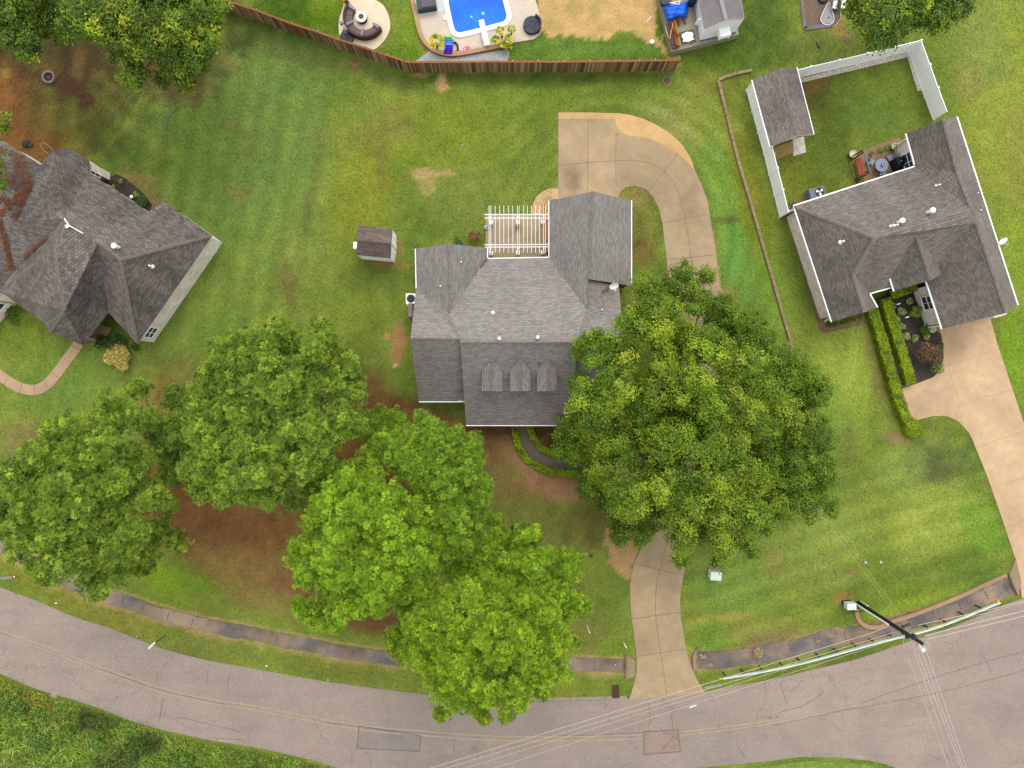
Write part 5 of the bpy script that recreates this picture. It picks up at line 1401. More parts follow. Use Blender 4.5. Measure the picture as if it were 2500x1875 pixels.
def ac_unit(label, px, py, sx, sy, rz, m, fans=1, group=None):
    b = P(px, py, .9); b.z = 0
    t = thing('air_conditioner', b, label, 'air conditioner', group)
    h = .85
    mb = MB().box((b.x, b.y, h / 2 + .06), (sx, sy, h), rz)
    mb.box((b.x, b.y, .03), (sx + .12, sy + .12, .06), rz); mb.build('cabinet', m, t)
    ca, sa = math.cos(rz), math.sin(rz)
    offs = [(0, 0)] if fans == 1 else [(-sx * .0 + .14, .05), (.14, .05)]
    fx, fy = (0, 0) if fans == 1 else (sx * .14, 0)
    r = min(sx, sy) * .42
    c = (b.x + fx * ca - fy * sa, b.y + fx * sa + fy * ca)
    MB().lathe((c[0], c[1], h + .065), [(r, 0), (r, .03), (r * .96, .03), (r * .96, .005)], 24).build('fan_ring', M['dkmetal'], t)
    f = MB()
    for k in range(3):
        a = 2.094 * k + .4
        f.add([(c[0], c[1], h + .085), (c[0] + r * .85 * math.cos(a), c[1] + r * .85 * math.sin(a), h + .085), (c[0] + r * .85 * math.cos(a + .75), c[1] + r * .85 * math.sin(a + .75), h + .10)], [(0, 1, 2)])
    f.build('fan', M['white'] if fans > 1 else M['black'], t)
    MB().cyl((c[0], c[1], h + .065), r * .95, .006, 24).build('fan_well', M['black'], t)
    return t
ac_unit('white square air conditioner against the west wall of the middle house', 1003, 729, .78, .82, 0, M['white'], 1)
ac_unit('grey double cabinet air conditioner beside the fenced house gutter', 1996, 470, 1.25, .85, .25, M['greybox'], 2)

# pergola ----------------------------------------------------------
pg = thing('pergola', P(1264, 570, 0), 'white slatted wooden pergola over the brown patio', 'pergola')
zb = 2.55
for by in (524, 533, 599, 605):
    a, b = P(1183, by, zb), P(1340, by, zb)
    if by in (599, 605): a, b = P(1183, by - 1, zb), P(1341, by - 2, zb)
    MB().bar(a, b, .038, .2).build('beam', M['white'], pg)
for rx in (1194, 1198, 1209, 1220, 1230, 1241, 1252, 1263, 1267.5, 1278.5, 1287.5, 1297.5, 1307.5, 1317, 1327, 1331.5):
    a = P(rx, 502.5, zb + .17); b_ = P(rx, 617, zb + .17)
    MB().bar(a, (a.x, b_.y, a.z), .024, .14).build('rafter', M['white'], pg)
for px, pt in ((1197, 527), (1265, 527), (1328, 526), (1197, 606), (1265, 605), (1328, 604)):
    top = P(px, pt, zb)
    po = MB().bar((top.x, top.y, 0), (top.x, top.y, zb - .1), .13, .13).build('post', M['white'], pg)
    MB().box((top.x, top.y, .25), (.28, .28, .5)).build('plinth', M['white'], po)
# things on the patio
def pot_thing(name, label, cat, px, py, r, h, mpot, plant=None, group=None):
    b = P(px, py, h); b.z = 0; t = thing(name, b, label, cat, group)
    MB().lathe((b.x, b.y, 0.04), [(r * .72, 0), (r, h * .9), (r * 1.08, h * .9), (r * 1.08, h), (r * .9, h), (r * .88, h * .86)], 22).build('pot', mpot, t)
    MB().cyl((b.x, b.y, .04), r * .88, h * .84, 20).build('soil', M['soil'], t)
    if plant is not None:
        v, c = leaf_cloud([(b.x, b.y, h, r * .9)], .05, 900, plant, None)
        mesh_np('foliage', v, 4, c, M['leaf'], t, b)
    return t
pot_thing('plant_pot', 'small dark pot with a twiggy plant in the middle of the pergola patio', 'plant pot', 1264, 556, .16, .35, M['rust'], [S(90, 50, 48), S(60, 60, 40)])
b = P(1188, 556, 0); t = thing('watering_can', b, 'small blue and white bucket at the patio edge', 'bucket')
MB().lathe((b.x, b.y, .05), [(.12, 0), (.16, .28), (.15, .28), (.12, .02)], 16).build('body', M['white'], t)
MB().box((b.x + .02, b.y - .03, .28), (.14, .1, .1), .6).build('lid', mat('blue_plastic', S(60, 70, 180), .1, 4), t)

# play shed --------------------------------------------------------
def gable_shed(name, label, cat, corners, ridge, zb_, ze, zr, mroof_, mwall_, mcap_, extra=None, over=.15):
    """corners: 4 px roof corners (a,b on one eave; c,d on the other), ridge: 2 px"""
    VT = dict(a=(*corners[0], ze), b=(*corners[1], ze), c=(*corners[2], ze), d=(*corners[3], ze), r=(*ridge[0], zr), s=(*ridge[1], zr))
    ctr = P(sum(c[0] for c in corners) / 4, sum(c[1] for c in corners) / 4, 0)
    t = thing(name, (ctr.x, ctr.y, zb_), label, cat)
    rf, wv_ = roof_build(t, VT, [['a', 'b', 's', 'r'], ['r', 's', 'c', 'd']], mroof_, mwall_, over, caps=[('r', 's')], mcap=mcap_, floor_z=zb_, fascia=.12)
    return t, wv_
ps, pv = gable_shed('play_shed', 'small white shed with a brown shingle roof alone on the lawn', 'shed', [(874, 551), (959, 559), (954, 631), (870, 623)], [(871.5, 588), (956, 595.5)], 0, 2.05, 2.75, M['sh_brown'], M['white'], M['cap_brown'], over=.05)
p = P(870, 599, 1.3); MB().box((p.x - .05, p.y, 1.2), (.34, .5, .42)).build('window_unit', M['white'], ps)
p1, p2 = pv['b'], pv['c']
c = (p1 + p2) / 2; c.z = 1.0
d = (p2 - p1); d.z = 0; d.normalize(); nn = Vector((-d.y, d.x, 0)); nn = nn if nn.x > 0 else -nn
dr = MB(); dr.box((c.x + nn.x * -.04, c.y + nn.y * -.04, .95), (.05, 1.1, 1.75), math.atan2(nn.y, nn.x))
dr.build('door', M['white_trim'], ps)
tr_ = MB()
for s in (-1, 1):
    tr_.box((c.x - nn.x * .02 + d.x * s * .6, c.y - nn.y * .02 + d.y * s * .6, .95), (.06, .07, 1.8), math.atan2(nn.y, nn.x))
tr_.build('door_trim', M['siding'], ps)

# house with straw-strewn roof (west) -------------------------------
LV = {}
def lc(u, v, z): return (u * .33755, 340 + v * .33755, z)
for k, a in dict(a=(385, 70, 4.6), b=(530, 78, 2.8), c=(638, 152, 2.7), e=(640, 240, 2.7), e2=(745, 310, 2.7), f=(1075, 527, 2.7), g=(1180, 448, 2.7), h=(1530, 695, 2.7), k=(870, 870, 6.8), mm=(710, 745, 6.8), tip=(482, 622, 6.85), w1=(465, 572, 6.6), j=(105, 600, 6.0), j2=(240, 300, 4.9), j3=(292, 186, 3.6),
                 m=(780, 1250, 2.9), n=(990, 1475, 2.7), q=(392, 790, 6.9), r=(465, 1240, 6.2), s1=(330, 1335, 2.9), s2=(360, 1392, 2.7), t=(600, 1490, 2.7), o=(0, 1100, 2.9), v1=(175, 858, 4.4), v2=(95, 955, 3.6), p0=(350, 712, 5.6),
                 z0=(0, 570, 5.8), z1=(-240, 420, 5.4), z2=(-240, -60, 3.0), z3=(30, 15, 2.8), z4=(-300, 900, 2.9), z5=(-60, 1180, 2.8)).items():
    LV[k] = lc(*a)
lh = thing('house', P(200, 650, 0), 'brick house with dark streaked roof and orange pine straw in its valleys', 'house')
lroof, lw = roof_build(lh, LV, [['j', 'j2', 'j3', 'a', 'b', 'c', 'e', 'e2', 'f', 'g', 'h', 'k', 'mm', 'tip', 'w1'],
    ['k', 'h', 'n'], ['mm', 'k', 'n', 'm'], ['tip', 'mm', 'm', 't', 's2', 'r', 'q'], ['r', 's2', 's1'], ['q', 'r', 's1', 'o'],
    ['w1', 'tip', 'q', 'o', 'v2', 'v1', 'p0'], ['j', 'w1', 'p0', 'v1', 'v2', 'z0'], ['z0', 'v2', 'o', 'z5', 'z4', 'z1'], ['z1', 'z2', 'z3', 'j3', 'j2', 'j', 'z0']],
    M['sh_left'], M['brick_tan'], 0.16, caps=[('k', 'h'), ('k', 'n'), ('mm', 'k'), ('q', 'r'), ('tip', 'q'), ('q', 'o'), ('j', 'j2'), ('r', 's1'), ('r', 's2')], mcap=M['cap_left'],
    wall_skip={frozenset(('t', 'm'))}, mfascia=M['cap_left'])
vent_round(lh, 276, 599, 7.15, .20, M['white'], .35)
vent_pipe(lh, 364, 648, 5.4, .06)
STRAW = []
def straw_line(pts, w0, w1, n=9):
    q = [P(*t_) for t_ in crom(pts, n)]
    PT = []
    for i in range(len(q) - 1):
        L = (q[i + 1] - q[i]).length; d = (q[i + 1] - q[i]).normalized(); sd = Vector((-d.y, d.x, 0))
        wd = w0 + (w1 - w0) * i / len(q)
        for k in range(int(60 * L * (wd + .1) * 4)):
            p = q[i].lerp(q[i + 1], random.random()) + sd * random.gauss(0, wd * .42)
            PT.append((p.x, p.y, p.z + random.uniform(.08, .16)))
    PT = np.array(PT); nn = norm(np.tile([0, .1, 1.0], (len(PT), 1)) + unit(len(PT)) * .2)
    STRAW.append((PT, nn))
straw_line([lc(112, 590, 6.0), lc(170, 440, 5.5), lc(215, 330, 5.15), lc(235, 290, 4.95)], .10, .40)
straw_line([lc(150, 470, 5.6), lc(190, 380, 5.3), lc(205, 310, 5.05)], .2, .6)
straw_line([lc(0, 590, 5.75), lc(40, 740, 5.0), lc(70, 860, 4.2), lc(92, 950, 3.7)], .22, .35)
straw_line([lc(170, 858, 4.45), lc(240, 800, 4.9), lc(300, 750, 5.3), lc(350, 712, 5.65)], .16, .10)
straw_line([lc(695, 760, 6.3), lc(730, 950, 5.2), lc(760, 1130, 3.8), lc(772, 1210, 3.2)], .05, .07)
# loose needles strewn over the west slope
def strewn():
    n = 5200
    u = RNG.uniform(-200, 330, n); v = RNG.uniform(20, 560, n)
    lump = fbm(u / 60 + 3, v / 40 + 8, 3)
    ok = (u < 290 - v * .33) & (lump > .47) & (v > 40 + .5 * np.maximum(u, 0))
    u, v = u[ok], v[ok]; n = len(u)
    pts = np.array([list(P(*lc(a, b_, 3.3 + 2.6 * min(1, max(0, (b_ - 15) / 560)) + .12))) for a, b_ in zip(u, v)])
    nn = norm(np.tile([0, .25, 1.0], (n, 1)) + unit(n) * .15)
    pts = np.concatenate([pts] + [a for a, b_ in STRAW]); nn = np.concatenate([nn] + [b_ for a, b_ in STRAW]); n = len(pts)
    c = palette(n, [S(146, 88, 50), S(116, 72, 44), S(96, 64, 44)])
    mesh_np('strewn_straw', leaves(pts, nn, .11, .3), 4, c, M['leaf'], lroof, wloc(lroof))
strewn()
def win_on_edge(house, wv_, a, b_, t, z, w_, h_, inset, m_out=None):
    pa, pb = wv_[a], wv_[b_]
    d = Vector((pb.x - pa.x, pb.y - pa.y, 0)); L = d.length; d.normalize()
    nn = Vector((-d.y, d.x, 0))
    toward = Vector((-(pa.x + pb.x) / 2, -(pa.y + pb.y) / 2, 0))
    if nn.dot(toward) < 0: nn = -nn
    c = pa + d * (L * t) - nn * (inset - .02); c.z = z
    wall_window(house, Vector(c), d, nn, w_, h_)
win_on_edge(lh, lw, 'h', 'n', .90, 1.5, .95, 1.3, .16)
win_on_edge(lh, lw, 'c', 'e', .55, 1.6, .72, 1.3, .16)
# side wing with window by the path loop
wp = [P(*lc(-20, 1260, 2.4)), P(*lc(70, 1140, 2.4))]
sw = MB().add([P(*lc(-80, 1290, 0)), P(*lc(100, 1200, 0)), P(*lc(75, 1130, 2.75)), P(*lc(-80, 1230, 2.75))], [(0, 1, 2, 3)])
sw = MB(); a0, a1 = P(*lc(-100, 1440, 0)), P(*lc(115, 1195, 0))
sw.add([a0, a1, a1 + Vector((0, 0, 2.6)), a0 + Vector((0, 0, 2.6))], [(0, 1, 2, 3)]); sw.build('wing_wall', M['brick_grey'], lh)
d = (a1 - a0).normalized(); nn = Vector((-d.y, d.x, 0)); nn = nn if nn.x > 0 else -nn
wall_window(lh, a0.lerp(a1, .80) + Vector((0, 0, 1.75)), d, nn, 1.3, 1.3)
# porch under the front wing
pm_ = MB(); pa = W([(218, 833), (246, 793), (272, 800), (262, 822), (236, 842)])
pm_.slab([(p.x, p.y) for p in pa], .16, .2); pm_.build('porch_floor', M['walk_tan'], lh)
p = P(226, 834, 0); MB().bar((p.x - .55, p.y, .16), (p.x + .55, p.y, .16), .2, .16).build('porch_step', M['white'], lh)
pcol = P(232, 830, 0); MB().cyl((pcol.x, pcol.y, 0), .13, 2.6, 14).build('porch_column', M['white'], lh)
MB().bar(P(*lc(465, 572, 6.75)), P(*lc(498, 620, 7.0)), .06, .06).bar(P(*lc(498, 622, 7.0)), P(*lc(600, 680, 6.95)), .05, .05).box(P(*lc(488, 628, 7.0)), (.28, .22, .08), .6).build('ridge_flashing', M['white'], lroof)

# house behind the white fence (east) --------------------------------
def rc(u, v, z): return (1920 + u * .3496, 270 + v * .3496, z)
RVd = dict(A=(50, 665, 2.7), B=(895, 390, 2.7), C=(895, 375, 2.7), D=(835, 160, 2.7), E=(1098, 57, 5.2), G=(1190, 43, 2.9), K=(1615, 1358, 2.7), L=(1540, 1412, 6.0), N=(1330, 780, 6.6), O=(1300, 690, 6.9), Q=(1200, 432, 5.6),
           X=(620, 890, 6.9), Y=(470, 1145, 5.2), Y2=(550, 1408, 5.2), Z=(315, 1475, 2.7), S=(635, 1375, 2.7), T=(580, 1278, 2.7), U=(735, 1235, 2.7),
           a=(912, 870, 6.2), b=(722, 1172, 3.4), c=(750, 1260, 3.0), d=(1013, 1182, 5.2), e=(1080, 1145, 3.6), f=(1052, 1060, 4.2), g=(975, 1195, 2.75), h=(1085, 1525, 2.7))
RV = {k: rc(*v) for k, v in RVd.items()}
rh = thing('house', P(2220, 560, 0), 'brown shingled house with white gutters inside the white fence', 'house')
rroof, rw = roof_build(rh, RV, [['A', 'B', 'Q', 'O', 'X'], ['B', 'C', 'D', 'E', 'Q'], ['E', 'G', 'K', 'L', 'N', 'O', 'Q'],
    ['A', 'X', 'Y', 'Y2', 'Z'], ['Y', 'T', 'S', 'Y2'], ['X', 'O', 'N', 'f', 'a', 'b', 'U', 'T', 'Y'],
    ['a', 'b', 'c', 'd'], ['a', 'd', 'e', 'f'], ['N', 'L', 'h', 'g', 'f']], M['sh_right'], M['brick_grey'], 0.38,
    wall_skip={frozenset(x) for x in (('f', 'g'), ('e', 'f'), ('a', 'b'), ('b', 'c'), ('B', 'C'), ('d', 'e'), ('g', 'f'))},
    caps=[('A', 'X'), ('X', 'O'), ('X', 'Y'), ('Y', 'Y2'), ('E', 'Q'), ('O', 'N'), ('N', 'L'), ('a', 'd'), ('Q', 'O')], mcap=M['cap'],
    gutters=[('A', 'B'), ('A', 'Z'), ('C', 'D'), ('G', 'K'), ('g', 'h'), ('T', 'U'), ('T', 'S'), ('b', 'c')])
vent_round(rh, 2280, 512, 7.0, .20, M['white'], .42); vent_round(rh, 2206, 537, 7.0, .19, M['white'], .42)
vent_pipe(rh, 2295, 450, 5.0, .05); vent_pipe(rh, 2192, 548, 6.9, .06); vent_pipe(rh, 2184, 549, 6.9, .05); vent_pipe(rh, 2060, 588, 5.4, .07); vent_pipe(rh, 2389, 470, 4.0, .04); vent_pipe(rh, 2396, 512, 4.2, .04)
win_on_edge(rh, rw, 'g', 'h', .44, 1.5, 1.1, 1.4, .38)
win_on_edge(rh, rw, 'C', 'D', .18, 1.5, 1.5, 1.3, .38)
for q, r_ in (((266, 1470), (300, 1455)), ((975, 1515), (1070, 1505)), ((775, 235), (830, 200))):
    p0, p1 = P(*rc(*q, .3)), P(*rc(*r_, 2.5))
    MB().tube([p0, p0.lerp(p1, .15) + Vector((0, 0, .05)), p0.lerp(p1, .85), p1], .05, 8).build('downspout', M['white'], rh)
p = P(2416, 768, 1.2); MB().box((p.x, p.y, 1.2), (1.0, .5, 2.4), .3).build('garage_pier', M['brick_tan'], rh)
gd = [rw['h'], rw['K']]
d = Vector((gd[1].x - gd[0].x, gd[1].y - gd[0].y, 0)); L = d.length; d.normalize(); nn = Vector((-d.y, d.x, 0))
c = gd[0].lerp(gd[1], .42); cc = c + Vector((0, 0, 0)); 
MB().bar(Vector((c.x, c.y, 1.1)) - d * 2.3 + nn * .45, Vector((c.x, c.y, 1.1)) + d * 2.3 + nn * .45, .06, 2.2).build('garage_door', M['white_trim'], rh)

# fenced yard shed ---------------------------------------------------
ys, yv = gable_shed('garden_shed', 'long grey shingled shed standing against the inside of the white fence', 'shed', [(1836, 195), (1880, 358), (1987, 328), (1945, 164)], [(1906, 166), (1946, 331)], 0, 2.3, 3.5, M['sh_right'], M['brick_grey'], M['cap'], over=.62)
for a, b_ in (('a', 'b'), ('c', 'd')):
    g = MB(); g.bar(yv[a] + Vector((0, 0, -.04)), yv[b_] + Vector((0, 0, -.04)), .10, .10); g.build('gutter', M['white'], ys)
pot_thing('plant_pot', 'pale round pot on the pad beside the long shed', 'plant pot', 1886, 378, .26, .3, M['pot'])

# white fence --------------------------------------------------------
def white_fence():
    pts = [(1937, 516), (1903, 530), (1864, 376), (1822, 222), (1956, 188), (2090, 157), (2216, 126), (2237, 184), (2256, 238), (2278, 296)]
    base = P(*pts[3], 0)
    t = thing('vinyl_fence', base, 'bright white vinyl privacy fence round the back yard', 'fence')
    hgt = 1.9
    for a, b_ in zip(pts[:-1], pts[1:]):
        p0, p1 = P(*a), P(*b_)
        L = (p1 - p0).length; n = max(1, round(L / 2.1)); d = (p1 - p0).normalized()
        for i in range(n):
            q0 = p0.lerp(p1, i / n) + d * .06; q1 = p0.lerp(p1, (i + 1) / n) - d * .06
            mb = MB()
            m_ = max(1, int((q1 - q0).length / .15))
            for k in range(m_):
                s0 = q0.lerp(q1, k / m_); s1 = q0.lerp(q1, (k + .97) / m_)
                mb.bar((s0.x, s0.y, hgt * .5), (s1.x, s1.y, hgt * .5), .022, hgt * .86)
            for z in (.12, hgt - .05): mb.bar((q0.x, q0.y, z), (q1.x, q1.y, z), .05, .14)
            mb.build('panel', M['white'], t)
            po = MB().box((p0.lerp(p1, i / n).x, p0.lerp(p1, i / n).y, hgt / 2 + .03), (.13, .13, hgt + .06), math.atan2(d.y, d.x)).build('post', M['white'], t)
            q = p0.lerp(p1, i / n)
            MB().box((q.x, q.y, hgt + .10), (.17, .17, .08), math.atan2(d.y, d.x), taper=.5).build('post_cap', M['white'], po)
white_fence()
# wooden fence -------------------------------------------------------
WD = [S(124, 92, 64), S(146, 116, 82), S(108, 82, 60), S(160, 138, 106), S(130, 94, 60), S(96, 74, 58), S(148, 120, 86)]
def wooden_fence():
    tops = [(400, -62), (478, -30), (557, 2), (625, 24), (712, 57), (776, 77), (828, 96), (894, 117), (945, 134), (996, 151), (1058, 151), (1120, 150.5), (1183, 150), (1250, 150), (1312, 150), (1375, 150), (1439, 149.5), (1502, 148.5), (1560, 148), (1599, 147), (1659, 146)]
    hgt = 1.9
    w = [P(x, y, hgt) for x, y in tops]
    t = thing('wooden_fence', (w[9].x, w[9].y, 0), 'tall weathered brown board fence with a bend along the pool yard', 'fence')
    for i, (a, b_) in enumerate(zip(w[:-1], w[1:])):
        d = (b_ - a).normalized(); L = (b_ - a).length; nrm_ = Vector((-d.y, d.x, 0))
        mb = MB(); n = int(L / .145)
        tone = random.uniform(.85, 1.1)
        for k in range(n):
            s = (k + .5) / n; q = a.lerp(b_, s)
            c = mul(random.choice(WD), tone * random.uniform(.72, 1.12))
            hh = hgt - .08 + random.uniform(-.02, .02)
            o = -nrm_ * (.03 + random.uniform(0, .012))
            mb.bar((q.x + o.x, q.y + o.y, 0.03), (q.x + o.x, q.y + o.y, hh), L / n * .93, .02, col=c) if False else mb.box((q.x + o.x, q.y + o.y, hh / 2 + .02), (L / n * .94, .02, hh), math.atan2(d.y, d.x), col=c)
        mb.build('board_panel', M['wood'], t)
        rl = MB()
        for z in (.35, 1.0, 1.6): rl.bar((a.x, a.y, z), (b_.x, b_.y, z), .05, .09, col=mul(WD[1], .8))
        rl.build('rail', M['wood'], t)
        MB().bar((a.x - nrm_.x * .02, a.y - nrm_.y * .02, hgt), (b_.x - nrm_.x * .02, b_.y - nrm_.y * .02, hgt), .15, .035, col=mul(S(146, 92, 56), random.uniform(.9, 1.1))).build('cap_rail', M['wood'], t)
    for q in w:
        po = MB().box((q.x + .0, q.y + .09, hgt / 2), (.10, .10, hgt + .04), 0, col=S(70, 46, 32)).build('post', M['wood'], t)
        MB().box((q.x + .03, q.y + .06, hgt + .03), (.05, .05, .03), 0).build('bracket', M['steel'], po)
wooden_fence()

# landscape timber edging --------------------------------------------
tb = MB()
TP = [(1834, 173), (1796, 181), (1768, 190), (1752, 197), (1762, 236), (1778, 300), (1800, 390), (1820, 456), (1842, 532), (1860, 596), (1876, 650), (1890, 700), (1906, 757), (1922, 810), (1936, 862)]
for a, b_ in zip(TP[:-1], TP[1:]):
    p0, p1 = P(*a), P(*b_); n = max(1, round((p1 - p0).length / .55))
    for k in range(n):
        q0 = p0.lerp(p1, k / n); q1 = p0.lerp(p1, (k + .96) / n)
        z = .22 + random.uniform(-.012, .012)
        tb.bar((q0.x, q0.y, z / 2), (q1.x, q1.y, z / 2), .23, z)
tag(tb.build('timber_edging', M['timber'], base=P(*TP[6])), 'long low tan block edging running between the two yards', 'garden edging')

# ------------------------------------------------------------------ north yard: workshop shed, platform, piles
def zc(u, v): return (1590 + u * .14467, v * .14467)
PZ = 0.75
pl = thing('shed_platform', P(1710, 40, 0), 'raised grey block platform under the metal roofed shed', 'platform')
top = [(1600, -40), (1612, 8), (1639, 127), (1804, 84), (1800, 66), (1786, -40)]
MB().slab([(p.x, p.y) for p in W(top, PZ)], PZ, PZ).build('block_wall', mat('grey_block', S(150, 142, 124), .12, 2, fine=.15, fscale=8), pl)
inner = [zc(200, -200), zc(235, 0), zc(310, 560), zc(365, 800), zc(520, 790), zc(800, 700), zc(700, 250), zc(650, -200)]
MB().slab([(p.x, p.y) for p in W(inner, PZ)], PZ + .03, .02).build('deck_floor', concrete('deck_floor', S(166, 158, 134), .2), pl)
ms = thing('metal_roof_shed', (P(1765, 40, 0).x, P(1765, 40, 0).y, PZ), 'white walled shed with a grey ribbed metal roof on a block platform', 'shed')
ze, zr = PZ + 2.3, PZ + 3.1
SV = dict(a=(*zc(690, -500), ze), b=(*zc(890, 495), ze), r=(*zc(1050, -500), zr), s=(*zc(1260, 335), zr), d=(*zc(1330, -500), ze), c=(*zc(1545, 325), ze))
sv = {k: P(*v) for k, v in SV.items()}
rbm = MB()
for f in (('a', 'b', 's', 'r'), ('r', 's', 'c', 'd')):
    q = [sv[k] for k in f]
    # ribbed sheets
    n = 46
    e0, e1 = (q[0], q[1]) if f[0] == 'a' else (q[3], q[2])
    t0, t1 = (q[3], q[2]) if f[0] == 'a' else (q[0], q[1])
    for i in range(n):
        s0, s1, s2 = i / n, (i + .35) / n, (i + 1) / n
        lift = Vector((0, 0, .035))
        rbm.add([e0.lerp(e1, s0) + lift, e0.lerp(e1, s1) + lift, t0.lerp(t1, s1) + lift, t0.lerp(t1, s0) + lift], [(0, 1, 2, 3)])
        rbm.add([e0.lerp(e1, s1), e0.lerp(e1, s2), t0.lerp(t1, s2), t0.lerp(t1, s1)], [(0, 1, 2, 3)])
        rbm.add([e0.lerp(e1, s1) + lift, e0.lerp(e1, s1), t0.lerp(t1, s1), t0.lerp(t1, s1) + lift], [(0, 1, 2, 3)])
rf = rbm.build('roof', M['metal_roof'], ms)
MB().bar(sv['r'] + Vector((0, 0, .05)), sv['s'] + Vector((0, 0, .05)), .3, .04).build('ridge_cap', mat('ridge_metal', S(140, 134, 134), .05, 3, rough=.5), rf)
wl = MB()
b0, c0 = P(*zc(820, 690), PZ), P(*zc(1420, 545), PZ)
a0 = P(*zc(660, -400), PZ); d0 = c0 + (a0 - b0)
hz = Vector((0, 0, 2.22))
for p0, p1 in ((a0, b0), (c0, d0)): wl.add([p0, p1, p1 + hz, p0 + hz], [(0, 1, 2, 3)])
wl.add([b0, c0, c0 + hz, b0.lerp(c0, .55) + Vector((0, 0, 2.95)), b0 + hz], [(0, 1, 2, 3, 4)])
wl.build('wall', M['siding'], ms)
d = (c0 - b0); d.z = 0; d.normalize(); nn = Vector((d.y, -d.x, 0))
p = b0.lerp(c0, .55) + Vector((0, 0, 1.0)) + nn * .3
u_ = MB().box(p, (.85, .6, .6), math.atan2(d.y, d.x)).build('window_unit', M['white'], ms)
MB().box(p + nn * .31 + Vector((0, 0, -.2)), (.6, .02, .08), math.atan2(d.y, d.x)).build('grille', M['dkmetal'], u_)
MB().bar(b0 + nn * .03 + Vector((0, 0, .05)), c0 + nn * .03 + Vector((0, 0, .05)), .04, .08).build('base_trim', M['dkmetal'], ms)
e = (a0 - b0).normalized(); wall_window(ms, b0 + e * 3.9 + Vector((0, 0, 1.5)), e, Vector((-d.x, -d.y, 0)), .75, .9)
MB().box(b0 + e * 1.2 + Vector((-.12, 0, .7)), (.12, .35, .8), math.atan2(e.y, e.x)).build('meter_box', M['white'], ms)
# tarp-covered pile
def tarp():
    o = P(*zc(420, 150), PZ); t = thing('tarp_pile', (o.x, o.y, PZ + .03), 'bright blue tarpaulin draped over a long pile on the platform', 'tarp')
    nx, ny = 26, 18; vs = []; fs = []
    quad = [zc(185, 120), zc(640, 10), zc(615, 275), zc(260, 350)]
    for i in range(nx):
        for j in range(ny):
            u, v = i / (nx - 1), j / (ny - 1)
            x = (quad[0][0] * (1 - u) + quad[1][0] * u) * (1 - v) + (quad[3][0] * (1 - u) + quad[2][0] * u) * v
            y = (quad[0][1] * (1 - u) + quad[1][1] * u) * (1 - v) + (quad[3][1] * (1 - u) + quad[2][1] * u) * v
            edge = min(u, 1 - u, v, 1 - v)
            h = .95 * min(1, edge / .16) ** .6 * (.85 + .15 * math.cos((v - .4) * 3)) + .05 * math.sin(u * 14 + v * 5) * min(1, edge / .1) + .04 * math.sin(v * 17 - u * 6)
            if v > .88: y += 2.2 * math.sin(u * 9)
            vs.append(P(x, y, PZ + .06 + max(0, h)))
    for i in range(nx - 1):
        for j in range(ny - 1):
            fs.append((i * ny + j, (i + 1) * ny + j, (i + 1) * ny + j + 1, i * ny + j + 1))
    MB().add(vs, fs).build('sheet', M['tarp'], t, smooth=True)
    c = MB()
    c.tube([P(*zc(330, 40), PZ + 1.05), P(*zc(400, 60), PZ + 1.08), P(*zc(470, 75), PZ + 1.06), P(*zc(485, 20), PZ + 1.05)], .025, 6)
    c.tube([P(*zc(300, 50), PZ + 1.0), P(*zc(420, 30), PZ + 1.08), P(*zc(500, 5), PZ + 1.03)], .02, 6)
    c.build('rope', M['white'], t)
tarp()
t = thing('crate_stack', (P(*zc(250, 20), PZ).x, P(*zc(250, 20), PZ).y, PZ + .03), 'dark framed scrap partly behind the blue tarp', 'scrap')
MB().box(P(*zc(240, 15), PZ + .25), (.8, .5, .4), .2).bar(P(*zc(190, 70), PZ + .5), P(*zc(300, 60), PZ + .5), .08, .06).build('frame', M['dkmetal'], t)
o = P(*zc(668, 70), PZ); t = thing('covered_barrel', (o.x, o.y, PZ + .03), 'dark green covered barrel between tarp and shed wall', 'barrel')
MB().lathe((o.x, o.y, PZ + .03), [(.28, 0), (.32, .5), (.3, .9), (.12, 1.0)], 18).build('body', mat('dark_green_cover', S(30, 44, 52), .2, 4), t)
TIM = [((350, 380), (440, 780), .22, .3, 'longest reddish timber in the lumber pile', (140, 88, 40)), ((400, 350), (480, 770), .16, .34, 'orange timber lying on the lumber pile', (172, 112, 50)), ((430, 290), (470, 430), .14, .14, 'short brown plank by the blue tarp', (132, 92, 56)), ((520, 260), (580, 400), .15, .14, 'short plank nearest the shed by the blue tarp', (140, 98, 58)),
       ((300, 400), (400, 820), .42, .16, 'wide dark panel under the lumber pile', (104, 80, 74)), ((365, 390), (310, 660), .07, .5, 'pale board leaning across the lumber pile', (206, 148, 100)), ((340, 480), (470, 610), .07, .52, 'dark board crossing the lumber pile', (92, 60, 44)), ((270, 690), (470, 590), .06, .56, 'thin dark board lying across the lumber pile', (100, 72, 60)), ((345, 745), (490, 790), .09, .46, 'short dark timber at the end of the lumber pile', (84, 58, 48)), ((235, 440), (290, 640), .06, .1, 'thin pale plank at the platform edge', (190, 182, 160)), ((265, 430), (300, 600), .06, .08, 'second thin pale plank at the platform edge', (176, 160, 130))]
for a, b_, w_, z, lab, colr in TIM:
    p0, p1 = P(*zc(*a), PZ + z), P(*zc(*b_), PZ + z)
    mb = MB(); mb.bar((p0.x, p0.y, PZ + z), (p1.x, p1.y, PZ + z), w_, .12 if w_ > .1 else .06, col=S(*colr))
    tag(mb.build('timber_plank', M['wood'], base=((p0.x + p1.x) / 2, (p0.y + p1.y) / 2, PZ + z)), lab, 'plank', 'lumber on the platform')
o = P(*zc(610, 635), PZ); t = thing('framed_tray', (o.x, o.y, PZ + .03), 'dark framed tray with a crumpled white sheet on the platform', 'tray')
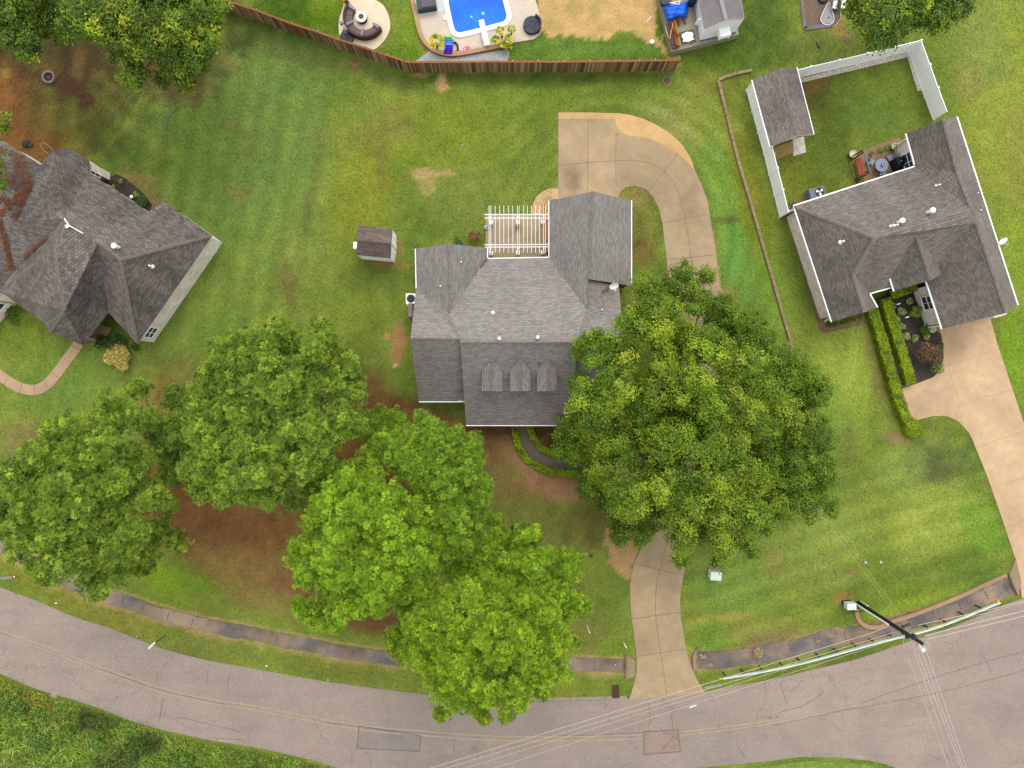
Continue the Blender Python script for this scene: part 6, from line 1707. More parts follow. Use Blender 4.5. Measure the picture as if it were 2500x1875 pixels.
MB().box((o.x, o.y, PZ + .08), (1.15, 1.0, .08), .22).build('tray', mat('tray_wood', S(98, 84, 84), .2, 3), t)
mb = MB(); n = 9; vs = []; fs = []
for i in range(n):
    for j in range(n):
        u, v = i / (n - 1) - .5, j / (n - 1) - .5
        x, y = u * .86 * (1 + .12 * math.sin(v * 9)), v * .72 * (1 + .12 * math.cos(u * 8))
        ca, sa = math.cos(.22), math.sin(.22)
        vs.append((o.x + x * ca - y * sa, o.y + x * sa + y * ca, PZ + .15 + .03 * random.random()))
for i in range(n - 1):
    for j in range(n - 1): fs.append((i * n + j, (i + 1) * n + j, (i + 1) * n + j + 1, i * n + j + 1))
mb.add(vs, fs).build('sheet', M['white'], t)
o = P(1592, 103, 0); t = thing('lawn_lid', o, 'round white lid on the grass by the dirt patch', 'lid')
MB().lathe((o.x, o.y, 0), [(.17, 0), (.17, .10), (.15, .13), (.05, .15)], 20).build('lid', M['white'], t)
p0, p1 = P(1578, 55), P(1590, 40)
tag(MB().tube([(p0.x, p0.y, .03), (p1.x, p1.y, .03)], .025, 8).build('white_pipe', M['white_trim'], base=(p0.x, p0.y, 0)), 'thin pale pipe lying on the sandy dirt', 'pipe')

# ------------------------------------------------------------------ pool yard
def zp(u, v): return (990 + u * .16275, v * .16275)
sp = thing('swimming_pool', P(1160, 20, 0), 'bright blue swimming pool with white coping', 'swimming pool')
wl_ = [zp(610, -260), zp(640, 60), zp(690, 300), zp(720, 420), zp(740, 470), zp(775, 498), zp(820, 505), zp(1000, 465), zp(1300, 385), zp(1440, 350), zp(1490, 325), zp(1520, 285), zp(1528, 240), zp(1500, 130), zp(1465, 0), zp(1400, -260)]
wx_ = W(wl_, .1)
MB().slab([(p.x, p.y) for p in wx_], .115, .02).build('water', M['pool_water'], sp)
cop = MB().sweep([(p.x, p.y, 0) for p in wx_], [(.04, .02), (.04, .2), (-.02, .22), (-.30, .22), (-.34, .2), (-.34, .02)])
cop.build('coping', M['white'], sp)
q = P(*zp(605, 268), .1); MB().box((q.x, q.y, .14), (.34, .36, .12), .2).build('skimmer_lid', M['white'], sp)
for (u, v), r_ in (((990, 255), .10), ((1162, 203), .13)):
    q = P(*zp(u, v), .12); MB().lathe((q.x, q.y, .117), [(r_, 0), (r_, .03), (r_ * .5, .05)], 16).build('drain_cover', mat('turquoise_lid', S(120, 210, 235), .05, 3), sp)
a, b_ = P(*zp(1135, 300), .6), P(*zp(1225, 675), .6)
t = thing('diving_board', (P(*zp(1190, 560), 0).x, P(*zp(1190, 560), 0).y, .1), 'white diving board reaching over the pool end', 'diving board')
MB().bar(a, b_, .42, .06).build('board', M['white'], t)
m1 = a.lerp(b_, .62)
MB().box((m1.x, m1.y, .33), (.44, .35, .46), .25).build('stand', M['white_trim'], t)
m1 = a.lerp(b_, .95); MB().box((m1.x, m1.y, .33), (.4, .12, .46), .25).build('rear_support', M['white_trim'], t)
bw = MB()
def block_run(mb, pts, wdt, h):
    w = W(crom(pts, 5))
    acc = 0
    for p0, p1 in zip(w[:-1], w[1:]):
        n = max(1, round((p1 - p0).length / .4))
        for k in range(n):
            q0 = p0.lerp(p1, k / n); q1 = p0.lerp(p1, (k + .95) / n)
            mb.bar((q0.x, q0.y, h / 2), (q1.x, q1.y, h / 2 + 1e-4), wdt, h + random.uniform(-.01, .01))
block_run(bw, [(1004, -30), (1007, 0), (1014, 32), (1022, 66), (1030, 92), (1044, 112), (1062, 126), (1088, 134), (1110, 135), (1140, 131), (1180, 123), (1215, 116), (1240, 112)], .34, .28)
tag(bw.build('retaining_wall', mat('tan_block', S(176, 140, 106), .15, 2, fine=.15, fscale=8), base=P(1030, 92)), 'low tan block wall curving round the pool patio', 'retaining wall')
def palm(label, stems, group):
    b = P(stems[0][0], stems[0][1], 0)
    t = thing('palm_plant', b, label, 'palm', group)
    V = []; C = []; tm = MB()
    for (px, py, h, nf, L) in stems:
        c = P(px, py, h)
        tm.tube([(b.x * .3 + c.x * .7, b.y * .3 + c.y * .7, .1), (c.x, c.y, h * .6), (c.x, c.y, h)], [.09, .07, .06], 7)
        for k in range(nf):
            az = 6.283 * k / nf + random.uniform(-.25, .25); el = random.uniform(.25, 1.0)
            col = mul(random.choice([S(150, 172, 30), S(124, 160, 34), S(190, 190, 40), S(232, 208, 60)]), random.uniform(.85, 1.15))
            dirv = np.array([math.cos(az) * math.cos(el), math.sin(az) * math.cos(el), math.sin(el)])
            for j in range(15):                       # fan of leaflets
                sp_ = (j - 7) / 7 * .8
                dv = np.array([math.cos(az + sp_) * math.cos(el), math.sin(az + sp_) * math.cos(el), math.sin(el) - .15 * abs(sp_)])
                o0 = np.array(c) + dirv * L * .35
                tip = o0 + dv * L * .75 * random.uniform(.8, 1.1) - np.array([0, 0, .12 * L])
                s = np.cross(dv, [0, 0, 1]); s = s / (np.linalg.norm(s) + 1e-6) * .04
                V.append(np.stack([o0 - s * .4, o0 + s * .4, (o0 + tip) / 2 + s, tip])); C.append(mul(col, random.uniform(.8, 1.2)))
    tm.build('trunk', M['bark'], t)
    mesh_np('fronds', np.array(V), 4, np.array(C), M['leaf'], t, b)
palm('single bushy fan palm beside the colourful pool slide', [(*zp(460, 640), 1.3, 16, .75)], 'fan palms on the pool patio')
palm('clump of several small fan palms beside the diving board', [(*zp(1540, 600), .9, 11, .5), (*zp(1350, 610), .7, 10, .45), (*zp(1420, 465), 1.0, 9, .45), (*zp(1590, 450), 1.0, 9, .42), (*zp(1490, 690), .6, 9, .42), (*zp(1545, 690), .6, 8, .36)], 'fan palms on the pool patio')
# kid slide / inflatable lounger with colour bands
o = P(*zp(645, 680), .1); t = thing('inflatable_slide', (o.x, o.y, .1), 'green blue and purple striped inflatable lounger by the palm', 'lounger')
bands = [((580, 540), (700, 585), (106, 200, 80), .28), ((575, 590), (718, 620), (60, 130, 220), .34), ((575, 622), (716, 650), (70, 140, 235), .36), ((590, 652), (714, 680), (120, 160, 240), .36), ((600, 682), (712, 708), (60, 40, 215), .38), ((590, 710), (710, 738), (74, 30, 210), .38), ((580, 740), (708, 768), (60, 20, 200), .36), ((572, 770), (704, 805), (70, 24, 190), .34)]
for (a0, a1, colr, zz) in bands:
    p0, p1 = P(*zp(*a0), zz), P(*zp(*a1), zz)
    y = (p0.y + p1.y) / 2; r_ = abs(p0.y - p1.y) / 2 * 1.05
    MB().tube([(p0.x, y, zz), ((p0.x + p1.x) / 2, y, zz + .02), (p1.x, y, zz)], [r_ * .8, r_, r_ * .8], 10, col=S(*colr)).build('air_chamber', M['paint'], t, smooth=True)
o = P(*zp(735, 735), .1); t = thing('swim_ring', (o.x, o.y, .1), 'black rubber ring leaning by the inflatable lounger', 'ring')
MB().tube([(o.x + .28 * math.cos(6.283 * k / 20), o.y + .5 * math.sin(6.283 * k / 20), .2) for k in range(20)], .075, 8, closed=True).build('tube', M['black'], t, smooth=True)
for (u, v, r_, lab) in ((925, 750, .33, 'larger pink wire toy near the block wall'), (780, 785, .22, 'smaller pink wire toy beside the inflatable lounger')):
    o = P(*zp(u, v), .1); t = thing('pink_float', (o.x, o.y, .1), lab, 'toy', 'pink pool toys')
    MB().tube([(o.x + r_ * math.cos(6.283 * k / 24), o.y + r_ * .8 * math.sin(6.283 * k / 24), .14) for k in range(24)], .022, 6, closed=True).build('ring', M['pink'], t)
    MB().box((o.x, o.y, .2), (r_ * .9, .12, .12), .6).box((o.x + .05, o.y - .08, .2), (.1, r_ * .7, .12), .3).build('body', M['pink'], t)
o = P(*zp(1896, 400), .1); t = thing('round_daybed', (o.x, o.y, .1), 'round charcoal wicker daybed at the patio corner', 'daybed')
R_ = .70
for k in range(4):
    a0 = k * 1.5708 + .35; mb = MB(); n = 10; vs = [];
    for zz in (.1, .48):
        for i in range(n + 1):
            a = a0 + .03 + (1.5708 - .06) * i / n; vs.append((o.x + R_ * math.cos(a), o.y + R_ * math.sin(a), zz))
        for i in range(n, -1, -1):
            a = a0 + .05 + (1.5708 - .10) * i / n; vs.append((o.x + .27 * math.cos(a), o.y + .27 * math.sin(a), zz))
    m_ = 2 * (n + 1); fs = [tuple(range(m_))[::-1], tuple(range(m_, 2 * m_))] + [(i, (i + 1) % m_, m_ + (i + 1) % m_, m_ + i) for i in range(m_)]
    mb.add(vs, fs); mb.build('seat', M['daybed'], t)
MB().cyl((o.x, o.y, .1), .25, .36, 24).build('table', M['daybed'], t)
MB().sweep([(o.x + (R_ + .02) * math.cos(a), o.y + (R_ + .02) * math.sin(a), 0) for a in [(-.9 + 2.1 * i / 14) for i in range(15)]], [(-.05, .1), (-.05, .78), (.05, .78), (.05, .1)]).build('backrest', M['daybed'], t)
o = P(*zp(300, 60), .1); t = thing('covered_grill', (o.x, o.y, .12), 'dark covered outdoor unit on the pale pad', 'outdoor unit')
p0, p1 = P(*zp(170, 70), .6), P(*zp(455, 25), .6)
MB().bar((p0.x, p0.y, .45), (p1.x, p1.y, .45), 1.0, .66).build('body', M['dkmetal'], t)
MB().bar((p0.x + .35, p0.y + .05, .82), (p1.x - .05, p1.y, .82), .85, .08).build('lid', mat('grey_cover', S(92, 88, 94), .1, 3), t)

# fire pit patio ------------------------------------------------------
def zf(u, v): return (800 + u * .08439, v * .08439)
o = P(*zf(1005, 570), 0)
t = thing('fire_pit', (o.x, o.y, .06), 'round pale fire pit in the middle of the curved sofa', 'fire pit')
MB().lathe((o.x, o.y, .06), [(.43, 0), (.43, .42)], 32).build('drum', M['wicker_dark'], t)
MB().lathe((o.x, o.y, .48), [(.46, 0), (.46, .05), (.21, .05), (.21, -.08)], 32).build('rim', mat('pale_stone', S(228, 216, 204), .05, 4), t)
MB().lathe((o.x, o.y, .44), [(.2, 0), (.12, .04), (.04, .1)], 20).build('burner', mat('lava_rock', S(92, 92, 84), .2, 8), t)
sofa = thing('curved_sofa', (o.x, o.y - .9, .06), 'brown wicker sofa curved round the fire pit', 'sofa')
cxy = P(*zf(1060, 520), .4); cx_, cy_ = cxy.x, cxy.y
def arc_piece(a0, a1, r0, r1, z0, z1, n=8):
    vs = []
    for zz in (z0, z1):
        for i in range(n + 1):
            a = a0 + (a1 - a0) * i / n; vs.append((cx_ + r1 * math.cos(a), cy_ + r1 * math.sin(a), zz))
        for i in range(n, -1, -1):
            a = a0 + (a1 - a0) * i / n; vs.append((cx_ + r0 * math.cos(a), cy_ + r0 * math.sin(a), zz))
    m_ = 2 * (n + 1)
    return MB().add(vs, [tuple(range(m_))[::-1], tuple(range(m_, 2 * m_))] + [(i, (i + 1) % m_, m_ + (i + 1) % m_, m_ + i) for i in range(m_)])
A0 = math.radians(140); A1 = math.radians(327); ns = 6
for i in range(ns):
    a0 = A0 + (A1 - A0) * i / ns + .012; a1 = A0 + (A1 - A0) * (i + 1) / ns - .012
    arc_piece(a0, a1, .98, 1.52, .06, .46).build('seat', M['wicker'], sofa)
arc_piece(A0, A1, 1.52, 1.68, .06, .72, 26).build('backrest', M['wicker_dark'], sofa)
for am in (142, 203, 264, 325):
    a = math.radians(am); hw_ = .085 if am in (142, 325) else .075
    arc_piece(a - hw_, a + hw_, .9, 1.6, .46, .64, 3).build('cushion', M['cushion'], sofa)
o = P(*zf(600, 1060), 0); t = thing('patio_umbrella', (o.x, o.y, .06), 'cantilever umbrella stand with a black base beside the sofa', 'umbrella stand')
MB().box((o.x, o.y, .14), (1.1, .95, .16), -.5).build('base', M['black'], t)
p0 = P(*zf(540, 980), .1); p1 = P(*zf(400, 650), 1.5); p2 = P(*zf(395, 700), 1.35); p3 = P(*zf(580, 880), .5)
MB().tube([p0, p0.lerp(p1, .5), p1], .05, 8).build('pole', M['siding'], t); MB().tube([p3, p2], .04, 8).build('brace', M['siding'], t)
MB().box(P(*zf(400, 670), 1.45), (.3, .22, .2), .5).build('bracket', M['greybox'], t)
o = P(*zf(545, 70), .2); t = thing('flower_pot', (o.x, o.y, .06), 'small orange flowering plant at the north end of the sofa', 'plant pot')
MB().lathe((o.x, o.y, .03), [(.12, 0), (.17, .3), (.15, .3)], 14).build('pot', M['rust'], t)
v, c = leaf_cloud([(o.x, o.y, .4, .28)], .06, 1200, [S(230, 110, 30), S(60, 96, 24), S(40, 70, 20)], None); mesh_np('foliage', v, 4, c, M['leaf'], t, (o.x, o.y, .06))

# ------------------------------------------------------------------ play corner at the top edge
o = P(2018, 48, 0); t = thing('play_slide', o, 'grey teardrop shaped play slide on the dirt area', 'slide')
vs = []; fs = []; n = 24
for k in range(n):
    a = 6.283 * k / n; r_ = .62
    x, y = math.cos(a) * .55, math.sin(a) * .5
    if y > 0: x *= (1 - y * 1.1); y = y * 2.6
    vs.append((o.x + x + .1 * max(0, y), o.y + y, .12)); 
for k in range(n): x, y, z = vs[k]; vs.append((o.x + (x - o.x) * .82, o.y + (y - o.y) * .88, .05))
fs = [(k, (k + 1) % n, n + (k + 1) % n, n + k) for k in range(n)] + [tuple(range(n, 2 * n))]
MB().add(vs, fs).build('chute', mat('grey_plastic', S(140, 138, 138), .06, 4, rough=.4), t)
MB().tube([vs[k] for k in range(n)], .035, 6, closed=True).build('rim', M['steel'], t)
MB().cyl((o.x + .15, o.y + .15, .06), .06, .05, 12).build('knob', M['dkmetal'], t)
o = P(2042, 12, 0); t = thing('garden_glider', o, 'blue framed glider with two pale grey seats at the dirt area', 'glider')
MB().box((o.x, o.y + .1, .25), (.34, 1.4, .1), -.08).build('frame', mat('navy_metal', S(44, 54, 84), .2, 3), t)
for dx in (-.32, .36):
    s_ = MB().box((o.x + dx, o.y - .15, .45), (.3, .75, .1), -.15).build('seat', M['siding'], t)
    MB().box((o.x + dx, o.y + .25, .62), (.3, .1, .4), -.15).build('backrest', M['siding'], s_)
c_ = MB(); c_.tube([P(2051, 24, .2), P(2053, 44, .1), P(2046, 54, .05), P(2036, 64, .04)], .02, 6); c_.build('rail', M['steel'], t)
o = P(2008, -2, 0); t = thing('tyre', o, 'dark tyre at the top edge of the dirt area', 'tyre')
MB().tube([(o.x + .3 * math.cos(6.283 * k / 20), o.y + .3 * math.sin(6.283 * k / 20), .1) for k in range(20)], .11, 8, closed=True).build('tread', M['black'], t, smooth=True)
o = P(2084, 14, 0); t = thing('white_bucket', o, 'small white bucket under the yellowish tree', 'bucket')
MB().lathe((o.x, o.y, 0), [(.12, 0), (.16, .3), (.14, .3), (.11, .03)], 16).build('body', M['white'], t)
tag(MB().tube([P(1993, 103, .04), P(1996, 109, .05), P(1999, 115, .05), P(2003, 118, .03)], [.03, .07, .08, .04], 7).build('black_hose', M['black'], base=P(1998, 110)), 'short black curved hose on the grass', 'hose')
o = P(2067, 98, 0); t = thing('drain_cover', o, 'small dark round cover in the grass north of the white fence', 'drain cover', 'covers in the lawn')
MB().lathe((o.x, o.y, -.05), [(.25, 0), (.25, .07), (.2, .075)], 20).build('lid', M['iron'], t)

# ------------------------------------------------------------------ back patio of the fenced house
def zq(u, v): return (2050 + u * .09946, 320 + v * .09946)
o = P(*zq(1040, 840), 0); t = thing('patio_table', (o.x, o.y, .04), 'round blue grey table on the back patio', 'table')
tz = .74; c = P(*zq(1040, 835), tz)
MB().lathe((c.x, c.y, tz - .03), [(.5, 0), (.53, .01), (.53, .03)], 32).build('tabletop', M['table_top'], t)
for k in range(4):
    a = .8 + 1.5708 * k; MB().tube([(c.x + .38 * math.cos(a), c.y + .38 * math.sin(a), .04), (c.x + .3 * math.cos(a), c.y + .3 * math.sin(a), tz - .03)], .025, 6).build('leg', M['dkmetal'], t)
pp = pot_thing('table_pot', 'small pale pot standing on the round patio table', 'plant pot', 2154, 401, .13, .2, M['pot'], [S(120, 110, 70), S(90, 90, 50)])
pp.location = (c.x + .02, c.y + .02, tz)
def pchair(label, u, v, rz):
    o = P(*zq(u, v), .45); o.z = 0; t = thing('patio_chair', (o.x, o.y, .04), label, 'chair', 'chairs round the patio table', 0)
    ca, sa = math.cos(rz), math.sin(rz)
    def L(x, y): return (o.x + x * ca - y * sa, o.y + x * sa + y * ca)
    MB().box((*L(0, 0), .44), (.46, .46, .05), rz).build('seat', M['table_top'], t)
    bk = MB(); p = L(-.24, 0); bk.box((p[0], p[1], .72), (.07, .46, .52), rz); bk.build('backrest', M['cushion'], t)
    for x in (-.2, .2):
        for y in (-.2, .2): MB().bar((*L(x, y), .04), (*L(x, y), .43), .03, .03).build('leg', M['dkmetal'], t)
pchair('blue grey chair between the table and the swing', 775, 745, -.5)
pchair('blue grey chair between the table and the black grill', 1250, 650, -2.7)
pchair('blue grey chair between the table and the house gutter', 1060, 1040, 1.5)
o = P(*zq(1520, 740), 1.0); o.z = 0; t = thing('covered_grill', (o.x, o.y, .04), 'black covered grill against the house wall', 'grill')
rot = .3
mb = MB(); n = 24; vs = []; prof = [(.0, 1.0), (.3, 1.02), (.62, .92), (.8, .55), (.92, 0.0)]
ca, sa = math.cos(rot), math.sin(rot); rings = []
for rr, zz in prof:
    for k in range(n):
        a = 6.283 * k / n; x, y = math.copysign(abs(math.cos(a)) ** .6, math.cos(a)) * .46 * rr, math.copysign(abs(math.sin(a)) ** .6, math.sin(a)) * .60 * rr
        vs.append((o.x + x * ca - y * sa, o.y + x * sa + y * ca, .05 + zz))
fs = [(i * n + k, (i + 1) * n + k, (i + 1) * n + (k + 1) % n, i * n + (k + 1) % n) for i in range(len(prof) - 1) for k in range(n)]
mb.add(vs, fs).build('cover', mat('black_cover', S(24, 26, 36), .25, 4, rough=.35), t, smooth=True)
MB().lathe((o.x - .03, o.y + .02, 1.06), [(.05, 0), (.05, .03), (.02, .05)], 12).build('knob', M['steel'], t)
# swing bench in its frame
o = P(*zq(500, 850), 0); t = thing('porch_swing', (o.x, o.y, .04), 'red stained swing bench hanging in a dark wooden frame', 'swing')
def fb(name, a, za, b_, zb_, w_=.09, m=None): MB().bar(P(*zq(*a), za), P(*zq(*b_), zb_), w_, w_).build(name, m or M['brownwood'], t)
fb('top_beam', (590, 470), 2.0, (760, 1030), 2.0, .08, M['greybox'])
fb('frame_leg', (230, 740), .05, (590, 520), 1.95); fb('frame_leg', (250, 650), .05, (560, 480), 1.9); fb('frame_leg', (380, 1190), .05, (700, 1050), 1.95); fb('frame_leg', (620, 1010), .05, (740, 1000), 1.95)
fb('ground_beam', (250, 740), .08, (360, 1150), .08, .1, M['timber'])
fb('arm_beam', (700, 880), 1.2, (690, 1060), 1.2, .07)
for k in range(4):
    MB().bar(P(*zq(405 + k * 40, 690 - k * 4), .5), P(*zq(500 + k * 32, 1070 - k * 10), .5), .10, .04).build('seat_slat', M['redwood'], t)
for k in range(3):
    MB().bar(P(*zq(390 + k * 2, 690), .62 + .14 * k), P(*zq(480 + k * 2, 1075), .62 + .14 * k), .05, .11).build('back_slat', M['redwood'], t)
fb('armrest', (380, 690), .75, (535, 640), .75, .08, M['redwood']); fb('armrest', (490, 1080), .75, (620, 1030), .75, .08, M['redwood'])
pot_thing('plant_pot', 'tall pale pot with bare soil at the corner of the swing frame', 'plant pot', 2083, 375.5, .27, .55, M['pot'])
pot_thing('plant_pot', 'pale pot with a small plant under the downspout', 'plant pot', 2185, 357, .24, .5, M['pot'], [S(96, 110, 50), S(120, 120, 60)])
pot_thing('plant_pot', 'pale pot beside the garage downspout', 'plant pot', 2277, 804, .25, .45, M['pot'], [S(96, 104, 60), S(120, 120, 80)])
pot_thing('plant_pot', 'small white pot in the dark bed of the brick house', 'plant pot', 321, 480, .12, .25, M['white'])
o = P(2092, 441, 0); t = thing('dark_pot', (o.x, o.y, .04), 'small dark pot at the foot of the swing frame', 'plant pot'); MB().lathe((o.x, o.y, .04), [(.12, 0), (.16, .25), (.13, .25), (.12, .2)], 14).build('pot', M['dkmetal'], t)
for i, (px, py, lab) in enumerate(((2190, 743, 'small white garden marker at the north end of the dark bed'), (2211, 775, 'white garden ornament in the middle of the dark bed'), (2275, 850, 'white garden marker by the driveway edge of the dark bed'))):
    o = P(px, py, 0); t = thing('garden_marker', o, lab, 'garden marker', 'white markers in the dark bed')
    MB().box((o.x, o.y, .2), (.3, .08, .14), .3).build('plate', M['white'], t); MB().bar((o.x, o.y, 0), (o.x, o.y, .16), .03, .03).build('stake', M['steel'], t)
    if i == 2: pass

# ------------------------------------------------------------------ yard odds and ends
o = P(122, 190, 0); t = thing('fire_ring', o, 'round grey stone fire ring under the corner tree', 'fire ring')
mb = MB()
for k in range(16):
    a = 6.283 * k / 16; mb.box((o.x + .44 * math.cos(a), o.y + .44 * math.sin(a), .12), (.17, .17, .26), a)
mb.build('stone_ring', mat('fire_stone', S(120, 104, 98), .2, 3), t); MB().cyl((o.x, o.y, -.02), .4, .06, 20).build('ash', M['mulch'], t)
lg = MB()
for k in range(5): a = k * 1.3; lg.bar((o.x - .2 * math.cos(a), o.y - .2 * math.sin(a), .08), (o.x + .22 * math.cos(a), o.y + .22 * math.sin(a), .16), .05, .05)
lg.build('firewood', M['bark'], t)
t = thing('fallen_branch', P(412, 290), 'bare grey fallen branch on the northwest lawn', 'branch')
mb = MB()
for pts in ([(402, 318), (405, 300), (410, 283), (424, 265)], [(410, 283), (398, 281)], [(412, 279), (430, 282)], [(417, 274), (432, 260)], [(405, 300), (400, 306)]):
    mb.tube([P(x, y, .08) for x, y in pts], .022, 5)
mb.build('limb', mat('grey_twig', S(120, 126, 130), .15, 4), t)
o = P(64, 352, 0); t = thing('dark_bundle', o, 'dark tarp covered bundle behind the straw strewn roof', 'bundle')
mb = MB(); mb.lathe((o.x, o.y, 0), [(.34, 0), (.3, .15), (.2, .24), (.06, .28)], 9); mb.box((o.x + .3, o.y - .06, .07), (.5, .28, .14), -.4); mb.build('cover', mat('dark_sheet', S(52, 54, 52), .2, 5), t)
tag(MB().tube([P(*lc(350, 105, .9)), P(*lc(310, 75, .95)), P(*lc(290, 45, 1.0)), P(*lc(300, 25, 1.0)), P(*lc(325, 25, 1.0)), P(*lc(360, 55, .95)), P(*lc(385, 75, .9))], .03, 6).build('wire_hoop', mat('wire', S(150, 140, 124), .1, 3), base=P(*lc(340, 60, 0))), 'pale bent wire hoop beside the roof corner', 'wire hoop')
def cover(label, px, py, r_, m, group='covers in the lawn'):
    o = P(px, py, 0); t = thing('manhole_cover', o, label, 'manhole cover', group)
    MB().lathe((o.x, o.y, -.06), [(r_ * 1.22, 0), (r_ * 1.22, .08), (r_, .085)], 26).build('collar', M['curb_tan'], t)
    lid = MB().cyl((o.x, o.y, 0), r_, .045, 26)
    for k in (-.4, 0, .4): lid.bar((o.x - r_ * .7, o.y + r_ * k, .05), (o.x + r_ * .7, o.y + r_ * k + .02, .05), .03, .015)
    lid.build('lid', m, t)
cover('round rusty manhole cover below the east end of the board fence', 1629, 197, .29, M['iron'])
cover('round earthy manhole cover below the bend of the board fence', 868, 152, .28, M['mulch_brown'])
cover('small round water meter cover, first of a pair on the front lawn', 2113, 1373, .10, M['steel'])
cover('small round water meter cover, nearer the wide driveway, of the pair', 2150, 1372, .10, M['steel'])
o = P(1443, 1357, 0); t = thing('valve_box', o, 'small dark square valve box in the front lawn', 'valve box'); MB().box((o.x, o.y, 0), (.26, .26, .08)).build('lid', M['dkmetal'], t)
o = P(1129, 355, 0); t = thing('survey_flag', o, 'tiny pale blue marker in the back lawn', 'marker'); MB().tube([(o.x + .07 * math.cos(k), o.y + .07 * math.sin(k), .08) for k in np.linspace(0, 6, 12)], .02, 6).build('ring', mat('pale_blue', S(140, 200, 215), .05, 3), t)
# transformer
o = P(1741, 1400, 0); t = thing('electric_transformer', o, 'pale green pad mounted transformer on a concrete pad by the driveway', 'transformer')
MB().slab([(p.x, p.y) for p in W([(1729, 1385), (1757, 1380), (1762, 1404), (1740, 1412), (1733, 1400)])], .1, .14).build('pad', M['ditch_light'], t)
a_ = W([(1728, 1394), (1755, 1391), (1759, 1415), (1731, 1413)], .7)
MB().box((P(1744, 1403, .45).x, P(1744, 1403, .45).y, .5), (.84, .62, .8), -.08).build('cabinet', M['mint'], t)
MB().box((P(1744, 1403, .45).x, P(1744, 1403, .45).y, .93), (.9, .68, .06), -.08, taper=.96).build('lid', M['mint'], t)
o = P(1620, 668, 0)
tag(MB().box((P(1629, 677).x, P(1629, 677).y, .08), (.26, .9, .14), .05).build('brick_edging', mat('red_brick', S(152, 88, 76), .15, 5), base=P(1629, 677)), 'short red brick strip at the driveway edge', 'edging')

# road sign seen from above, yard sign, stake, grate
o = P(404, 1551, 0); t = thing('road_sign', o, 'road sign on a thin post at the road edge, seen edge on', 'road sign')
MB().bar((o.x, o.y, 0), (o.x, o.y, 2.5), .05, .05).build('post', M['dkmetal'], t)
d = Vector((1, .0, 0)); c = Vector((o.x, o.y - .04, 2.2))
mb = MB(); hw_ = .38
for s in (0,):
    vs = [c + Vector((math.cos(.75) * .0, 0, .52)), c + Vector((hw_ * .62, hw_ * .78, 0)), c + Vector((0, 0, -.52)), c - Vector((hw_ * .62, hw_ * .78, 0))]
    th = Vector((.78, -.62, 0)) * .03
    mb.add([v + th for v in vs] + [v - th for v in vs], [(0, 1, 2, 3), (7, 6, 5, 4), (0, 4, 5, 1), (1, 5, 6, 2), (2, 6, 7, 3), (3, 7, 4, 0)])
mb.build('plate', M['white'], t)
o = P(1523, 1568, 0); t = thing('yard_sign', o, 'small white yard sign beside the culvert headwall', 'yard sign')
MB().box((o.x, o.y, .62), (.32, .03, .72), -.95).build('panel', M['white'], t)
for s in (-1, 1): MB().bar((o.x + s * .09, o.y - s * .12, 0), (o.x + s * .09, o.y - s * .12, .3), .02, .02).build('stake', M['steel'], t)
MB().box((o.x + .012, o.y - .018, .66), (.16, .034, .12), -.95).build('printed_block', M['greybox'], t)
o = P(1433, 1526, 0); t = thing('marker_post', o, 'thin white marker post on the lawn beside the pines', 'marker post')
MB().tube([(o.x, o.y, 0), (o.x + .02, o.y - .05, .8), (o.x + .06, o.y - .1, 1.5)], .035, 8).build('post', M['white'], t)
o = P(1503, 1688, 0); t = thing('storm_grate', o, 'rusty storm drain grate at the road edge', 'drain grate')
MB().box((o.x, o.y, .03), (.6, 1.05, .07), .06).build('frame', M['rust'], t)
gr = MB()
for k in range(9): gr.box((o.x, o.y - .44 + .11 * k, .075), (.5, .05, .03), .06)
gr.build('grate', mat('rust_dark', S(70, 40, 32), .2, 5), t)
# litter: small pale scraps along the verge
o0 = None
LIT = [(70, 1387, 'white crumpled paper by the ditch under the west pine'), (36, 1408, 'white scrap on the verge near the west edge'), (334, 1553, 'white scrap at the road edge west of the road sign'), (137, 1472, 'tiny pale scrap on the narrow verge'), (651, 1625, 'white wrapper on the verge south of the ditch'), (801, 1627, 'small white scrap near the middle of the verge'), (801, 1660, 'pale scrap close to the road edge'), (1503, 1625, 'crumpled pale paper in the ditch by the headwall'), (1777, 1594, 'white scrap in the stained ditch'), (1712, 1601, 'pale scrap in the ditch by the driveway')]
for px, py, lab in LIT:
    o = P(px, py, 0); r_ = random.uniform(.05, .11); vs = []; n = 7
    mb = MB()
    for k in range(n): a = 6.283 * k / n; vs.append((o.x + r_ * math.cos(a) * random.uniform(.6, 1.2), o.y + r_ * .6 * math.sin(a) * random.uniform(.6, 1.2), random.uniform(.02, .08) - (.2 if 'ditch' in lab and 'south' not in lab else 0)))
    vs.append((o.x, o.y, vs[0][2] + .07)); mb.add(vs, [(k, (k + 1) % n, n) for k in range(n)])
    tag(mb.build('paper_scrap', M['white'], base=o), lab, 'litter', 'scraps of litter by the road')

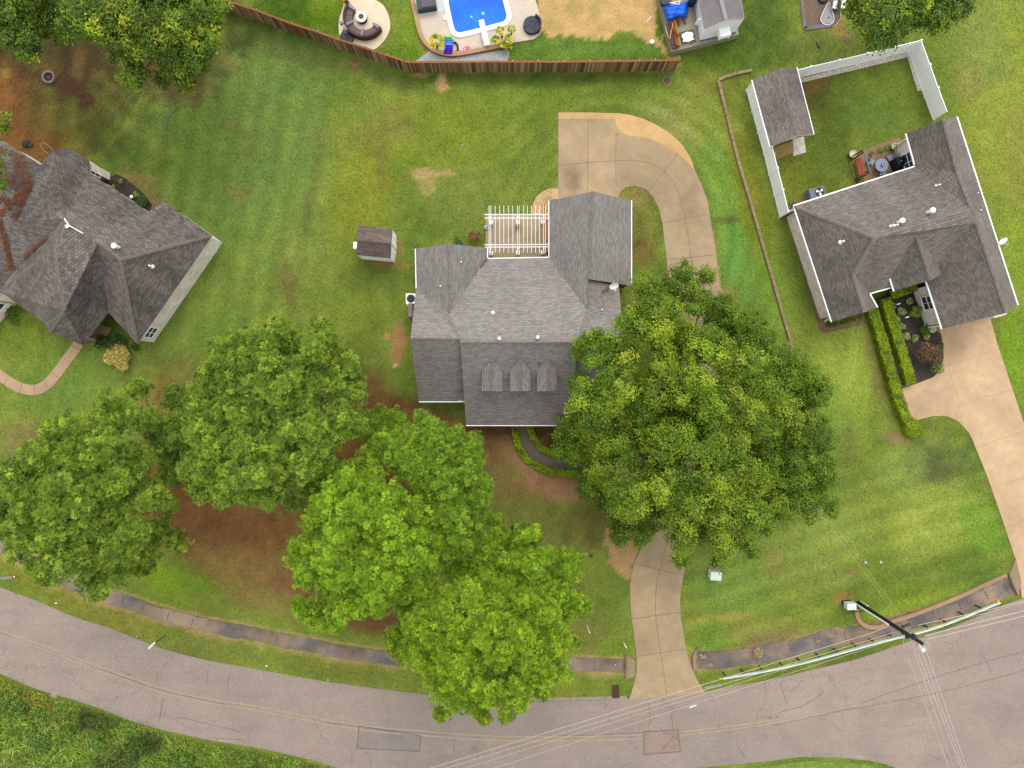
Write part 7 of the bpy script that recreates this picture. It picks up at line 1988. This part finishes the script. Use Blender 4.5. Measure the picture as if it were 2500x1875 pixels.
# ------------------------------------------------------------------ guardrail
gr = thing('guardrail', P(2100, 1570, 0), 'long pale steel guardrail between ditch and road', 'guardrail')
GR = [(1765, 1657), (1875, 1638), (1950, 1622), (2020, 1604), (2100, 1582), (2165, 1564), (2230, 1549), (2300, 1528), (2370, 1501), (2442, 1471)]
w = [P(x, y, .72) for x, y in crom(GR, 4)]
prof = [(-.03, -.16), (.02, -.12), (.03, -.08), (0, -.02), (.03, .06), (.02, .12), (-.03, .16), (-.07, .13), (-.085, 0), (-.07, -.13)]
MB().sweep([(p.x, p.y, .62) for p in w], [(a * 1.0, b_) for a, b_ in prof]).build('rail', M['rail'], gr)
for px in (1772, 1816, 1861, 1911, 1955, 2001, 2045, 2091, 2134, 2179, 2266, 2309, 2354, 2396):
    gx = [g[0] for g in GR]; gy = [g[1] for g in GR]
    tp = P(px, float(np.interp(px, gx, gy)) - 3, .7)
    MB().box((tp.x - .02, tp.y + .09, .34), (.08, .12, .72), .3).build('post', M['dkmetal'], gr)
for px, py in ((1759, 1656), (2436, 1467)):
    q = P(px, py, .7); MB().box((q.x, q.y, .66), (.10, .16, .26), .4).build('end_reflector', mat('yellow_reflector', S(232, 190, 30), .05, 4), gr)

# ------------------------------------------------------------------ utility pole and cables
pb = P(2095, 1472, 0); px_, py_ = pb.x, pb.y
up = thing('utility_pole', pb, 'dark wooden utility pole with a white conduit beside the ditch', 'utility pole')
MB().tube([(px_, py_, 0), (px_, py_, 4.5), (px_, py_, 9.1)], [.17, .15, .12], 12).build('pole', M['pole'], up, smooth=True)
MB().tube([(px_ - .20, py_ - .06, .05), (px_ - .19, py_ - .06, 5.0)], .055, 8).build('conduit', M['white'], up)
MB().tube([(px_ + .16, py_ + .12, .05), (px_ + .17, py_ + .12, 1.2)], .06, 8).build('ground_guard', M['siding'], up)
for dx, dy, z, sz in ((.1, -.1, 6.6, (.3, .22, .3)), (-.05, -.18, 7.3, (.2, .2, .25)), (.15, .12, 7.8, (.2, .15, .3)), (-.12, .1, 8.3, (.18, .18, .2))):
    MB().box((px_ + dx, py_ + dy, z), sz).build('clamp', M['dkmetal'], up)
for dx, dy, z in ((.28, -.32, 9.0), (-.1, -.3, 8.6), (.3, .05, 9.1)):
    MB().bar((px_, py_, z - .06), (px_ + dx, py_ + dy, z - .04), .06, .06).lathe((px_ + dx, py_ + dy, z - .05), [(.05, 0), (.09, .05), (.05, .1), (.08, .15), (.04, .22)], 10).build('insulator', M['steel'], up)
MB().lathe((px_ + .35, py_ - .62, 8.2), [(.12, 0), (.15, .35), (.13, .42), (.05, .45)], 14).bar((px_, py_, 8.4), (px_ + .35, py_ - .62, 8.4), .05, .05).build('arrester', M['white'], up)
o = P(2083, 1483, 0)
t = thing('telecom_cabinet', o, 'white cable cabinet with a dark base at the foot of the utility pole', 'utility cabinet')
c = P(2076, 1479, 1.0)
MB().box((c.x, c.y, .95), (.72, .50, .62), .05).build('cabinet', M['mint'], t); MB().box((c.x + .1, c.y - .06, .33), (.66, .46, .62), .1).build('base', M['dkmetal'], t)
MB().tube([(c.x + .3, c.y - .4, .5), (c.x + .55, c.y - .75, .2), (c.x + 1.0, c.y - .75, .15), (c.x + 1.5, c.y - .65, .2)], .025, 6).build('cable_loop', M['black'], t)
o = P(2211, 1527, 0); t = thing('splice_case', (P(2211, 1527, 5.2).x, P(2211, 1527, 5.2).y, 5.2), 'black splice case hanging on the cable beside the utility pole', 'splice case')
q0, q1 = P(2201, 1531, 6.0), P(2221, 1524, 6.0); MB().tube([q0, q1], .10, 10).build('case', M['black'], t)
MB().bar((px_, py_, 6.05), q0, .04, .04).build('bracket', M['steel'], t)
wire_m = mat('pale_cable', S(196, 184, 178), .05, 2, rough=.5); wire_d = mat('brown_cable', S(196, 178, 150), .05, 2)
def cable(label, pts, r, m, group, sag=0.0):
    q = [P(*p_) for p_ in pts]
    out = []
    for a, b_ in zip(q[:-1], q[1:]):
        for k in range(10):
            s = k / 10; p_ = a.lerp(b_, s); p_.z -= sag * 4 * s * (1 - s); out.append(p_)
    out.append(q[-1])
    mid = out[len(out) // 2]
    tag(MB().tube(out, r, 6).build('overhead_cable', m, base=out[0]), label, 'cable', group)
G1 = 'cables strung along the road'
def ext(a, b_, k): return (a[0] + (b_[0] - a[0]) * k, a[1] + (b_[1] - a[1]) * k)
def ext3(a, b_, k, z0, z1): x, y = ext(a, b_, k); return (x, y, z1)
cable('upper white cable crossing the road toward the southwest', [(2172, 1528, 5.2), (2120, 1548, 6.2), ext3((2120, 1548), (1058, 1873), 1.5, 6, 7)], .019, wire_m, G1)
cable('lower white cable close beside the upper one toward the southwest', [(2200, 1546, 6.3), (2180, 1545, 6.3), ext3((2150, 1550), (1062, 1882), 1.5, 6, 6.4)], .016, wire_m, G1)
cable('thin tan cable running southwest just behind the guardrail', [(2196, 1548, 6.4), (2160, 1558, 6.5), ext3((2160, 1558), (1120, 1880), 1.5, 6, 6)], .014, wire_d, G1)
cable('thin faint cable crossing the road furthest south', [(2214, 1552, 7.0), (1690, 1720, 6.8), ext3((2214, 1552), (1280, 1852), 1.8, 6, 6.5)], .012, wire_m, G1)
cable('thick white cable leaving the pole top toward the east', [(2257, 1552, 9.0), (2500, 1491, 9.0), ext3((2257, 1552), (2500, 1491), 3, 9, 9)], .024, wire_m, G1)
cable('thick white cable leaving the arrester toward the east', [(2262, 1561, 8.9), (2500, 1504, 9.0), ext3((2262, 1561), (2500, 1504), 3, 9, 9)], .022, wire_m, G1)
cable('wavy pale cable low over the ditch toward the east', [(2240, 1527, 5.0), (2278, 1518, 5.2), (2400, 1492, 5.6), ext3((2240, 1527), (2500, 1465), 2.5, 5, 6)], .024, wire_m, G1)
cable('thin tan cable above the guardrail toward the east', [(2216, 1546, 6.6), (2500, 1472, 6.8), ext3((2216, 1546), (2500, 1472), 2.5, 6, 7)], .014, wire_d, G1)
G2 = 'cables crossing the side road'
for (a, b_, r_, z, lab) in (((2205, 1573), (2317, 1875), .014, 6.8, 'westernmost pale cable crossing the side road'), ((2222, 1560), (2329, 1875), .012, 7.2, 'thin faint cable, second from the west, crossing the side road'), ((2229, 1562), (2346, 1875), .020, 8.2, 'thick pale cable, middle of the five over the side road'), ((2244, 1574), (2352, 1875), .017, 8.6, 'pale cable, fourth from the west, over the side road'), ((2259, 1582), (2360, 1875), .017, 8.6, 'easternmost pale cable crossing the side road')):
    s = P(*a, z); start = (px_ + (s.x - px_) * .2, py_ + (s.y - py_) * .2, z)
    e = ext(a, b_, 2.4)
    q = [Vector(start), s, P(*e, z)]
    out = []
    for k in range(13): out.append(q[1].lerp(q[2], k / 12))
    tag(MB().tube([q[0]] + out, r_, 6).build('overhead_cable', wire_m, base=q[0]), lab, 'cable', G2)
G3 = 'service drops to the houses'
cable('thin service cable from the pole toward the middle house', [(2222, 1544, 7.6), (1900, 1118, 6.2), (1541, 692, 3.0)], .006, wire_d, G3)
cable('thin service cable from the pole beside its twin toward the middle house', [(2228, 1541, 7.8), (1915, 1118, 6.0), (1541, 684, 2.9)], .006, wire_d, G3)

# ------------------------------------------------------------------ grass tufts standing in the lawn
def grass_tufts():
    xs, ys, L = LAWN
    n = 420000
    px = RNG.uniform(-60, 2560, n); py = RNG.uniform(-60, 1900, n)
    X = (px - 1250) * H / F; Y = (937.5 - py) * H / F
    ok = np.ones(n, bool)
    for poly in MASKS + [DRIVE, TAN, RDRIVE, crom(ROAD_N, 4) + crom(ROAD_S, 4)] + [p[0] for p in POLY]:
        ok &= ~in_poly(px, py, poly)
    for line, wd in ((WALKL, .5), (WALKF, .5)):
        ok &= seg_dist(X, Y, [(p.x, p.y) for p in W(line)]) > wd
    ok &= np.minimum(seg_dist(X, Y, ditch_w[0]), seg_dist(X, Y, ditch_w[1])) > .85
    X, Y, px, py = X[ok], Y[ok], px[ok], py[ok]; n = len(X)
    ix = np.clip(np.searchsorted(xs, X), 0, len(xs) - 1); iy = np.clip(np.searchsorted(ys, Y), 0, len(ys) - 1)
    c = L[ix, iy] * RNG.uniform(0.62, 1.38, (n, 1)) * (1 + RNG.normal(0, .06, (n, 3)))
    green = c[:, 1] > c[:, 0] * 1.02
    keep = green | (RNG.random(n) < .5)
    X, Y, c = X[keep], Y[keep], c[keep]; n = len(X)
    z = ground_z(X, Y) + RNG.uniform(.015, .05, n)
    nn = norm(unit(n) * .45 + np.array([0, 0, 1.0]))
    V = leaves(np.stack([X, Y, z], 1), nn, .055, .5)
    o = mesh_np('grass_tufts', V, 4, c, M['leaf_flat'], None, (0, 0, 0))
    tag(o, 'mown grass tufts all over the lawns', kind='stuff')
M['leaf_flat'] = attr_mat('grass_blades', 0.8, 0.0, 0.0, spec=0.1)
grass_tufts()

# ------------------------------------------------------------------ debris in the ditch
for px, py, rr, lab in ((1718, 1606, .26, 'pale brown stone at the driveway end of the stained ditch'), (2030, 1553, .34, 'large tan stone on the bank west of the utility pole'), (2000, 1568, .2, 'small tan stone in the ditch west of the utility pole'), (1735, 1625, .2, 'brown stone by the ditch headwall')):
    o = P(px, py, 0); z0 = float(ground_z(np.array([o.x]), np.array([o.y]))[0]); n = 10
    mb = MB(); vs = []
    for k, (q, zz) in enumerate(((1.0, 0), (.9, .5), (.5, .85))):
        for i in range(n):
            a = 6.283 * i / n; r_ = rr * q * random.uniform(.75, 1.2)
            vs.append((o.x + r_ * math.cos(a) * 1.2, o.y + r_ * math.sin(a) * .8, z0 + .03 + zz * rr * .5))
    mb.add(vs, [(k * n + i, k * n + (i + 1) % n, (k + 1) * n + (i + 1) % n, (k + 1) * n + i) for k in range(2) for i in range(n)] + [tuple(2 * n + i for i in range(n))])
    tag(mb.build('ditch_stone', M['ditch_light'], base=(o.x, o.y, z0)), lab, 'stone', 'stones in the stained ditch')
shrub('dry_grass_clump', 'dry straw coloured grass clump in the stained ditch', 'grass clump', 1848, 1592, 15, .35, [S(190, 160, 110), S(166, 136, 88), S(206, 182, 136)], dens=1500, leaf=.06, stem=False)
for px, py, rp, h_, lab in ((255, 1792, 26, 1.4, 'leafy wild shrub second along the road edge of the weeds'), (345, 1832, 30, 1.6, 'largest dark wild shrub among the tall weeds'), (455, 1852, 24, 1.2, 'wild shrub at the thinner end of the weeds'), (120, 1800, 30, 1.5, 'light green wild shrub in the corner of the weeds'), (60, 1720, 22, 1.1, 'wild shrub closest to the yellow flowering weeds')):
    shrub('wild_shrub', lab, 'shrub', px, py, rp, h_, [S(72, 100, 40), S(98, 126, 50), S(58, 84, 36)] if 'dark' in lab else [S(96, 130, 46), S(122, 152, 58), S(78, 108, 42)], group='wild shrubs on the far verge', dens=700, leaf=.09, lobes=10)
